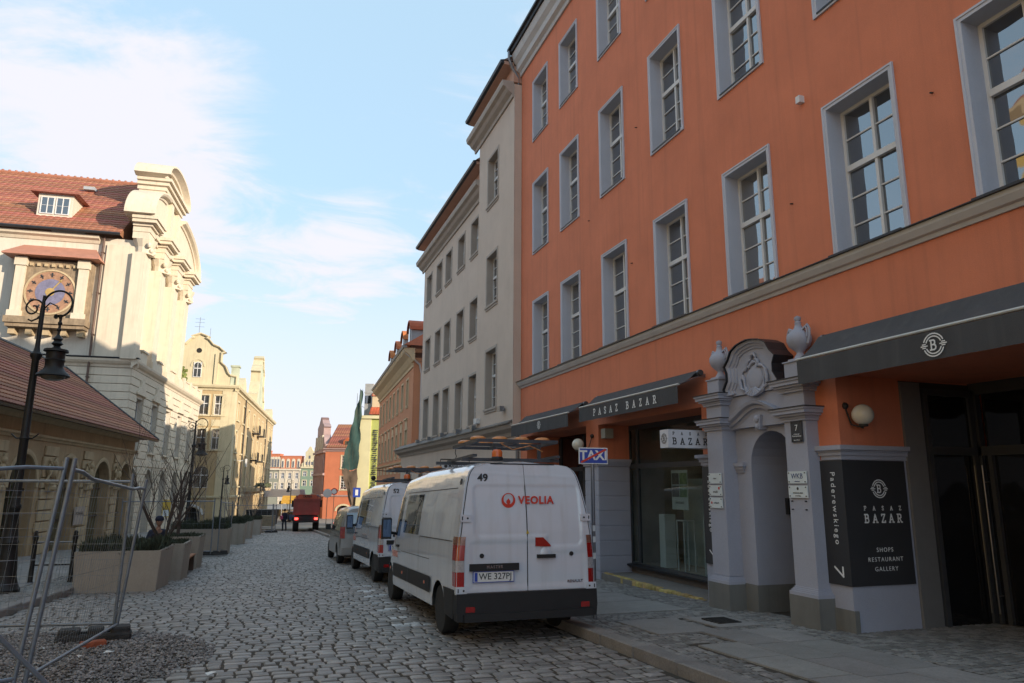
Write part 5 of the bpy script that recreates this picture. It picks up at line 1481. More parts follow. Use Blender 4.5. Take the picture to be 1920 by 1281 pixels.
# main roof behind the gable
q = MB()
ez, rzz, run = 19.35, 26.6, 7.8
A = (-.7, 1.6, ez); A2 = (-.7, 45, ez); Rg = (run, 1.6, rzz); Rg2 = (run, 45, rzz); Bk = (2 * run, 1.6, ez); Bk2 = (2 * run, 45, ez)
q.add([A, A2, Rg2, Rg, Bk, Bk2], [(1, 0, 3, 2), (3, 4, 5, 2), (0, 4, 3), (1, 2, 5)]); q.v = [(x, y, z - .04) for x, y, z in q.v]; q.build('roof', m_rtile, PA)
E = tiled_slope((-.7, 45, ez), (-.7, 1.6, ez), (run, 1.6, rzz), (run, 45, rzz), .42, .45, .04, .04); tag(E.build('roof_tiles', m_rtile, PA, fix=False), kind='stuff')
q = MB(); q.tube([(run, 1.6, rzz + .05), (run, 45, rzz + .05)], .16, 8)
for k in range(90): q.ball((run, 1.8 + k * .48, rzz + .18), .12, 6)
q.build('ridge_tile', m_rtile, PA)
q = MB(); q.tube([(-.78, 1.6, ez), (-.78, 45, ez)], .12, 8); q.build('roof_gutter', m_sill, PA)
# dormer: n about -20.4
for (yc, nm) in ((6.6, 'dormer'), (13.0, 'dormer')):
    xx = 1.6; zz = ez + (xx + .7) * (rzz - ez) / (run + .7)
    q = MB(); q.box(xx - .6, xx + 3, yc - 1.15, yc + 1.15, zz - .6, zz + 1.25); d = q.build('dormer', m_pale, PA)
    q = MB(); q.prism([(yc - 1.6, zz + 1.25), (yc + 1.6, zz + 1.25), (yc + 1.5, zz + 1.38), (yc - 1.5, zz + 1.38)], xx - 1.0, xx + 3.4, 'x'); q.build('dormer_roof', m_rtile, d)
    for s_ in (-.95, .05):
        put_window(PA, (xx - .68, yc - s_, zz - .3), R(-90), .9, 1.3, 2, 0, 2, m_wframe, m_gl2)
q = MB(); zz = 24.8; q.box(5.2, 6.2, 5.6, 6.4, zz, zz + .25); q.build('roof_light', mat('zinc_grey', (0, 0, 0)), PA)
# clock housing on the side wall
C0, C1 = 3.1, 7.9; cy = (C0 + C1) / 2
clk = MB(); clk.box(-.7, 0, C0, C1, 12.9, 17.0); ch = clk.build('clock_housing', mat('weathered_stone', (0.27, 0.20, 0.13), .85, .4, 2.5, .3, 30, stain=.5), PA)
q = MB(); q.prism([(C0 - .5, 17.35), (C1 + .6, 17.35), (C1 - .3, 18.1), (C0 + .5, 18.1)], -.9, 0, 'x')
v = [(-1.5, C0 - .6, 17.25), (-1.5, C1 + .6, 17.25), (0, C1 - .1, 18.25), (0, C0 + .1, 18.25), (-1.5, C0 - .6, 17.15), (-1.5, C1 + .6, 17.15), (0, C1 + .6, 17.2), (0, C0 - .6, 17.2)]
q = MB(); q.add(v, [(0, 3, 2, 1), (4, 5, 6, 7), (0, 1, 5, 4), (1, 2, 6, 5), (0, 4, 7, 3)]); q.build('canopy_roof', mat('copper_red', (0.42, 0.19, 0.13), .6, .15, 2), ch)
q = MB(); 
for yy in (C0 + .15, C1 - .75): q = MB(); q.box(-.95, -.7, yy, yy + .6, 13.3, 16.8); q.box(-1.05, -.7, yy - .08, yy + .68, 16.5, 17.1); q.box(-1.1, -.7, yy - .1, yy + .7, 12.9, 13.3); q.build('clock_column', m_palest, ch)
q = MB(); q.box(-1.1, -.0, C0 - .1, C1 + .1, 12.45, 12.9); q.box(-.95, 0, C0, C1, 12.2, 12.45)
q.build('clock_cornice', mat('weathered_stone', (0, 0, 0)), ch)
for k in range(9): q = MB(); q.box(-.85, -.7, C0 + .5 + k * .45, C0 + .7 + k * .45, 16.55, 16.75); q.build('dentil', m_sandl, ch)
for k in range(5): q = MB(); q.box(-.6, 0, C0 + .1 + k * 1.05, C0 + .5 + k * 1.05, 11.75, 12.2); q.build('corbel', m_sandl, ch)
zc = 14.75; r_ = 1.5
q = MB(); q.lathe([(0, -.72), (r_ + .12, -.72), (r_ + .12, -.78), (r_, -.80), (r_, -.74), (0, -.74)], (0, cy, zc), 40, 'x'); q.build('clock_rim', m_sandl, ch)
m_cring = mat('clock_ochre', (0.33, 0.18, 0.11), .7, .35, 5); m_cblue = mat('clock_blue', (0.17, 0.16, 0.24), .7, .3, 4)
q = MB(); q.lathe([(0, -.755), (r_ - .03, -.755), (r_ - .03, -.75)], (0, cy, zc), 40, 'x'); cf_ = q.build('clock_face', m_cring, ch)
q = MB(); q.lathe([(0, -.765), (r_ * .62, -.765), (r_ * .62, -.76)], (0, cy, zc), 36, 'x'); q.build('clock_dial', m_cblue, ch)
q = MB(); q.lathe([(0, -.785), (.3, -.785), (.3, -.78)], (0, cy, zc), 12, 'x'); q.build('clock_sun', mat('gilding', (0.5, 0.33, 0.12), .4, .2, metal=.3), ch)
q = MB()
for k in range(12):
    a = 2 * math.pi * k / 12; c_ = (cy + math.cos(a) * r_ * .82, zc + math.sin(a) * r_ * .82)
    q.T = Matrix.Translation((-.77, c_[0], c_[1])) @ Matrix.Rotation(a, 4, 'X'); q.box(-.005, .01, -.16, .16, -.05, .05); q.box(-.005, .01, -.03, .03, -.13, .13)
q.build('clock_numeral', m_board, ch)
q = MB(); q.T = Matrix.Translation((-.79, cy, zc)) @ Matrix.Rotation(R(35), 4, 'X'); q.box(-.01, 0, -.04, .04, -.3, 1.0); q.box(-.01, 0, -.06, .06, .9, 1.1); q.build('clock_hand', mat('gilding', (0, 0, 0)), ch)

# ---- ochre corner house with gable, beyond the palace
m_ochre = mat('ochre_render', (0.46, 0.34, 0.185), 0.9, 0.12, 0.9, 0.25, 30, stain=0.3, stain_col=(0.25, 0.18, 0.09))
m_ochl = mat('cream_render', (0.58, 0.50, 0.33), 0.9, 0.1, 1.0, 0.2, 30, stain=.25)
YU = 83.3
YH = thing('ochre_building', 'ochre corner house with curved baroque gables and balconies, beyond the palace', 'building', Lw(YU, -11.5), LROT)
yy_ = lambda n: -11.5 - n                     # local y from n
YL = 49.0
mb = MB(); ops = []
ycols = [3.5, 8.5, 13.5, 19.5, 25.5, 31, 36.5, 42, 46.5]
for c in ycols:
    for (a, b_) in ((9.0, 11.0), (5.4, 7.7), (1.6, 4.4)): ops.append((c - .75, c + .75, a, b_, 0, .25))
wall(mb, (0, 0, 0), 0, YL, -5, 12.0, ops)
fo = []
for n_ in (-14.6, -13.0, -19, -21): fo += [(20 + n_ + 11.5 - .5 - .0, 0, 0, 0)]
FW = 14.0
fr_w = [-14.63, -13.05, -17.6, -20.2, -22.8]
fops = [(FW + (n_ + 11.5) - .5, FW + (n_ + 11.5) + .5, a, b_, 0, .22) for n_ in fr_w for (a, b_) in ((9.25, 11.35), (5.5, 7.65))]
fops += [(FW + (n_ + 11.5) - .75, FW + (n_ + 11.5) + .75, 1.4, 3.7, .8, .25) for n_ in (-14.3, -18.6, -22.2)]
fops += [(FW + (-15.2 + 11.5) - 1.2, FW + (-15.2 + 11.5) + 1.2, -4.5, -.6, .7, .4)]
wall(mb, (0, FW, 0), R(-90), FW, -5, 12.0, fops)
mb.quad((YL, 0, -5), (YL, 14, -5), (YL, 14, 12), (YL, 0, 12))
mb.build('wall', m_ochre, YH, fix=False)
for c in ycols:
    for (a, b_) in ((9.0, 11.0), (5.4, 7.7), (1.6, 4.4)):
        put_window(YH, (c - .75, .12, a), 0, 1.5, b_ - a, 2, 1, 1, m_wframe, m_gl2)
        q = MB(); q.sweep([(c - .75, a), (c - .75, b_), (c + .75, b_), (c + .75, a)], [(0, .18), (.06, .18), (.06, 0), (0, 0)]); q.box(c - 1, c + 1, -.15, 0, a - .18, a - .02); q.build('window_surround', m_ochl, YH)
for x0_, x1_, a, b_, ar, d_ in fops[:-1]:
    w = x1_ - x0_; h = b_ - a; pos_ = (.14, FW - x0_, a)
    put_window(YH, pos_, R(-90), w, h, 2, 1, 1, m_wframe, m_gl2, arch=ar)
    q = MB(); q.T = Matrix.Translation((0, FW, 0)) @ Matrix.Rotation(R(-90), 4, 'Z')
    if not ar:
        q.sweep([(x0_, a), (x0_, b_), (x1_, b_), (x1_, a)], [(0, .16), (.06, .16), (.06, 0), (0, 0)]); q.box(x0_ - .25, x1_ + .25, -.14, 0, a - .18, a - .02)
        if a > 9: q.box(x0_ - .15, x1_ + .15, -.04, 0, 8.0, 8.7)
    q.build('window_surround', m_ochl, YH)
x0_, x1_ = fops[-1][0], fops[-1][1]
q = MB(); q.T = Matrix.Translation((0, FW, 0)) @ Matrix.Rotation(R(-90), 4, 'Z'); q.box(x0_, x1_, .3, .4, -4.5, -.6); q.build('garage_opening', m_dark, YH)
q = MB(); q.T = Matrix.Translation((0, FW, 0)) @ Matrix.Rotation(R(-90), 4, 'Z'); n = 12; cx = (x0_ + x1_) / 2
q.sweep([(cx - 1.35 * math.cos(math.pi * k / n), -1.45 + .95 * math.sin(math.pi * k / n)) for k in range(n + 1)], [(0, 0), (.2, 0), (.2, .22), (0, .22)]); q.build('arch_awning', m_wframe, YH)
cp2 = [(0, 0), (.08, 0), (.12, .2), (.4, .3), (.5, .5), (.5, .65), (0, .7)]
q = MB(); q.sweep([(-.3, 11.9), (YL + .3, 11.9)], cp2); q.sweep([(0, .3), (YL, .3)], [(0, 0), (.15, 0), (.2, .2), (0, .25)]); q.T = Matrix.Translation((0, FW, 0)) @ Matrix.Rotation(R(-90), 4, 'Z'); q.sweep([(0, 11.9), (FW + .4, 11.9)], cp2); q.sweep([(0, .3), (FW, .3)], [(0, 0), (.15, 0), (.2, .2), (0, .25)]); q.build('main_cornice', m_ochl, YH)
q = MB(); q.box(-.06, 0, -.05, 1.3, -5, 11.9); q.box(-.05, 1.6, -.06, 0, -5, 11.9); q.build('corner_strip', m_ochl, YH)
# front gable facing the camera: local y across, centre at n=-15.6
cn = 4.1
def gable(c_, z0, w, h, flip=False):
    half = [(w, 0), (w, .9), (w * .86, 1.0), (w * .78, 1.3), (w * .70, 2.0), (w * .56, 2.5), (w * .56, 3.6), (w * .62, 3.7), (w * .5, 4.1), (w * .34, 4.35), (w * .22, 4.9), (w * .12, 5.1), (w * .16, 5.25), (.0, 5.5)]
    k = h / 5.5
    return [(c_ - x, z0 + z * k) for x, z in half] + [(c_ + x, z0 + z * k) for x, z in half[::-1][1:]]
gpt = gable(cn, 12.5, 4.0, 5.6)
q = MB(); T_ = Matrix.Translation((0, FW, 0)) @ Matrix.Rotation(R(-90), 4, 'Z'); q.T = T_
gp2 = [(FW - y, z) for y, z in gpt][::-1]
q.prism(gp2[::-1], -.05, .5, 'y'); gb_ = q.build('gable', m_ochl, YH)
q = MB(); q.T = T_; q.sweep(gp2, [(-.5, 0), (.2, 0), (.3, .1), (.3, .2), (-.5, .2)]); q.build('gable_moulding', m_ochl, gb_)
q = MB(); q.T = T_
for x in (FW - cn - 2.1, FW - cn + 1.75): q.box(x, x + .35, -.2, -.05, 12.6, 16.0)
q.build('gable_pilaster', m_ochl, gb_)
put_window(YH, (-.13, cn + .42, 13.3), R(-90), .84, 1.7, 2, 1, 1, m_wframe, m_gl2, arch=1.0)
q = MB(); q.T = T_; q.lathe([(0, -.08), (.28, -.08), (.28, -.05)], (FW - cn, 0, 16.3), 12, 'y'); q.build('oculus', m_dark, gb_)
q = MB(); q.T = T_; q.sweep([(FW - cn - .6 * math.cos(math.pi * k / 10), 14.5 + .75 * math.sin(math.pi * k / 10)) for k in range(11)], [(0.05, 0), (.12, 0), (.12, .14), (.05, .14)]); q.build('hood_mould', m_ochl, gb_)
# street-side gables (turquoise-stained), roof, balconies, antennas
m_verd = mat('weathered_green_render', (0.45, 0.48, 0.36), .9, .25, .8, .2, 30, stain=.3)
q = MB(); gp3 = gable(23.5, 12.55, 4.8, 7.2); q.prism(gp3[::-1], -.1, 1.0, 'y'); g3 = q.build('gable', m_verd, YH)
q = MB(); q.sweep(gp3, [(-1.0, 0), (.25, 0), (.3, .1), (.3, .22), (-1.0, .22)]); q.build('gable_moulding', m_ochl, g3)
for c_ in (7.0, 44.0):
    q = MB(); q.prism([(c_ - 1.6, 12.5), (c_ + 1.6, 12.5), (c_ + 1.4, 13.4), (c_ + .8, 14.0), (c_, 14.4), (c_ - .8, 14.0), (c_ - 1.4, 13.4)][::-1], -.1, 1.0, 'y'); q.build('gable', m_ochl, YH)
q = MB(); q.box(-.1, .8, -.2, .6, 12.6, 14.6); q.box(-.2, .9, -.3, .7, 14.6, 14.8); q.box(-.1, .8, 8.2, 9.0, 12.6, 14.4); q.build('gable_pier', m_verd, YH)
q = MB(); q.prism([(.6, 12.4), (6.5, 16.4), (13, 12.4)], .5, YL, 'x'); q.build('roof', mat('slate_roof', (0.06, 0.055, 0.055), .7, .2, 2), YH)
for c_ in (19.5, 25.5):
    for z in (8.6, 5.0):
        q = MB(); q.box(c_ - 1.1, c_ + 1.1, -.9, 0, z - .15, z)
        for k in range(12): q.box(c_ - 1.08 + k * .19, c_ - 1.05 + k * .19, -.88, -.85, z, z + .95)
        q.box(c_ - 1.1, c_ + 1.1, -.9, -.84, z + .95, z + 1.0)
        for s_ in (-1.08, 1.05):
            for k in range(4): q.box(c_ + s_, c_ + s_ + .03, -.7 + k * .2, -.67 + k * .2, z, z + .95)
        q.build('balcony', m_iron, YH)
q = MB(); q.box(14, 34, -1.6, 0, .9, 1.3); q.build('terrace_slab', m_sandl, YH)
q = MB()
for k in range(40): q.ball((14 + k * .5 + random.uniform(-.2, .2), -1.5 + random.uniform(-.1, .1), 1.5 + random.uniform(0, .35)), random.uniform(.12, .25), 6)
m_foliage = mat('dark_foliage', (0.055, 0.065, 0.03), .8, .4, 6, island=.5)
q.build('flower_box', m_foliage, YH)
q = MB(); q.tube([(1.5, 4.6, 17.4), (1.5, 4.6, 20.4)], .03, 6)
for z in (19.3, 19.8, 20.2): q.tube([(1.5, 4.1, z), (1.5, 5.1, z)], .015, 5)
q.tube([(1.5, 3.4, 17.0), (1.5, 3.4, 19.2)], .025, 6); q.build('antenna', m_zinc, YH)
q = MB(); q.tube([(9.2, -.12, 12), (9.2, -.12, -4)], .08, 6); q.tube([(36.0, -.12, 12), (36.0, -.12, -4)], .08, 6); q.build('downpipe', m_iron, YH)
q = MB(); q.box(5.6, 6.2, -1.1, -.95, 3.8, 4.7); q.tube([(5.9, 0, 4.5), (5.9, -1.1, 4.5)], .03); q.build('hotel_sign', m_wframe, YH)
# ivy and roof plants on the palace terrace
q = MB()
for k in range(260):
    q.ball((p(random.uniform(69.6, 73.0)), random.uniform(0, .5), 11.3 + random.random() ** 2 * 1.3), random.uniform(.07, .16), 4)
mb_ = q.build('terrace_shrub', mat('yellow_green_leaf', (0.12, 0.14, 0.03), .8, .4, 5, island=.4)); mb_.location = Lw(PU, -14.5); mb_.rotation_euler = (0, 0, LROT)
tag(mb_, 'yellow green shrub growing on the palace terrace by the columns', 'shrub', kind='stuff')

# ================================================================== VEHICLES
m_vwhite = mat('van_paint', (0.60, 0.64, 0.71), 0.22, 0.05, 1.2, spec=.5, coat=1.0, stain=.22, stain_col=(0.36, 0.34, 0.31))
m_silver = mat('silver_paint', (0.30, 0.285, 0.265), 0.35, .06, 2, metal=.5, coat=.5)
m_tyre = mat('tyre_rubber', (0.018, 0.018, 0.018), .85, .2, 10, .3, 80)
m_rim = mat('steel_rim', (0.17, 0.17, 0.18), .5, .2, 8, metal=.5)
m_trim = mat('black_plastic', (0.013, 0.013, 0.014), .6, .15, 5, .1, 90)
m_vgl = glass_mat('car_glass', (0.012, 0.013, 0.015), mixf=.5, wob=.004)
m_red = mat('red_lens', (0.30, 0.010, 0.010), .15, .1, 20, spec=.7, coat=.6)
m_wlens = mat('clear_lens', (0.36, 0.34, 0.35), .15, .35, 30, spec=.7, coat=.6)
m_plens = mat('smoked_lens', (0.24, 0.10, 0.07), .15, .3, 30, spec=.7, coat=.6)
m_orlens = mat('orange_lens', (0.62, 0.13, 0.03), .2, .05, spec=.6)
m_plate = mat('number_plate', (0.68, 0.68, 0.66), .4, .03)
m_bluep = mat('plate_blue', (0.03, 0.07, 0.38), .4, .02)
m_logo = mat('logo_red', (0.62, 0.05, 0.025), .4, .03)
m_chrome = mat('dull_chrome', (0.35, 0.35, 0.36), .25, .05, metal=.9)

def interp(tab, x):
    for (a, va), (b, vb) in zip(tab[:-1], tab[1:]):
        if x <= b: return va + (vb - va) * (max(x, a) - a) / (b - a)
    return tab[-1][1]
class Body:
    """lofted vehicle body: y runs from the tail (0) to the nose, x across, z up from the road"""
    def __init__(s, L, half, top, prof, wheels, wr, zb=.33, rear=None, crown=.05):
        s.L, s.half, s.top, s.prof, s.wheels, s.wr, s.zb, s.rear, s.crown = L, half, top, prof, wheels, wr, zb, rear or (lambda z: 0), crown
    def w(s, y, z):
        t = interp(s.top, y); zt = interp(s.top, s.L * .35)
        q = z / t
        return interp(s.half, y) * interp(s.prof, q)
    def bottom(s, y):
        z = s.zb
        for c in s.wheels:
            d = abs(y - c)
            if d < s.wr: z = max(z, .33 + math.sqrt(s.wr ** 2 - d * d))
        return z
    def mesh(s, m, parent, name='body'):
        ys = sorted({round(v, 3) for v in ([s.L * k / 60 for k in range(61)] + [c + s.wr * t for c in s.wheels for t in (-1, -.97, -.9, -.75, -.5, -.25, 0, .25, .5, .75, .9, .97, 1)])})
        nz = 26; v = []; f = []
        for y in ys:
            zb = s.bottom(y); t = interp(s.top, y)
            side = []
            for k in range(nz + 1):
                q = k / nz
                z = zb + (t - zb) * (1 - (1 - q) ** 1.6)
                x = s.w(y, z)
                yy = y + s.rear(z) * max(0, 1 - y / 1.2)
                side.append((x, yy, z + (s.crown * 0 if k < nz else 0)))
            side.append((0, side[-1][1], t + s.crown * .5))
            v += [(-x, a, z) for x, a, z in side] + [(x, a, z) for x, a, z in side[::-1][1:]]
        m_ = 2 * (nz + 1) + 1
        for i in range(len(ys) - 1):
            for k in range(m_ - 1):
                a = i * m_ + k; f.append((a, a + m_, a + m_ + 1, a + 1))
        f.append(tuple(range(m_))); f.append(tuple((len(ys) - 1) * m_ + k for k in reversed(range(m_))))
        b = MB(); b.add(v, f); return b.build(name, m, parent, smooth=32)
    def side(s, m, parent, name, y0, y1, z0, z1, sg=-1, off=.004, ny=10, nz=6, th=.006, shape=None):
        """panel hugging the flank between y0..y1, z0..z1"""
        b = MB(); v = []; f = []
        for i in range(ny + 1):
            y = y0 + (y1 - y0) * i / ny
            for j in range(nz + 1):
                z = z0 + (z1 - z0) * j / nz
                yy, zz = shape(y, z, i / ny, j / nz) if shape else (y, z)
                v.append((sg * (s.w(yy, zz) + off), yy + s.rear(zz) * max(0, 1 - yy / 1.2), zz))
        for i in range(ny):
            for j in range(nz):
                a = i * (nz + 1) + j; f.append((a, a + 1, a + nz + 2, a + nz + 1))
        b.add(v, f); return b.build(name, m, parent, smooth=60)
    def tail(s, m, parent, name, x0, x1, z0, z1, off=.004, nx=4, nz=8, shape=None):
        b = MB(); v = []; f = []
        for i in range(nx + 1):
            for j in range(nz + 1):
                x = x0 + (x1 - x0) * i / nx; z = z0 + (z1 - z0) * j / nz
                if shape: x, z = shape(x, z)
                v.append((x, s.rear(z) - off, z))
        for i in range(nx):
            for j in range(nz):
                a = i * (nz + 1) + j; f.append((a, a + nz + 1, a + nz + 2, a + 1))
        b.add(v, f); return b.build(name, m, parent, smooth=40)

def wheel(parent, x, y, r, sg, wdt=.22):
    b = MB(); b.lathe([(r * .62, -wdt / 2), (r * .95, -wdt / 2), (r, -wdt / 2 + .03), (r, wdt / 2 - .03), (r * .95, wdt / 2), (r * .62, wdt / 2)], (x, y, r), 28, 'x')
    w = b.build('wheel', m_tyre, parent, smooth=40)
    b = MB(); o = x + sg * (wdt / 2 - .015)
    b.lathe([(0, 0), (r * .2, 0), (r * .26, -sg * .03), (r * .5, -sg * .05), (r * .6, 0), (r * .63, sg * .01), (r * .63, -sg * .05), (0, -sg * .06)], (o, y, r), 20, 'x')
    b.build('rim', m_rim, w, smooth=40)
    b = MB()
    for k in range(8):
        a = 2 * math.pi * k / 8; b.cyl((o - sg * .035, y + r * .42 * math.cos(a), r + r * .42 * math.sin(a)), (o - sg * .02, y + r * .42 * math.cos(a), r + r * .42 * math.sin(a)), .025, n=8)
    b.build('rim_hole', m_tyre, w)
    return w

VL = 6.2
vtop = [(0, 2.44), (.25, 2.47), (3.0, 2.49), (4.55, 2.42), (4.8, 2.30), (5.45, 1.42), (5.9, 1.18), (6.1, 1.02), (6.2, .8)]
vhalf = [(0, 1.035), (4.6, 1.035), (5.3, 1.02), (5.8, .96), (6.05, .86), (6.2, .72)]
vprof = [(0, .97), (.2, 1.0), (.45, 1.0), (.56, .985), (.72, .935), (.86, .875), (.93, .83), (.965, .78), (.985, .70), (.996, .55), (1.0, .3)]
vrear = lambda z: .0 if z < 1.45 else .17 * ((z - 1.45) / 1.0) ** 1.5
VB = Body(VL, vhalf, vtop, vprof, (1.05, 5.32), .42, .34, vrear)

def make_van(num, label, plate, full=True):
    t = thing('van', label, 'van', group='white vans parked along the right kerb')
    body = VB.mesh(m_vwhite, t)
    b = MB(); b.box(-.86, .86, .25, 5.8, .28, .75); b.build('underbody', m_trim, t)
    for y in (1.05, 5.32):
        for sg in (-1, 1): wheel(t, sg * .89, y, .345, sg)
    # rear doors: two leaves with pressed panels
    def pressed(x, z, x0, x1, z0, z1, r=.1, d=.012, e=.03):
        dx = max(x0 + r - x, 0, x - x1 + r); dz = max(z0 + r - z, 0, z - z1 + r)
        dist = r - math.hypot(dx, dz) if (dx or dz) else min(x - x0, x1 - x, z - z0, z1 - z)
        if x < x0 or x > x1 or z < z0 or z > z1: return 0
        return d * min(1, max(0, dist) / e)
    for sg in (-1, 1):
        b = MB(); v = []; f = []; nx, nz = 40, 80
        for i in range(nx + 1):
            for j in range(nz + 1):
                z = .67 + (2.42 - .67) * j / nz
                xm = min(.985, VB.w(.02, z) - .035)
                if z > 2.3: xm -= .0
                x = sg * (.004 + (xm - .004) * i / nx)
                d = pressed(x, z, -.80, .86, 1.40 if x < .30 else 1.25, 2.13, .10)
                d += pressed(x, z, -.85, .9, .72, 1.345 if x < .30 else 1.19, .06, .008)
                d -= .006 * math.exp(-((z - 2.27 + .03 * x) / .012) ** 2)
                v.append((x, vrear(z) - .018 + d, z))
        for i in range(nx):
            for j in range(nz):
                a = i * (nz + 1) + j; q = (a, a + nz + 1, a + nz + 2, a + 1); f.append(q if sg > 0 else q[::-1])
        b.add(v, f); b.build('rear_door', m_vwhite, t, smooth=50, fix=False)
    b = MB(); v = []; f = []
    for j in range(21):
        z = .66 + 1.78 * j / 20; v += [(-.006, vrear(z) - .0165, z), (.006, vrear(z) - .0165, z)]
    for j in range(20): f.append((2 * j, 2 * j + 1, 2 * j + 3, 2 * j + 2))
    b.add(v, f); b.build('door_gap', m_trim, t, fix=False)
    for sg in (-1, 1):
        b = MB(); v = []; f = []
        for j in range(31):
            z = .665 + 1.76 * j / 30; x = min(.985, VB.w(.02, z) - .035) + .002
            v += [(sg * x, vrear(z) - .0195, z), (sg * (x + .011), vrear(z) - .0145, z)]
        for j in range(30): f.append((2 * j, 2 * j + 1, 2 * j + 3, 2 * j + 2) if sg > 0 else (2 * j, 2 * j + 2, 2 * j + 3, 2 * j + 1))
        b.add(v, f); b.build('door_gap', m_trim, t, fix=False)
    b = MB(); b.box(-.5, .5, vrear(2.45) - .03, vrear(2.45) + .03, 2.425, 2.44); b.build('roof_gap', m_trim, t)
    # bumper, wraps the corners
    b = MB(); b.prism([(-1.03, .30), (1.03, .30), (1.05, .45), (1.045, .66), (-1.045, .66), (-1.05, .45)], -.07, .12, 'y')
    b.box(-.95, .95, -.13, -.07, .30, .40); b.build('bumper', m_trim, t)
    for sg in (-1, 1):
        b = MB(); b.prism([(.12, .32), (.60, .34), (.62, .56), (.70, .70), (.12, .70)], sg * 1.0, sg * 1.052, 'x'); b.build('bumper_corner', m_trim, t)
        b = MB(); b.box(sg * .80, sg * .94, -.138, -.13, .345, .385) if False else b.box(sg * .79, sg * .92, -.078, -.07, .42, .49); b.build('reflector', m_red, t)
        # tail lamp cluster: red, clear, red, wrapping round the corner
        for (z0, z1, m) in ((.75, .94, m_red), (.942, 1.09, m_wlens), (1.092, 1.30, m_red), (1.302, 1.41, m_plens)):
            n = 8; b = MB(); v = []; f = []
            for i in range(7):
                a = i / 6
                for j in range(n + 1):
                    z = z0 + (z1 - z0) * j / n
                    wv = VB.w(.05, z)
                    if a < .45: x = wv - .10 + (.10 + .012) * (a / .45); y = vrear(z) - .03 + .03 * (a / .45) ** 2
                    else: x = wv + .012; y = vrear(z) + .002 + (.20 + .05 * (z - 1.1)) * ((a - .45) / .55)
                    v.append((sg * x, y, z))
            for i in range(6):
                for j in range(n):
                    q = (i * (n + 1) + j, (i + 1) * (n + 1) + j, (i + 1) * (n + 1) + j + 1, i * (n + 1) + j + 1); f.append(q if sg > 0 else q[::-1])
            b.add(v, f); b.build('tail_lamp', m, t, smooth=40, fix=False)
        for z in (.70, 1.66):
            b = MB(); b.box(sg * (VB.w(.05, z) - .14), sg * (VB.w(.05, z) + .015), vrear(z) - .045, vrear(z) + .03, z - .05, z + .05); h = b.build('door_hinge', m_vwhite, t)
            b = MB(); b.cyl((sg * (VB.w(.05, z) - .09), vrear(z) - .05, z), (sg * (VB.w(.05, z) - .09), vrear(z) - .044, z), .014, n=8); b.box(sg * (VB.w(.05, z) - .02), sg * (VB.w(.05, z) - .006), vrear(z) - .05, vrear(z) - .044, z - .025, z + .025); b.build('hinge_bolt', m_trim, h)
        b = MB(); b.cyl((sg * .68, -.024, 1.15), (sg * .68, -.016, 1.15), .032, n=14); b.build('door_lock', m_trim, t)
    b = MB(); b.prism([(.12, 1.265), (.36, 1.255), (.35, 1.28), (.24, 1.385), (.12, 1.385)], -.03, -.012, 'y'); b.build('brake_lamp', m_red, t)
    b = MB(); b.box(.14, .42, -.055, -.018, 1.10, 1.15); b.build('door_handle', m_trim, t)
    b = MB(); b.lathe([(0, -.026), (.07, -.024), (.085, -.016), (.085, -.01), (0, -.01)], (.28, 0, 1.16), 20, 'y'); b.build('handle_recess', m_vwhite, t, smooth=40)
    b = MB(); b.box(-.86, -.14, -.055, -.015, .95, 1.045); b.build('plate_lamp_bar', m_trim, t)
    b = MB(); b.box(-.80, -.22, -.036, -.02, .805, .935); pl = b.build('number_plate', m_plate, t)
    b = MB(); b.box(-.79, -.745, -.038, -.036, .812, .928); b.build('plate_band', m_bluep, pl)
    b = MB(); b.box(-.81, -.21, -.0345, -.02, .795, .945); b.build('plate_frame', m_bluep, pl)
    text(pl, plate, .118, face(-.485, -.037, .872), m_board, ext=.0008, bold=.001)
    if full:
        text(t, 'MASTER', .055, face(-.5, -.057, 1.0), m_chrome, spacing=1.3, bold=.0015)
        text(t, 'RENAULT', .052, face(.73, -.019, .77), m_chrome, spacing=1.1, bold=.0015)
        text(t, 'VEOLIA', .15, face(.155, .022, 1.905), m_logo, bold=.005, spacing=1.12, name='door_lettering')
        text(t, num, .155, face(-.64, .090, 2.22), m_board, bold=.004, name='van_number')
        # ring logo with a drop
        b = MB(); n = 24; yv = .026; cxl, czl = -.27, 1.905
        v = []; f = []
        for k in range(n):
            a = 2 * math.pi * k / n
            v += [(cxl + .105 * math.cos(a), yv, czl + .105 * math.sin(a)), (cxl + .074 * math.cos(a), yv, czl + .018 + .074 * math.sin(a))]
        for k in range(n):
            j = (k + 1) % n; f.append((2 * k, 2 * j, 2 * j + 1, 2 * k + 1)[::-1])
        b.add(v, f)
        b.prism([(cxl, czl - .075), (cxl + .03, czl - .03), (cxl + .028, czl - .005), (cxl, czl + .03), (cxl - .028, czl - .005), (cxl - .03, czl - .03)], yv - .001, yv + .001, 'y')
        b.build('ring_logo', m_logo, t, fix=False)
        b = MB(); b.prism([(-.02, 1.44), (.03, 1.44), (.005, 1.49)], -.02, -.019, 'y'); b.build('warning_sticker', mat('sticker_yellow', (0.6, 0.42, 0.03), .5), t)
    else:
        text(t, num, .155, face(-.64, .09, 2.22), m_board, bold=.004, name='van_number')
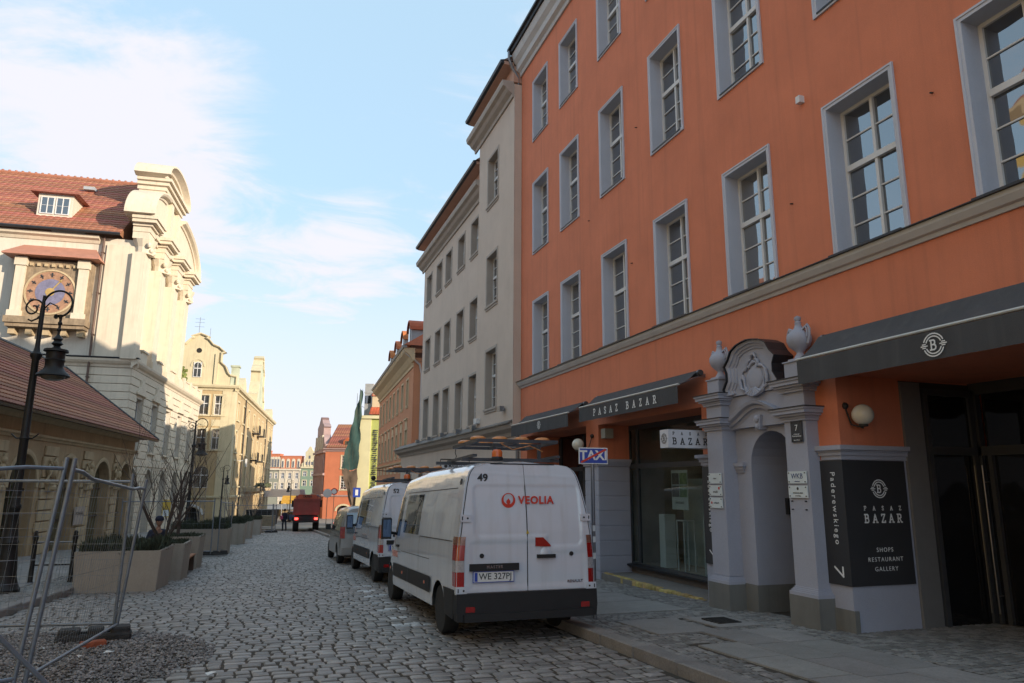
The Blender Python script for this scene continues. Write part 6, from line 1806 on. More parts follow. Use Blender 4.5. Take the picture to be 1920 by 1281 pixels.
    # flanks
    for sg in (-1, 1):
        VB.side(m_vgl, t, 'side_window', 2.62, 4.02, 1.36, 2.04, sg, .004, shape=lambda y, z, a, b_: (y, z))
        VB.side(m_vgl, t, 'door_window', 4.32, 5.36, 1.28, 2.02, sg, .004, shape=lambda y, z, a, b_: (y - .62 * b_ * max(0, a - .45) / .55 , z))
        VB.side(m_trim, t, 'side_moulding', 1.56, 3.35, .52, .76, sg, .018); VB.side(m_trim, t, 'side_moulding', 3.37, 4.85, .52, .76, sg, .018)
        for (y0, y1, z0, z1) in ((.35, 4.1, 2.08, 2.093), (.3, 2.5, 1.335, 1.347), (4.12, 4.13, .5, 2.1), (1.7, 4.1, 1.01, 1.02), (2.5, 2.51, .76, 1.34), (4.15, 5.5, .985, .995), (5.35, 5.36, .5, 1.2)):
            VB.side(m_trim, t, 'panel_gap', y0, y1, z0, z1, sg, .0015, ny=16, nz=2)
        for y, z in ((1.9, .64), (3.8, .64), (5.1, .64)): VB.side(m_orlens, t, 'side_marker', y, y + .09, z - .02, z + .03, sg, .022, 2, 2)
        b = MB(); xx = VB.w(4.4, 1.1); b.box(sg * xx, sg * (xx + .035), 4.3, 4.5, 1.08, 1.12); b.build('door_handle', m_trim, t)
        b = MB(); mx = 1.06 * sg
        b.bev(min(mx, mx + sg * .2), max(mx, mx + sg * .2), 5.02, 5.16, 1.2, 1.62, .03); mo = b.build('mirror', m_trim, t)
        b = MB(); b.box(min(mx, mx + sg * .2) + .02, max(mx, mx + sg * .2) - .02, 5.012, 5.02, 1.24, 1.58); b.build('mirror_glass', mat('mirror_glass', (0.05, 0.08, 0.13), .05, .02, metal=1), mo)
        b = MB(); b.tube([(sg * .95, 5.15, 1.3), (mx, 5.1, 1.32)], .03, 6); b.build('mirror_arm', m_trim, mo)
    b = MB(); v = []
    b.prism([(4.85, 2.235), (5.42, 1.455), (5.45, 1.475), (4.88, 2.26)], -.82, .82, 'x'); b.build('windscreen', m_vgl, t)
    for sg in (-1, 1):
        b = MB(); b.box(sg * .52, sg * .82, 6.02, 6.16, .78, 1.05); b.build('headlight', m_wlens, t)
    # fleet lettering on the front door
    text(t, 'VEOLIA', .16, Matrix.Translation((-VB.w(4.75, .9) - .008, 4.72, .93)) @ Matrix.Rotation(R(-90), 4, 'Z') @ Matrix.Rotation(R(90), 4, 'X'), mat('faded_red', (0.62, 0.30, 0.26), .5), bold=.004, name='side_lettering')
    text(t, num, .12, Matrix.Translation((-VB.w(.22, 2.15) - .012, .27, 2.17)) @ Matrix.Rotation(R(-90), 4, 'Z') @ Matrix.Rotation(R(90 - 9), 4, 'X'), m_board, bold=.003, name='side_number')
    b = MB()
    for k in range(1): b.tube([(.2, .5, 2.49), (.22, .52, 2.75), (.21, .5, 3.0)], .006, 5)
    return t
SL = math.atan(-.032)
def place_vehicle(t, x, y, lift=0.0):
    t.location = (x, y, gz(y) + lift); t.rotation_euler = (SL, 0, 0)
v49 = make_van('49', 'nearest white van, number 49, red ring logo on rear doors, by the TAXI sign', 'WE 327PJ')
place_vehicle(v49, 3.68, 9.82, .005)
v52 = make_van('52', 'second white van, number 52, parked just beyond the nearest van', 'WE 318PJ')
place_vehicle(v52, 3.90, 17.95, .005)

# folding warning-lamp frames and beacons on the van roofs
m_rack = mat('rack_steel', (0.075, 0.08, 0.09), .5, .2, 8, metal=.4)
m_amber = mat('amber_lamp', (0.60, 0.24, 0.07), .35, .25, 12, spec=.6)
def lamp_board(x, y, z0, label, group, dy=0):
    t = thing('warning_lamp_rack', label, 'lamp rack', (x, y, z0), group=group); t.rotation_euler = (SL, 0, 0)
    b = MB()
    b.box(-.95, .8, 1.6, 1.66, .02, .07); b.box(-.8, .8, .55, .61, .02, .07); b.box(-.7, -.64, .3, 1.9, .07, .11); b.box(.65, .71, .3, 1.9, .07, .11)
    b.box(-.3, -.25, .58, .62, .07, .3); b.box(.45, .5, .58, .62, .07, .3); b.build('roof_rail', m_rack, t)
    f_ = MB(); a = .30
    f_.box(-.62, .72, .38, .42, a, a + .05); f_.box(-.62, .72, 1.8, 1.84, a + .0, a + .05); f_.box(-.62, -.57, .42, 1.8, a, a + .05); f_.box(.67, .72, .42, 1.8, a, a + .05); f_.box(.02, .07, .42, 1.8, a, a + .05)
    f_.box(-.62, .72, 1.1, 1.14, a, a + .05)
    f_.build('lamp_frame', m_rack, t)
    for j in range(2):
        for i in range(4):
            q = MB(); q.lathe([(0, 0), (.11, 0), (.125, .02), (.12, .045), (.08, .065), (0, .075)], (-.5 + i * .36, .72 + j * .74, a + .052), 16); q.build('amber_lamp', m_amber, t, smooth=40)
    q = MB(); q.tube([(-.2, .45, .28), (0, .5, .2), (.25, .42, .26), (.5, .5, .18)], .008, 6); q.build('cable', m_amber, t)
    b = MB(); b.lathe([(.09, 0), (.095, .02), (.08, .05)], (-.33, .28, .02), 16); bc = b.build('beacon', m_trim, t)
    b = MB(); b.lathe([(.08, .05), (.082, .12), (.06, .155), (0, .165)], (-.33, .28, .02), 16); b.build('beacon_dome', m_orlens, bc, smooth=50)
    return t
lamp_board(3.70, 10.05, gz(10.05) + 2.49, 'rack of folded amber warning lamps on the roof of the nearest van', 'warning lamp racks on the vans')
lr = lamp_board(3.92, 18.2, gz(18.2) + 2.49, 'rack of amber warning lamps on the roof of the second van', 'warning lamp racks on the vans')

# silver minibus
stop = [(0, 1.82), (.15, 1.87), (1.5, 1.9), (3.0, 1.86), (3.4, 1.76), (4.15, 1.22), (4.6, 1.02), (4.88, .85), (4.95, .6)]
shalf = [(0, .92), (.3, .96), (3.5, .96), (4.4, .9), (4.8, .76), (4.95, .6)]
sprof = [(0, .96), (.3, 1.0), (.5, .99), (.62, .95), (.8, .86), (.92, .78), (.98, .68), (1.0, .45)]
srear = lambda z: 0 if z < .95 else .24 * ((z - .95) / .9) ** 1.3
SB = Body(4.95, shalf, stop, sprof, (.92, 4.15), .37, .3, srear)
t = thing('minivan', 'silver grey minivan parked beyond the second van', 'minivan')
SB.mesh(m_silver, t)
b = MB(); b.box(-.78, .78, .2, 4.6, .25, .7); b.build('underbody', m_trim, t)
for y in (.92, 4.15):
    for sg in (-1, 1): wheel(t, sg * .82, y, .33, sg, .2)
SB.tail(m_vgl, t, 'rear_window', -.74, .74, 1.02, 1.68)
b = MB(); b.box(-.9, .9, -.08, .1, .32, .55); b.build('bumper', m_silver, t)
for sg in (-1, 1):
    b = MB(); b.box(sg * .80, sg * .955, -.012, .12, .85, 1.22); b.build('tail_lamp', m_red, t)
    SB.side(m_vgl, t, 'side_window', .45, 2.0, 1.08, 1.62, sg); SB.side(m_vgl, t, 'side_window', 2.06, 3.0, 1.08, 1.62, sg)
    SB.side(m_vgl, t, 'door_window', 3.06, 3.95, 1.05, 1.58, sg, shape=lambda y, z, a, b_: (y - .5 * b_ * max(0, a - .4) / .6, z))
    for (y0, y1, z0, z1) in ((2.02, 2.03, .35, 1.05), (3.02, 3.03, .35, 1.05), (.4, 4.1, .95, .96)): SB.side(m_trim, t, 'panel_gap', y0, y1, z0, z1, sg, .0015, nz=2)
    b = MB(); b.bev(sg * 1.0 - .09, sg * 1.0 + .09, 3.75, 3.85, 1.05, 1.25, .02); b.build('mirror', m_trim, t)
b = MB(); b.prism([(3.42, 1.72), (4.12, 1.24), (4.15, 1.26), (3.45, 1.74)], -.7, .7, 'x'); b.build('windscreen', m_vgl, t)
b = MB(); b.box(-.26, .26, -.1, -.08, .6, .71); b.build('number_plate', m_plate, t)
place_vehicle(t, 3.62, 24.9)

# red tipper truck at the end of the street, seen from behind
m_tred = mat('tipper_red', (0.33, 0.06, 0.045), .6, .2, 2, stain=.6, stain_col=(0.12, 0.06, 0.04))
t = thing('dump_truck', 'red tipper truck seen from behind at the far end of the street', 'truck')
b = MB(); b.prism([(-1.15, 1.35), (1.15, 1.35), (1.22, 2.65), (-1.22, 2.65)], 0, 4.6, 'y'); bd = b.build('tipper_body', m_tred, t)
b = MB(); b.prism([(-.9, 2.65), (.9, 2.65), (.8, 3.0), (-.8, 3.0)], .1, 4.4, 'y'); b.build('tarpaulin', mat('tarp_red', (0.5, 0.1, 0.05), .7, .2, 3), bd)
b = MB(); b.box(-1.2, 1.2, -.06, 0, 1.35, 2.6)
for x in (-1.1, -.4, .4, 1.1): b.box(x - .05, x + .05, -.12, -.06, 1.35, 2.65)
b.box(-1.2, 1.2, -.12, -.06, 2.5, 2.6); b.build('tailgate', m_tred, bd)
text(bd, 'TATRA', .26, face(0, -.125, 2.82), m_trim, bold=.01)
b = MB(); b.box(-1.1, 1.1, 4.9, 6.8, .9, 3.0); b.build('cab', m_tred, t)
b = MB(); b.box(-1.0, 1.0, 0, 6.5, .75, 1.3); b.box(-1.15, 1.15, -.2, -.02, .72, .86); b.build('chassis', m_trim, t)
for y in (.9, 2.2, 5.6):
    for sg in (-1, 1): wheel(t, sg * .92, y, .52, sg, .5)
for sg in (-1, 1):
    b = MB(); b.box(sg * .72, sg * 1.02, -.25, -.2, .95, 1.12); b.build('tail_lamp', mat('lit_red_lamp', (0.9, 0.04, 0.03), .3, 0, emit=2.5), t)
    b = MB(); b.box(sg * 1.2, sg * 1.5, 6.5, 6.6, 2.0, 2.6); b.build('mirror', m_trim, t)
    b = MB(); b.box(sg * .95, sg * 1.15, -.02, .0, 2.66, 2.78) ; b.build('marker_lamp', m_orlens, t)
t.scale = (.9, 1, 1); place_vehicle(t, 3.9, 63); t.rotation_euler = (SL, 0, R(-3.4))

# ================================================================== TAXI SIGN
t = thing('taxi_sign', 'blue TAXI sign struck through in red on a grey post behind the nearest van', 'road sign', (5.07, 10.54, gz(10.54) + .12), R(-7))
b = MB(); b.cyl((0, .03, 0), (0, .03, 2.62), .03, n=14); b.build('post', m_zinc, t, smooth=40)
b = MB(); b.bev(-.245, .245, -.022, -.006, 2.37, 2.63, .005); sb = b.build('sign_plate', m_white, t)
b = MB(); b.box(-.23, .23, -.025, -.022, 2.385, 2.615); b.build('sign_face', m_bluep, sb)
text(sb, 'TAXI', .21, face(-.0, -.0265, 2.502), m_white, bold=.006, ext=.0005)
b = MB(); strokes(b, [[(-.2, -.1), (.2, .1)]], 0, 2.5, 1, .032, -.03); b.build('red_bar', m_logo, sb)
b = MB(); b.box(-.035, .035, -.0, .065, 2.45, 2.49); b.build('post_clamp', m_zinc, t)
b = MB()
for z in (.9, 1.15, 1.32): b.box(-.025, .02, -.002, 0, z, z + .09)
b.build('sticker', m_paper, t)

# ================================================================== LANTERNS
m_blk = mat('black_cast_iron', (0.016, 0.015, 0.015), .5, .3, 10, .3, 60, metal=.3)
def street_lamp(x, y, label, sc=1.0, rz=0.0, detail=True):
    t = thing('street_lamp', label, 'street lamp', (x, y, gz(y) + .1), rz, 'black scrolled street lamps on the left pavement')
    t.scale = (sc, sc, sc)
    b = MB(); b.lathe([(.30, 0), (.31, .08), (.27, .14), (.22, .3), (.20, .55), (.17, .85), (.155, 1.0), (.175, 1.04), (.15, 1.1), (.12, 1.35), (.105, 1.7), (.13, 1.75), (.13, 1.8), (.10, 1.85),
        (.09, 2.3), (.085, 3.2), (.105, 3.25), (.085, 3.3), (.075, 4.2), (.072, 5.0), (.12, 5.08), (.12, 5.14), (.07, 5.2), (.05, 5.3), (.05, 6.2), (.035, 6.35), (.03, 6.5)], (0, 0, 0), 16); b.build('lamp_post', m_blk, t, smooth=35)
    b = MB(); b.tube([(-.3, 0, 3.35), (-.18, 0, 3.25), (.18, 0, 3.25), (.3, 0, 3.35)], .015, 6); b.build('ladder_bar', m_blk, t)
    # large crook over the lantern
    def spiral(cx, cz, r0, r1, a0, a1, n=26): return [(cx + (r0 + (r1 - r0) * k / n) * math.cos(a0 + (a1 - a0) * k / n), 0, cz + (r0 + (r1 - r0) * k / n) * math.sin(a0 + (a1 - a0) * k / n)) for k in range(n + 1)]
    b = MB(); b.tube([(0, 0, 6.0)] + spiral(.36, 6.28, .36, .27, R(170), R(-95)) + spiral(.33, 6.02, .05, .02, R(-60), R(-300), 8), .024, 7)
    b.tube([(0, 0, 6.15), (.15, 0, 6.33), (.3, 0, 6.26)], .016, 6)
    b.tube(spiral(-.22, 6.2, .26, .05, R(-60), R(-60 + 520), 36), .02, 6)
    b.tube([(-.05, 0, 5.98), (-.22, 0, 5.9), (-.3, 0, 5.94)], .02, 6)
    b.build('lamp_arm', m_blk, t, smooth=50)
    b = MB(); b.tube([(.42, 0, 6.04), (.44, 0, 5.95)], [.06, .03], 8); b.cyl((.44, 0, 6.0), (.44, 0, 5.3), .028, n=8)
    for z in (5.85, 5.7, 5.5): b.ball((.44, 0, z), .05, 8)
    b.lathe([(.03, .0), (.1, .05), (.06, .1), (.12, .15), (.07, .22), (.1, .26), (.03, .36)], (.44, 0, 5.22), 12); b.build('lamp_hanger', m_blk, t, smooth=50)
    b = MB(); b.lathe([(.05, .64), (.24, .62), (.25, .57), (.19, .55), (.185, .40), (.205, .38), (.19, .34), (.185, .22), (.22, .15), (.32, .06), (.34, .02), (.31, .0), (.26, .02)], (.44, 0, 4.62), 20); hd = b.build('lantern', m_blk, t, smooth=40)
    b = MB(); b.lathe([(.26, .02), (.22, -.04), (.12, -.08), (0, -.09)], (.44, 0, 4.62), 16); b.build('lamp_glass', mat('smoky_glass', (0.1, 0.08, 0.05), .2, .1, coat=.5), hd, smooth=60)
    return t
l1 = street_lamp(-4.95, 18.4, 'nearest and largest black scrolled lamp post, in front of the guardhouse', rz=-TH)
l2 = street_lamp(-3.62, 44.0, 'second scrolled lamp post with bell lantern, before the corner of the palace', 1.02, rz=-TH)
l3 = street_lamp(-3.35, 76.0, 'third scrolled lamp post in front of the ochre house front', .9, rz=-TH)
l4 = street_lamp(.2, 92.0, 'fourth smaller lamp post beside the terrace of the ochre house', .85, rz=-TH)
l5 = street_lamp(4.2, 104.0, 'farthest small lamp post at the entrance to the square', .85, rz=-TH + math.pi)

# ================================================================== PLANTERS, BENCHES, PLANTS
m_conc = mat('cast_concrete', (0.36, 0.315, 0.265), 0.85, 0.10, 1.6, 0.3, 50, stain=0.25, stain_col=(0.2, 0.17, 0.13), fine=.05)
m_soil = mat('soil', (0.05, 0.04, 0.03), .95, .3, 8)
m_heath = mat('grey_green_shrub', (0.055, 0.065, 0.04), .9, .4, 5, island=.5)
m_bench = mat('bench_timber', (0.30, 0.12, 0.05), .7, .2, 5)
def planter(x, y, wx, wy, h, label, plants=True, seed=0, tall=.3):
    t = thing('planter', label, 'planter', (x, y, gz(y)), -TL * .55, 'concrete planters along the left of the road')
    b = MB(); tt = .07; e = .05
    v = []
    for (o, z) in ((-e, -.08), (0, h), (-tt, h), (-tt, h - .16)):
        v += [(-wx / 2 - o, -wy / 2 - o, z), (wx / 2 + o, -wy / 2 - o, z), (wx / 2 + o, wy / 2 + o, z), (-wx / 2 - o, wy / 2 + o, z)] if False else [(-(wx / 2 + o), -(wy / 2 + o), z), (wx / 2 + o, -(wy / 2 + o), z), (wx / 2 + o, wy / 2 + o, z), (-(wx / 2 + o), wy / 2 + o, z)]
    f = []
    for r_ in range(3):
        for k in range(4):
            j = (k + 1) % 4; f.append((r_ * 4 + k, r_ * 4 + j, (r_ + 1) * 4 + j, (r_ + 1) * 4 + k))
    b.add(v, f); o = b.build('tub', m_conc, t)
    bm_ = bmesh.new(); bm_.from_mesh(o.data); bmesh.ops.bevel(bm_, geom=[e_ for e_ in bm_.edges if not e_.is_boundary], offset=.012, segments=2, affect='EDGES'); bm_.to_mesh(o.data); bm_.free()
    b = MB(); b.box(-(wx / 2 - tt), wx / 2 - tt, -(wy / 2 - tt), wy / 2 - tt, -.05, h - .12); b.build('soil', m_soil, t)
    if plants:
        g_ = np.random.default_rng(seed); v = []; f = []
        for _ in range(int(2600 * wx * wy)):
            cx_, cy_ = g_.uniform(-wx / 2 + .08, wx / 2 - .08), g_.uniform(-wy / 2 + .08, wy / 2 - .08)
            hh = tall * g_.uniform(.4, 1.1) * (.75 + .35 * math.sin(cx_ * 5 + seed) * math.cos(cy_ * 4))
            a = g_.uniform(0, 6.28); ln = g_.uniform(.02, .14); w_ = g_.uniform(.006, .014)
            dx, dy = math.cos(a) * ln, math.sin(a) * ln; px, py = -math.sin(a) * w_, math.cos(a) * w_
            o = len(v); z0 = h - .12
            v += [(cx_ - px, cy_ - py, z0 + hh * .25), (cx_ + px, cy_ + py, z0 + hh * .25), (cx_ + dx + px, cy_ + dy + py, z0 + hh * .8), (cx_ + dx * 1.3, cy_ + dy * 1.3, z0 + hh), (cx_ + dx - px, cy_ + dy - py, z0 + hh * .8)]
            f.append((o, o + 1, o + 2, o + 3, o + 4))
        me = bpy.data.meshes.new('planting'); me.from_pydata(v, [], f); me.materials.append(m_heath)
        tag(inst(me, 'planting', t), kind='stuff')
    return t
planter(-2.86, 19.62, 1.78, 1.75, .92, 'nearest broad concrete planter, overgrown with grey green heath, behind the fence', seed=1, tall=.40)
planter(-2.45, 21.95, 1.5, 1.3, .95, 'second concrete planter with the seated person behind it', seed=2, tall=.22)
planter(-2.35, 25.9, 1.5, 1.35, 1.0, 'third concrete planter holding the young birch', seed=3, tall=.22)
planter(-2.15, 33.6, 2.3, 1.7, 1.05, 'long concrete planter fenced off halfway down the street', seed=4, tall=.45)
planter(-1.35, 42.6, 1.7, 1.9, 1.1, 'fifth concrete planter beyond the fenced one', seed=5, tall=.45)
planter(-.95, 50.2, 1.5, 1.9, 1.1, 'sixth concrete planter in front of the palace arches', seed=6, tall=.45)
planter(-.35, 57.6, 1.5, 1.9, 1.1, 'farthest concrete planter near the rubble pile', seed=7, tall=.4)
def bench(x, y, label):
    t = thing('bench_block', label, 'bench', (x, y, gz(y)), -TL * .5, 'timber topped benches between the planters')
    b = MB()
    for k in range(4): q = MB(); q.bev(-.3 + k * .15, -.3 + k * .15 + .135, -.72, .72, .44, .48, .006); q.build('slat', m_bench, t)
    b.box(-.27, .27, -.62, -.5, 0, .44); b.box(-.27, .27, .5, .62, 0, .44); b.build('bench_leg', mat('rusty_leg', (0.09, 0.06, 0.045), .8, .3), t)
bench(-2.0, 23.85, 'low timber bench block between the second and third planters')
bench(-1.45, 36.6, 'low timber bench block just beyond the fenced planter')
bench(-.95, 46.4, 'low timber bench block between the fifth and sixth planters')
bench(-.5, 53.9, 'farthest low timber bench block near the rubble pile')

# bare trees
m_bark = mat('dark_bark', (0.075, 0.055, 0.045), .9, .3, 8, .3, 40)
m_birch = mat('pale_bark', (0.30, 0.25, 0.20), .9, .55, 9, .3, 40)
def tree(x, y, z, h, label, seed, stems=3, spread=.35, m=None, r0=.03, depth=4, name='bare_tree'):
    g_ = random.Random(seed); mt = m or m_bark
    t = thing(name, label, 'tree', (x, y, z), 0, 'bare young trees in the left planters')
    tr = MB(); tw = MB()
    def grow(p, d, l, r_, lv, mbt):
        n = 5; pts = [p]; rs = [r_]
        for k in range(n):
            d = (d + Vector((g_.uniform(-1, 1), g_.uniform(-1, 1), g_.uniform(-.2, .6))) * .13).normalized()
            p = p + d * l / n; pts.append(p); rs.append(r_ * (1 - .5 * (k + 1) / n))
        mbt.tube(pts, rs, 6 if lv == 0 else 4, cap=False)
        if lv < depth:
            for _ in range(g_.randint(2, 4) if lv else 4):
                k = g_.randint(1, n); a = g_.uniform(0, 6.28)
                s_ = Vector((math.cos(a), math.sin(a), g_.uniform(.5, 1.4))).normalized()
                nd = (d * .45 + s_ * .65).normalized()
                grow(pts[k], nd, l * g_.uniform(.45, .72), rs[k] * .6, lv + 1, tw)
    for s_ in range(stems):
        a = g_.uniform(0, 6.28); d = Vector((math.cos(a) * spread, math.sin(a) * spread, 1)).normalized()
        grow(Vector((0, 0, 0)), d, h * .5, r0, 0, tr)
    tr.build('trunk', mt, t, smooth=60); tag(tw.build('twigs', mt, t), kind='stuff')
    return t
tree(-2.35, 22.1, gz(22) + .8, 4.4, 'bare multi-stemmed shrub tree rising behind the seated person', 3, 6, .5, depth=5)
tree(-2.35, 25.8, gz(26) + .85, 4.4, 'bare upright birch in the third planter', 5, 2, .10, m_bark, .05, depth=5)
tree(-2.2, 33.7, gz(34) + .9, 4.2, 'slender bare tree in the fenced planter', 8, 3, .25, m_birch)
tree(-1.3, 42.6, gz(43) + .9, 4.6, 'slender pale tree in the fifth planter', 11, 3, .2, m_birch)
tree(-.9, 50.2, gz(50) + .9, 4.6, 'bare young tree in the sixth planter', 14, 3, .3, m_birch)
tree(-.35, 57.6, gz(57) + .9, 4.2, 'bare young tree in the farthest planter', 15, 4, .4, m_birch)

# ================================================================== BOLLARD RAIL (left pavement)
def bollard(x, y, label):
    t = thing('bollard', label, 'bollard', (x, y, gz(y) + .1), 0, 'black bollards at the left kerb')
    b = MB(); b.lathe([(.075, 0), (.07, .02), (.055, .05), (.05, 1.0), (.062, 1.03), (.062, 1.08), (.04, 1.14), (.05, 1.18), (.03, 1.22), (0, 1.23)], (0, 0, 0), 12); b.build('bollard_post', m_blk, t, smooth=40)
    return t
bollard(-4.15, 20.5, 'black bollard next to the nearest planter, end of the rail')
bollard(-5.0, 20.55, 'black bollard behind the two leaning fence posts')
bollard(-5.55, 18.9, 'black bollard left of the nearest lamp post')
t = thing('guard_rail', 'two thin rails strung between the bollards by the nearest planter', 'railing', (0, 0, 0))
for z in (.42, .95):
    b = MB(); b.cyl((-4.15, 20.5, gz(20.5) + .1 + z), (-5.0, 20.55, gz(20.5) + .1 + z), .018, n=8); b.build('rail', m_zinc if z > .5 else m_blk, t, smooth=40)

# ================================================================== TEMPORARY FENCES
m_galv = mat('galvanised_tube', (0.20, 0.23, 0.27), .42, .2, 6, metal=.4)
m_rub = mat('black_rubber', (0.035, 0.034, 0.034), .85, .3, 10, .4, 50)
def fence_panel(a0, a1, b0, b1, label, nv=34, nh=9, group='wire mesh site fence panels', rr=.023, bend=False, wires=True):
    """a0/a1 foot and head of one upright, b0/b1 of the other"""
    a0, a1, b0, b1 = map(Vector, (a0, a1, b0, b1))
    t = thing('site_fence', label, 'fence', tuple((a0 + b0) / 2), 0, group); o = (a0 + b0) / 2
    L_ = lambda p: tuple(p - o)
    for p, q in ((a0, a1), (b0, b1)):
        e = (q - p) * .04
        b = MB(); b.tube([L_(p), L_(q + e)], rr, 10); b.build('upright', m_galv, t, smooth=40)
    for fz in (.05, .985):
        p, q = a0.lerp(a1, fz), b0.lerp(b1, fz); b = MB()
        if bend and fz > .5:
            d = (a1 - a0).normalized() * .05
            pts = [p, p.lerp(q, .1), p.lerp(q, .22) - d, p.lerp(q, .8) - d * 1.3, p.lerp(q, .9) - d * .6, q - d * .5]
        else: pts = [p, q]
        b.tube([L_(k) for k in pts], rr * .9, 10); b.build('cross_tube', m_galv, t, smooth=40)
    b = MB()
    for k in range(1, nv):
        u = k / nv; p = a0.lerp(b0, u); q = a1.lerp(b1, u); w = .0016
        b.tube([L_(p.lerp(q, .05)), L_(p.lerp(q, .5)), L_(p.lerp(q, .97))], w * 1.15, 3, cap=False)
    for k in range(1, nh):
        v_ = .05 + .93 * k / nh; b.tube([L_(a0.lerp(a1, v_).lerp(b0.lerp(b1, v_), s_ / 4)) for s_ in range(5)], .0022, 3, cap=False)
    tag(b.build('wire_mesh', m_galv, t), kind='stuff')
    return t
# A: runs out of the frame on the left; B: from the near post to the far foot; C: across behind
fence_panel((-2.12, 8.58, gz(8.6) + .1), (-1.93, 8.66, 1.98), (-5.0, 6.4, gz(6.4) + .1), (-4.75, 6.45, 2.06), 'near site fence panel running out of the left edge of the picture', bend=True)
fence_panel((-2.03, 8.62, gz(8.6) + .1), (-1.84, 8.60, 1.97), (-1.79, 12.05, gz(12) + .1), (-1.60, 12.0, 1.78), 'leaning site fence panel between the near posts and the rubber foot', bend=True)
fence_panel((-1.83, 12.12, gz(12.1) + .1), (-1.80, 12.1, 1.86), (-5.3, 12.9, gz(12.9) + .1), (-5.3, 12.9, 1.86), 'site fence panel standing across the pavement behind the leaning one')
fence_panel((-1.62, 31.4, gz(31.4) + .1), (-1.62, 31.4, gz(31) + 2.15), (-5.0, 32.0, gz(32) + .1), (-5.0, 32.0, gz(32) + 2.15), 'site fence panel in front of the long middle planter', nv=24)
fence_panel((-1.38, 31.6, gz(31.4) + .1), (-1.38, 31.6, gz(31) + 2.1), (-1.05, 34.9, gz(35) + .1), (-1.05, 34.9, gz(35) + 2.1), 'site fence panel along the street side of the long middle planter', nv=20)
fence_panel((1.15, 59.6, gz(60) + .1), (1.15, 59.6, gz(60) + 2.15), (-2.3, 59.0, gz(59) + .1), (-2.3, 59.0, gz(59) + 2.15), 'farthest site fence panel beside the rubble pile', nv=16)
fence_panel((1.2, 59.7, gz(60) + .1), (1.2, 59.7, gz(60) + 2.15), (1.5, 63.1, gz(63) + .1), (1.5, 63.1, gz(63) + 2.15), 'site fence panel turning into the square by the truck', nv=16)
def rubber_foot(x, y, rz, label):
    t = thing('rubber_block', label, 'fence foot', (x, y, gz(y) + .05), rz, 'black rubber fence feet'); t.scale = (1.1, 1.2, 1.25)
    b = MB(); b.bev(-.42, .42, -.12, .12, 0, .07, .025); b.bev(-.40, -.16, -.105, .105, .07, .125, .02); b.bev(-.08, .1, -.105, .105, .07, .125, .02); b.bev(.18, .40, -.105, .105, .07, .125, .02); b.build('foot_block', m_rub, t)
    b = MB(); b.cyl((-.12, 0, .07), (-.12, 0, .09), .04, n=10); b.cyl((.14, 0, .07), (.14, 0, .09), .04, n=10); b.build('socket', m_trim, t)
rubber_foot(-2.02, 11.85, .12, 'black rubber fence foot on the gravel patch')
rubber_foot(-1.45, 31.6, .2, 'black rubber foot under the middle fence')
rubber_foot(1.15, 59.8, .2, 'black rubber foot under the farthest fence')
b = MB(); b.tube([(-2.30, 7.95, .62), (-1.72, 8.25, -.10)], .022, 8); o = b.build('loose_brace', m_galv, smooth=40); tag(o, 'short steel brace lying against the foot of the near fence posts', 'brace')

t = thing('info_board', 'small yellow notice board on a post between planters and lamp posts', 'notice board', (-6.0, 56.0, gz(56) + .1), -TH)
b = MB(); b.cyl((0, .04, 0), (0, .04, 1.5), .03, n=8); b.build('post', m_zinc, t)
b = MB(); b.box(-.28, .28, 0, .03, 1.2, 2.4); b.build('board', mat('notice_yellow', (0.55, 0.36, 0.05), .6, .1), t)
b = MB(); b.box(-.22, .22, -.006, 0, 1.26, 1.7); b.build('notice_sheet', m_paper, t)

# ================================================================== PEOPLE
m_skin = mat('skin', (0.42, 0.24, 0.17), .6, .05); m_coat = mat('navy_jacket', (0.022, 0.024, 0.045), .85, .2, 12, .2, 40); m_jeans = mat('dark_trousers', (0.03, 0.032, 0.045), .9, .2, 15)
m_hair = mat('dark_hair', (0.018, 0.013, 0.01), .8, .3, 30, .4, 90); m_pink = mat('pink_bag', (0.5, 0.08, 0.16), .7, .1)
def skin_mesh(name, verts, edges, radii, m, parent, root=0, lv=2):
    me = bpy.data.meshes.new(name); me.from_pydata(verts, edges, []); me.materials.append(m)
    o = bpy.data.objects.new(name, me); COL.objects.link(o); o.parent = parent
    sk = o.modifiers.new('skin', 'SKIN'); 
    for i, r_ in enumerate(radii):
        d = me.skin_vertices[0].data[i]; d.radius = (r_, r_) if not isinstance(r_, tuple) else r_; d.use_root = (i == root)
    o.modifiers.new('sub', 'SUBSURF').render_levels = lv; o.modifiers['sub'].levels = lv
    dg = bpy.context.evaluated_depsgraph_get(); me2 = bpy.data.meshes.new_from_object(o.evaluated_get(dg))
    o.modifiers.clear(); o.data = me2; bpy.data.meshes.remove(me); me2.name = name
    if not me2.materials: me2.materials.append(m)
    me2.polygons.foreach_set('use_smooth', [True] * len(me2.polygons))
    return o
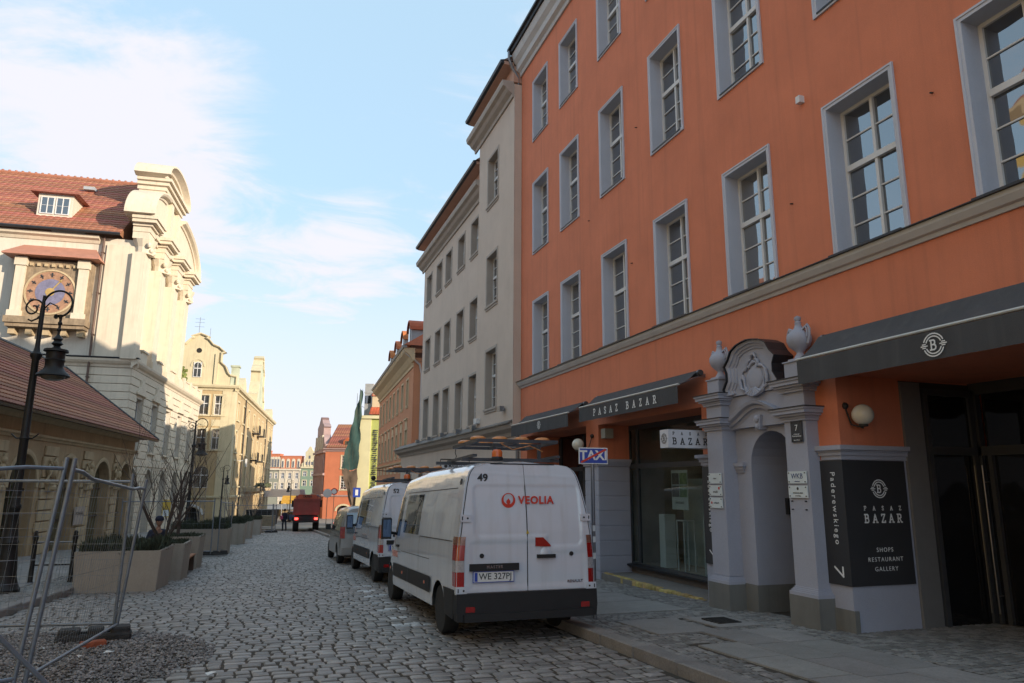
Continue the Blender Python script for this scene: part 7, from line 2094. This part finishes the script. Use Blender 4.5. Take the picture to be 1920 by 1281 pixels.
def person(label, loc, rz, pose='stand', group=None, coat=None, hat=False):
    t = thing('person', label, 'person', loc, rz, group); coat = coat or m_coat
    if pose == 'stand':
        J = dict(pel=(0, 0, .95), ab=(0, 0, 1.12), ch=(0, 0, 1.34), nk=(0, .0, 1.50), hd=(0, -.02, 1.60), hp=(.09, 0, .92), hn=(-.09, 0, .92), kp=(.11, -.06, .5), kn=(-.10, .10, .5), fp=(.11, .02, .09), fn=(-.10, .24, .12), tp=(.12, -.12, .04), tn=(-.10, .12, .05),
                 sp=(.17, 0, 1.42), sn=(-.17, 0, 1.42), ep=(.22, .06, 1.14), en=(-.22, -.06, 1.14), wp=(.22, -.08, .92), wn_=(-.21, -.16, .95))
    else:
        J = dict(pel=(0, 0, .50), ab=(0, 0, .68), ch=(0, -.03, .92), nk=(0, -.05, 1.08), hd=(0, -.09, 1.18), hp=(.1, -.03, .48), hn=(-.1, -.03, .48), kp=(.13, -.45, .50), kn=(-.13, -.45, .50), fp=(.13, -.5, .09), fn=(-.13, -.5, .09), tp=(.13, -.64, .05), tn=(-.13, -.64, .05),
                 sp=(.19, -.02, .99), sn=(-.19, -.02, .99), ep=(.25, -.12, .74), en=(-.27, -.08, .74), wp=(.12, -.32, .68), wn_=(-.1, -.2, .98))
    # hands: short finger chains at the wrists
    names = list(J); V = [J[k] for k in names]; ix = {k: i for i, k in enumerate(names)}
    E_ = [('pel', 'ab'), ('ab', 'ch'), ('ch', 'nk'), ('nk', 'hd'), ('pel', 'hp'), ('pel', 'hn'), ('hp', 'kp'), ('hn', 'kn'), ('kp', 'fp'), ('kn', 'fn'), ('fp', 'tp'), ('fn', 'tn'), ('ch', 'sp'), ('ch', 'sn'), ('sp', 'ep'), ('sn', 'en'), ('ep', 'wp'), ('en', 'wn_')]
    rd = dict(pel=(.15, .11), ab=(.135, .10), ch=(.16, .11), nk=.055, hd=.06, hp=.09, hn=.09, kp=.06, kn=.06, fp=.042, fn=.042, tp=.035, tn=.035, sp=.06, sn=.06, ep=.042, en=.042, wp=.028, wn_=.028)
    E2 = [(ix[a], ix[b_]) for a, b_ in E_]; RR = [rd[k] for k in names]
    for side, sg in (('wp', 1), ('wn_', -1)):
        w_ = Vector(J[side]); el = Vector(J['ep' if side == 'wp' else 'en']); d = (w_ - el).normalized(); s_ = Vector((0, 1, 0)) if pose == 'stand' else Vector((1, 0, 0))
        i0 = len(V); V.append(tuple(w_ + d * .05)); E2.append((ix[side], i0)); RR.append(.03)
        for k in range(4):
            i1 = len(V); V.append(tuple(w_ + d * (.10 + .012 * (1.5 - abs(k - 1.5))) + s_ * (k - 1.5) * .02)); E2.append((i0, i1)); RR.append(.009)
            V.append(tuple(w_ + d * .15 + s_ * (k - 1.5) * .021 + Vector((-sg * .02, 0, 0)))); E2.append((i1, i1 + 1)); RR.append(.008)
        i1 = len(V); V.append(tuple(w_ + d * .06 + s_ * -.045)); E2.append((i0, i1)); RR.append(.011)
    bd = skin_mesh('figure', V, E2, RR, m_skin, t, 0)
    # head with face
    h = Vector(J['hd']) + Vector((0, -.02, .10))
    b = MB(); b.ball(tuple(h), .105, 16, (.82, .98, 1.2)); b.ball(tuple(h + Vector((0, -.108, -.02))), .02, 8, (.8, 1, 1.4)); b.ball(tuple(h + Vector((0, -.09, -.06))), .022, 8, (1.3, .6, .4))
    for sg in (-1, 1): b.ball(tuple(h + Vector((sg * .087, 0, -.005))), .022, 8, (.4, .8, 1.3))
    b.build('head', m_skin, t, smooth=80)
    b = MB()
    for sg in (-1, 1): b.ball(tuple(h + Vector((sg * .034, -.092, .012))), .011, 8)
    b.build('eye', m_hair, t)
    b = MB(); b.ball(tuple(h + Vector((0, .018, .03))), .112, 16, (.86, .97, 1.12)); hr = b.build('hair', m_hair, t, smooth=80)
    if hat:
        b = MB(); b.lathe([(.118, 0), (.12, .04), (.10, .10), (.05, .135), (0, .14)], tuple(h + Vector((0, .01, .03))), 16); b.tube([tuple(h + Vector((-.07, -.09, .04))), tuple(h + Vector((0, -.17, .035))), tuple(h + Vector((.07, -.09, .04)))], .012, 6); b.build('cap', m_coat, t, smooth=60)
    # jacket and trousers over the figure
    ks = ['pel', 'ab', 'ch', 'nk', 'sp', 'sn', 'ep', 'en', 'wp', 'wn_']; iy = {k: i for i, k in enumerate(ks)}
    ee = [(a, b_) for a, b_ in E_ if a in iy and b_ in iy]; rj = dict(pel=(.185, .15), ab=(.175, .135), ch=(.19, .14), nk=.075, sp=.085, sn=.085, ep=.068, en=.068, wp=.05, wn_=.05)
    skin_mesh('jacket', [J[k] for k in ks], [(iy[a], iy[b_]) for a, b_ in ee], [rj[k] for k in ks], coat, t, 0)
    ks = ['pel', 'hp', 'hn', 'kp', 'kn', 'fp', 'fn']; iy = {k: i for i, k in enumerate(ks)}
    ee = [(a, b_) for a, b_ in E_ if a in iy and b_ in iy]; rj = dict(pel=(.17, .13), hp=.11, hn=.11, kp=.08, kn=.08, fp=.062, fn=.062)
    skin_mesh('trousers', [J[k] for k in ks], [(iy[a], iy[b_]) for a, b_ in ee], [rj[k] for k in ks], m_jeans, t, 0)
    b = MB()
    for k in (('fp', 'tp'), ('fn', 'tn')):
        a = Vector(J[k[0]]); c = Vector(J[k[1]]); b.tube([tuple(a + (a - c) * .3 - Vector((0, 0, .03))), tuple(a - Vector((0, 0, .03))), tuple(c - Vector((0, 0, .0))), tuple(c + (c - a) * .3)], [.05, .06, .05, .03], 8)
    b.build('shoe', m_hair, t, smooth=60)
    return t
person('person in a dark cap and navy jacket sitting behind the second planter, hand to face', (-2.62, 23.0, gz(23) + .2), R(15), 'sit', hat=True)
pz = gz(23)
b = MB(); b.box(-3.2, -2.1, 22.85, 23.35, pz, pz + .62); o = b.build('stone_seat', m_conc); tag(o, 'plain block seat under the seated person behind the planter', 'seat')
person('person in dark clothes with a pink bag walking by the farthest fence', (2.3, 66.5, gz(66)), R(200), 'stand', 'distant pedestrians')
b = MB(); b.bev(-.12, .12, -.08, .08, 0, .3, .04); b.tube([(-.1, 0, .28), (0, 0, .6), (.1, 0, .28)], .01, 5); o = b.build('shoulder_bag', m_pink, loc=(2.05, 66.35, gz(66) + .95)); tag(o, 'pink bag carried by the distant pedestrian', 'bag')

# ================================================================== FAR END OF THE STREET AND THE SQUARE
CR = (math.cos(TH), -math.sin(TH)); CF = (math.sin(TH), math.cos(TH))
def C(xc, d, z=0.0):
    return (CR[0] * xc + CF[0] * d, CR[1] * xc + CF[1] * d, z)
# green house wrapped in scaffold netting (right side, beyond the salmon house)
m_lime = mat('lime_render', (0.44, 0.47, 0.14), .9, .1, 1, .2, 20); m_paley = mat('pale_yellow_render', (0.66, 0.60, 0.36), .9, .08, 1, .2, 20)
m_net = mat('scaffold_net', (0.030, 0.072, 0.064), .9, .35, .8, .2, 8, stain=.4, stain_col=(0.13, 0.09, 0.05))
G = thing('green_building', 'lime green house front with pale pilaster and dark carved panel, beyond the salmon house', 'building', C(-17.1, 80), -TH)
b = MB(); wall(b, (0, 0, 0), 0, 12, -5, 9.2, [], x0=0)
b.quad((0, 0, -5), (0, 0, 9.2), (0, 12, 9.2), (0, 12, -5)); b.build('wall', m_lime, G, fix=False)
b = MB(); b.box(-.06, 1.35, -.12, 0, -5, 9.1); b.box(-.2, 3.4, -.3, 0, 9.1, 9.45); b.box(-.12, 3.4, -.15, 0, -1.0, -.7); b.build('pilaster', m_paley, G)
b = MB()
for k in range(34):
    for s_ in (-1, 0, 1):
        b.ball((1.85 + s_ * .16 + random.uniform(-.05, .05), -.06, .2 + k * .23), random.uniform(.06, .12), 6, (1, .6, 1))
tag(b.build('carved_panel', mat('carving_grey', (0.07, 0.075, 0.06), .8, .4, 8), G), kind='stuff')
b = MB(); b.prism([(0, 9.45), (4, 9.45), (4, 13.5), (1.0, 13.5), (0, 10.6)], 3.5, 4.5, 'y'); b.build('roof', m_tile, G)
b = MB(); b.box(.15, 1.1, 1.5, 2.6, 9.45, 13.3); b.box(.1, 1.15, 1.45, 2.65, 12.2, 12.35); b.build('stair_tower', mat('grey_board', (0.33, 0.33, 0.32), .8, .2, 3), G)
b = MB(); b.box(.25, 1.0, 1.44, 1.5, 11.0, 11.9); b.build('tower_window', m_vgl, G)
b = MB(); b.box(1.1, 4, 1.2, 3.4, 9.45, 12.0); b.build('dormer', m_cream, G)
E1 = tiled_slope((1.0, .1, 9.6), (4.5, .1, 9.6), (4.5, 1.3, 10.6), (1.0, 1.3, 10.6), .3, .3); tag(E1.build('roof_tiles', m_tile, G, fix=False), kind='stuff')
E1 = tiled_slope((1.0, 1.1, 11.8), (4.5, 1.1, 11.8), (4.5, 3.2, 13.6), (1.0, 3.2, 13.6), .3, .3); tag(E1.build('roof_tiles', m_tile, G, fix=False), kind='stuff')
# scaffold with netting, its street face towards the left
t = thing('scaffold', 'scaffold draped in dark green netting beside the green house', 'scaffold', C(-17.2, 79.2), -TH)
b = MB()
for x in (-1.35, -.1):
    for y in (0, 2.2, 4.4): b.cyl((x, y, 2.6 if x < -1 else -5), (x, y, 5.0 if x < -1 else 11.9), .03, n=6)
for z in (2.7, 4.7, 6.7, 8.7, 10.7, 12.3):
    if z > 11: continue
    for x in ((-1.35, -.1) if z < 5 else (-.1,)): b.cyl((x, 0, z), (x, 4.4, z), .025, n=6)
    if z < 5: b.cyl((-1.35, 0, z), (-.1, 0, z), .025, n=6)
b.build('scaffold_tube', m_zinc, t)
b = MB(); n = 14; v = []; f = []
for i in range(n + 1):
    z = 3.6 + 8.8 * i / n
    for j in range(6):
        q = j / 5; xl = .30 - 1.75 * (1 - i / n)
        x = xl + (.52 - .12 * (1 - i / n) - xl) * q
        v.append((x + .08 * math.sin(i * 1.7 + j), -.12 - .1 * math.sin(i * .9 + j * 1.4), z - .25 * math.sin(math.pi * q)))
for i in range(n):
    for j in range(5): a = i * 6 + j; f.append((a, a + 1, a + 7, a + 6))
b.add(v, f); b.build('netting', m_net, t, smooth=60, fix=False)
b = MB(); v = []; f = []
for i in range(9):
    z = 3.4 - 4.4 * i / 8
    for j in range(5):
        q = j / 4; xl = -1.4 + 1.3 * i / 8
        v.append((xl + (.35 - xl) * q + .06 * math.sin(i * 2 + j), -.16 - .14 * math.sin(i + j * 2), z + .2 * math.sin(j * 2)))
for i in range(8):
    for j in range(4): a = i * 5 + j; f.append((a, a + 1, a + 6, a + 5))
b.add(v, f); b.build('brown_netting', mat('brown_net', (0.12, 0.085, 0.06), .9, .4, 1.5), t, smooth=60, fix=False)

# terracotta house with ornate gable at the corner of the square
m_terra = mat('terracotta_render', (0.50, 0.165, 0.085), .9, .1, .6, .2, 15, stain=.15); m_pinkst = mat('pink_stone', (0.36, 0.25, 0.24), .85, .15, 1.5, .2, 20)
k_ = 110 / 95
T = thing('terracotta_building', 'terracotta corner house with pink pilastered gable and red roof behind the truck', 'building', C(-24.58 * k_, 110), -TH)
zz = lambda z: 1.8 + (z - 1.8) * k_
b = MB(); ops = []
for x in (2.2 * k_, 5.2 * k_):
    ops += [(x - .05, x + 1.35, zz(3.95), zz(5.55), 0, .2), (x - .05, x + 1.35, zz(1.2), zz(2.85), 0, .2)]
ops.append((2.1, 4.2, -5, zz(-.85), .8, .5))
wall(b, (0, 0, 0), 0, 16, -6, zz(6.2), ops); wall(b, (-4.9, 12, 0), math.atan2(-12, 4.9), math.hypot(12, 4.9), -6, zz(6.2), [])
b.build('wall', m_terra, T, fix=False)
for o_ in ops[:4]:
    put_window(T, (o_[0], .1, o_[2]), 0, 1.4, o_[3] - o_[2], 3, 2, 3, m_wframe, m_gl2)
    b = MB(); b.sweep([(o_[0], o_[2]), (o_[0], o_[3]), (o_[1], o_[3]), (o_[1], o_[2])], [(0, .14), (.05, .14), (.05, 0), (0, 0)]); b.box(o_[0] - .2, o_[1] + .2, -.1, 0, o_[2] - .16, o_[2]); b.build('window_surround', m_ochl, T)
b = MB(); b.box(2.1, 4.2, .4, .5, -5, 0); b.build('archway', m_dark, T)
b = MB(); n = 10; b.sweep([(3.15 - 1.05 * math.cos(math.pi * k / n), zz(-.85) - .84 + .84 * math.sin(math.pi * k / n)) for k in range(n + 1)], [(0, 0), (.08, 0), (.08, .25), (0, .25)]); b.build('arch_moulding', m_ochl, T)
b = MB(); b.sweep([(-.3, zz(6.1)), (16, zz(6.1))], [(0, 0), (.1, 0), (.2, .2), (.45, .35), (.45, .5), (0, .5)]); b.sweep([(-.1, zz(.3)), (16, zz(.3))], [(0, 0), (.15, 0), (.2, .2), (0, .22)]); b.build('main_cornice', m_pinkst, T)
# side with pilasters and scrolled gable (towards the left)
ang_s = math.atan2(-12, 4.9)
b = MB(); b.T = Matrix.Translation((-4.9, 12, 0)) @ Matrix.Rotation(ang_s, 4, 'Z'); LS = math.hypot(12, 4.9)
for k in range(9): x = LS * (k + .5) / 9; b.box(x - .28, x + .28, -.18, 0, zz(3.3), zz(5.9)); b.box(x - .28, x + .28, -.18, 0, zz(.6), zz(3.0))
b.box(0, LS, -.28, 0, zz(3.0), zz(3.3)); b.box(0, LS, -.35, 0, zz(6.0), zz(6.3)); b.box(0, LS, -.3, 0, zz(.3), zz(.55)); b.build('pilaster_order', m_pinkst, T)
b = MB(); b.T = Matrix.Translation((-4.9, 12, 0)) @ Matrix.Rotation(ang_s, 4, 'Z'); gg = gable(LS / 2, zz(6.3), LS * .5, 5.6); b.prism(gg[::-1], -.1, 1.0, 'y'); b.build('gable', m_pinkst, T)
b = MB(); b.T = Matrix.Translation((-4.9, 12, 0)) @ Matrix.Rotation(ang_s, 4, 'Z')
for k in range(5): x = LS * (.2 + k * .15); b.box(x - .25, x + .25, -.3, -.1, zz(6.5), zz(8.4))
b.build('gable_pilaster', m_palest, T)
b = MB(); b.add([(.1, -.5, zz(6.55)), (16, -.5, zz(6.55)), (16, 5, zz(10)), (.5, 5, zz(10)), (.1, 12, zz(6.4)), (16, 12, zz(6.4))], [(0, 1, 2, 3), (0, 3, 4), (3, 2, 5, 4)]); b.build('roof', m_rtile, T)
E1 = tiled_slope((.1, -.5, zz(6.6)), (16, -.5, zz(6.6)), (16, 5, zz(10.05)), (.5, 5, zz(10.05)), .35, .35, .05); tag(E1.build('roof_tiles', m_rtile, T, fix=False), kind='stuff')
for x in (3.2, 8.0):
    b = MB(); b.prism([(x - .6, zz(6.9)), (x + .6, zz(6.9)), (x + .6, zz(7.5)), (x, zz(8.0)), (x - .6, zz(7.5))][::1], .1, 2.2, 'y'); d = b.build('dormer', m_tile, T)
    b = MB(); b.box(x - .3, x + .3, .04, .1, zz(7.0), zz(7.5)); b.build('dormer_window', m_vgl, d)
b = MB(); b.tube([(2.2, -.02, zz(.9)), (3.0, -.02, zz(1.5)), (3.4, -.03, zz(1.4)), (3.5, -.03, zz(1.2))], .05, 5); b.build('iron_scroll', m_pinkst, T)

# row of market houses
D_ = 190; kk = D_ / 150.0
zq = lambda z: 1.8 + (z - 1.8) * kk
def market_house(x0, x1, zc, m, m2, label, cols, rows, gab=None, attic=None, dy=0, arc=False, ped=None):
    t = thing('market_house', label, 'building', C(x0 * kk, D_ + dy), -TH, 'narrow market houses at the far end')
    W = (x1 - x0) * kk - .03; b = MB(); ops = []
    ww = W / cols * .46
    for r_ in range(len(rows)):
        for c in range(cols):
            cx = W * (c + .5) / cols; ops.append((cx - ww / 2, cx + ww / 2, zq(rows[r_][0]), zq(rows[r_][1]), 0, .2))
    if arc:
        for c in range(cols): cx = W * (c + .5) / cols; ops.append((cx - .7, cx + .7, -6, zq(-1.5), 1.0, 1.0))
    wall(b, (0, 0, 0), 0, W, -6, zq(zc), ops); b.quad((0, 0, -6), (0, 0, zq(zc)), (0, 8, zq(zc)), (0, 8, -6)); b.quad((W, 0, -6), (W, 8, -6), (W, 8, zq(zc)), (W, 0, zq(zc)))
    b.build('wall', m, t, fix=False)
    for o_ in ops:
        if len(o_) > 4 and o_[4]:
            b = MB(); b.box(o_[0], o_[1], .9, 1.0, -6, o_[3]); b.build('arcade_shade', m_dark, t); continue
        put_window(t, (o_[0], .1, o_[2]), 0, o_[1] - o_[0], o_[3] - o_[2], 2, 1, 1, m_wframe, m_vgl)
        b = MB(); b.sweep([(o_[0], o_[2]), (o_[0], o_[3]), (o_[1], o_[3]), (o_[1], o_[2])], [(0, .18), (.05, .18), (.05, 0), (0, 0)]); b.build('window_surround', m2, t)
    b = MB(); b.box(-.05, W + .05, -.35, 0, zq(zc) - .1, zq(zc) + .35)
    if ped:
        for c in range(cols + 1): x = W * c / cols; b.box(max(0, x - .2), min(W, x + .2), -.1, 0, -2.5, zq(zc) - .1)
    b.build('main_cornice', m2, t)
    if attic:
        b = MB(); b.box(.1, W - .1, .3, 3, zq(zc) + .35, zq(attic)); at = b.build('attic', ped or m_terra, t)
        for c in range(4):
            x = W * (c + .5) / 4; q = MB(); n = 6
            q.prism(([(x - .45, zq(zc) + .6), (x + .45, zq(zc) + .6)] + [(x + .45 * math.cos(math.pi * k / n), zq(attic) - 1.0 + .5 * math.sin(math.pi * k / n)) for k in range(n + 1)]), .2, .3, 'y'); q.build('blind_arch', m_palest, at)
            q = MB(); q.box(x - .2, x + .2, .15, .2, zq(zc) + .7, zq(attic) - 1.2); q.build('attic_window', m_vgl, at)
        q = MB(); q.box(0, W, .2, 3, zq(attic), zq(attic) + .25); q.build('attic_cornice', ped or m_terra, at)
    if gab:
        b = MB(); gg = gable(W / 2, zq(zc) + .3, W * .48, (gab - zc) * kk); b.prism(gg[::-1], .0, .8, 'y'); gb__ = b.build('gable', m2, t)
        for (x, z) in ((W * .5, zq(zc) + 1.2), (W * .33, zq(zc) + 1.2), (W * .67, zq(zc) + 1.2), (W * .5, zq(zc) + 2.8)):
            q = MB(); q.box(x - .22, x + .22, -.05, 0, z - .4, z + .4); q.build('gable_window', m_vgl, gb__)
        for x in (W * .2, W * .42, W * .58, W * .8): q = MB(); q.box(x - .1, x + .1, -.15, 0, zq(zc) + .4, zq(zc) + 2.0); q.build('gable_pilaster', m_palest, gb__)
    return t
mgreyg = mat('grey_green_render', (0.25, 0.25, 0.20), .9, .1); mwh = mat('off_white_render', (0.52, 0.46, 0.38), .9, .08); mgr = mat('sage_render', (0.19, 0.26, 0.19), .9, .1)
market_house(-50.6, -48.25, 4.8, mgreyg, m_palest, 'grey green market house at the left, under the orange brick attic', 2, ((3.0, 4.1), (.9, 2.1)), attic=7.9)
market_house(-48.22, -43.8, 4.75, mwh, m_palest, 'off white market house with pilasters and orange arcaded attic', 3, ((3.0, 4.15), (.95, 2.1)), attic=7.5, arc=True, ped=m_terra)
market_house(-43.75, -40.4, 5.2, mgr, m_ochl, 'sage green market house with pale stepped gable', 2, ((3.5, 4.5), (1.5, 2.65)), gab=9.4, ped=None)
market_house(-55, -50.65, 6.5, m_terra, m_palest, 'brick red market house partly hidden by the ochre house', 3, ((3.0, 4.1), (.9, 2.1)), attic=8.6)
t = thing('church_spire', 'small grey turret rising between the market houses', 'turret', C(-43.4 * kk, D_ + 12), -TH)
b = MB(); b.box(-.9, .9, -.9, .9, 0, zq(8.2)); b.lathe([(1.1, 0), (1.2, .3), (.7, 1.0), (.35, 1.3), (.45, 1.7), (.1, 2.6), (.05, 3.8), (0, 4.0)], (0, 0, zq(8.2)), 10); b.build('turret', mat('grey_lead', (0.2, 0.2, 0.22), .7, .2), t)

# square: stalls, parked things, pallets
def stall(xc, d, w, h, m, label):
    t = thing('market_stall', label, 'stall', C(xc, d, gz(200)), -TH, 'market stalls on the square')
    b = MB(); b.prism([(-w / 2, h), (w / 2, h), (w / 2 - .2, h + .9), (-w / 2 + .2, h + .9)], 0, 3, 'y'); b.box(-w / 2, w / 2, -.05, 0, h - .3, h); b.build('stall_roof', m, t)
    b = MB()
    for x in (-w / 2 + .1, w / 2 - .1):
        for y in (.1, 2.9): b.cyl((x, y, 0), (x, y, h), .05, n=6)
    b.build('stall_leg', m_zinc, t)
    b = MB(); b.box(-w / 2 + .2, w / 2 - .2, .3, 1.2, 0, 1.0); b.build('counter', mat('stall_goods', (0.3, 0.22, 0.12), .8, .5, 2), t)
m_tent = mat('white_canopy', (0.62, 0.62, 0.66), .7, .08); m_btent = mat('blue_canopy', (0.10, 0.17, 0.30), .7, .1); m_ytent = mat('yellow_canopy', (0.55, 0.33, 0.06), .7, .2)
stall(-37.5, 118, 6.5, 3.3, m_tent, 'long white canopied stall in front of the market houses')
stall(-33.6, 112, 3.6, 2.4, m_ytent, 'yellow topped stall left of the red truck')
stall(-30.4, 112, 3.0, 2.5, m_btent, 'blue topped stall beside the red truck')
def little_car(xc, d, rz, m, label):
    t = thing('parked_car', label, 'car', C(xc, d, gz(d)), rz, 'cars at the edge of the square')
    b = Body(4.2, [(0, .8), (.4, .87), (3.6, .87), (4.2, .7)], [(0, 1.0), (.15, 1.05), (.6, 1.42), (2.4, 1.45), (3.1, 1.0), (4.0, .8), (4.2, .6)], [(0, .95), (.4, 1.0), (.62, .98), (.9, .8), (1, .6)], (.75, 3.35), .34, .25)
    b.mesh(m, t)
    for y in (.75, 3.35):
        for sg in (-1, 1): wheel(t, sg * .76, y, .31, sg, .18)
    for sg in (-1, 1): b.side(m_vgl, t, 'side_window', .7, 2.7, .98, 1.32, sg)
    b.tail(m_vgl, t, 'rear_window', -.55, .55, 1.02, 1.05) if False else None
    q = MB(); q.prism([(.18, 1.05), (.58, 1.39), (.56, 1.41), (.14, 1.07)], -.6, .6, 'x'); q.build('rear_window', m_vgl, t)
    for sg in (-1, 1): q = MB(); q.box(sg * .6, sg * .82, -.02, .05, .75, .95); q.build('tail_lamp', m_red, t)
    return t
little_car(-31.0, 92, -TH + .3, mat('dark_car_paint', (0.03, 0.032, 0.04), .3, .05, coat=.6), 'dark parked car behind the farthest fence')
little_car(-28.3, 99, -TH + .9, mat('blue_car_paint', (0.05, 0.09, 0.2), .3, .05, coat=.6), 'blue car just left of the red truck')
little_car(-34.5, 101, -TH + 1.4, mat('grey_car_paint', (0.2, 0.2, 0.22), .3, .05, metal=.4), 'grey car by the white canopied stall')
t = thing('pallet_stack', 'stack of pale timber pallets left of the truck', 'pallets', C(-22.6, 68, gz(62)), -TH + .2)
for k in range(6):
    b = MB()
    for j in range(6): b.box(-.6 + j * .21, -.6 + j * .21 + .14, -.5, .5, k * .16 + .12, k * .16 + .14)
    b.box(-.6, .6, -.5, -.4, k * .16, k * .16 + .12); b.box(-.6, .6, .4, .5, k * .16, k * .16 + .12); b.build('pallet', mat('pallet_wood', (0.34, 0.27, 0.18), .9, .25, 4), t)
# rubble pile by the far fence
g_ = np.random.default_rng(5); v = []; f = []
for _ in range(420):
    a = g_.uniform(0, 6.28); r_ = 1.7 * math.sqrt(g_.random()); x, y = r_ * math.cos(a), r_ * math.sin(a) * .9; z = .75 * max(0, 1 - r_ / 1.8) + g_.uniform(-.04, .06); s_ = g_.uniform(.04, .14)
    o = len(v); v += [(x + p_[0] * s_, y + p_[1] * s_, z + p_[2] * s_) for p_ in ico]; f += [tuple(i + o for i in q) for q in icf]
me = bpy.data.meshes.new('rubble'); me.from_pydata(v, [], f); me.materials.append(mat('rubble_stone', (0.32, 0.25, 0.18), .9, .3, 3, island=.4))
tag(inst(me, 'rubble_pile', None, (-.9, 62.2, gz(62))), 'pile of pale rubble beside the farthest fence', 'rubble', kind='stuff')
# site barrels / dark skip
t = thing('skip_container', 'dark steel container behind the farthest fence', 'container', C(-25.6, 74, gz(70)), -TH)
b = MB(); b.prism([(-1.1, 0), (1.1, 0), (1.3, 1.5), (-1.3, 1.5)], 0, 2.5, 'y'); b.build('container_body', m_trim, t)
b = MB()
for x in (-.9, -.3, .3, .9): b.box(x - .04, x + .04, -.06, 0, .05, 1.45)
b.build('stiffener', m_rack, t)
# road signs by the truck
def round_sign(x, y, h, r_, label, inner, m_in, fz=None):
    t = thing('road_sign', label, 'road sign', (x, y, gz(y)), -TH * .6, 'small road signs beyond the truck')
    b = MB(); b.cyl((0, .03, 0), (0, .03, h + r_), .03, n=8); b.build('post', m_zinc, t)
    b = MB(); b.lathe([(0, 0), (r_, 0), (r_, .02), (0, .02)], (0, -.02, h), 20, 'y'); b.build('disc', m_in, t)
    b = MB(); b.lathe([(0, 0), (r_ * .72, 0), (r_ * .72, .01), (0, .01)], (0, -.032, h), 20, 'y'); b.build('disc_centre', inner, t)
round_sign(6.3, 72, 3.3, .42, 'white round sign on a pole between the truck and the terracotta house', m_white, m_white)
round_sign(7.5, 78, 3.6, .35, 'round sign with red rim in front of the terracotta archway', m_white, m_redp)
t = thing('direction_sign', 'small blue pedestrian zone sign on the scaffold corner', 'road sign', C(-16.6, 78, 0), -TH)
b = MB(); b.box(-.4, .4, 0, .03, .5, 1.5); b.build('sign_plate', m_bluep, t)
b = MB(); b.box(-.15, .15, -.01, 0, .7, 1.3); b.build('sign_symbol', m_white, t)
# opposite yellow town house, outside the frame: what the big right window mirrors
m_yelh = mat('yellow_render', (0.58, 0.40, 0.12), .9, .08, 1, .2, 20, stain=.1)
t = thing('yellow_building', 'yellow town house across the street, mirrored in the orange house windows', 'building', (-11.6, -5.5, 0), R(90))
b = MB(); ops = []
for k in range(7):
    for z in (3.5, 7.2, 10.6, 13.9): ops.append((2 + k * 3.2, 3.3 + k * 3.2, z, z + 2.1, 0, .25))
wall(b, (0, 0, 0), 0, 24, -1, 17, ops); b.quad((24, 0, -1), (24, 10, -1), (24, 10, 17), (24, 0, 17)); b.quad((0, 0, -1), (0, 0, 17), (0, 10, 17), (0, 10, -1)); b.build('wall', m_yelh, t, fix=False)
for o_ in ops:
    q = MB(); q.box(o_[0], o_[1], .2, .25, o_[2], o_[3]); q.build('window', m_gl2, t)
q = MB(); q.sweep([(-.2, 16.8), (24.2, 16.8)], [(0, 0), (.1, 0), (.4, .3), (.45, .5), (0, .5)]); q.build('main_cornice', m_cream, t)
q = MB(); q.prism([(-.4, 17.3), (5, 21), (10.4, 17.3)], 0, 24, 'x'); q.build('roof', m_rtile, t)
# birds' eye wires: thin cable across between palace and ochre house
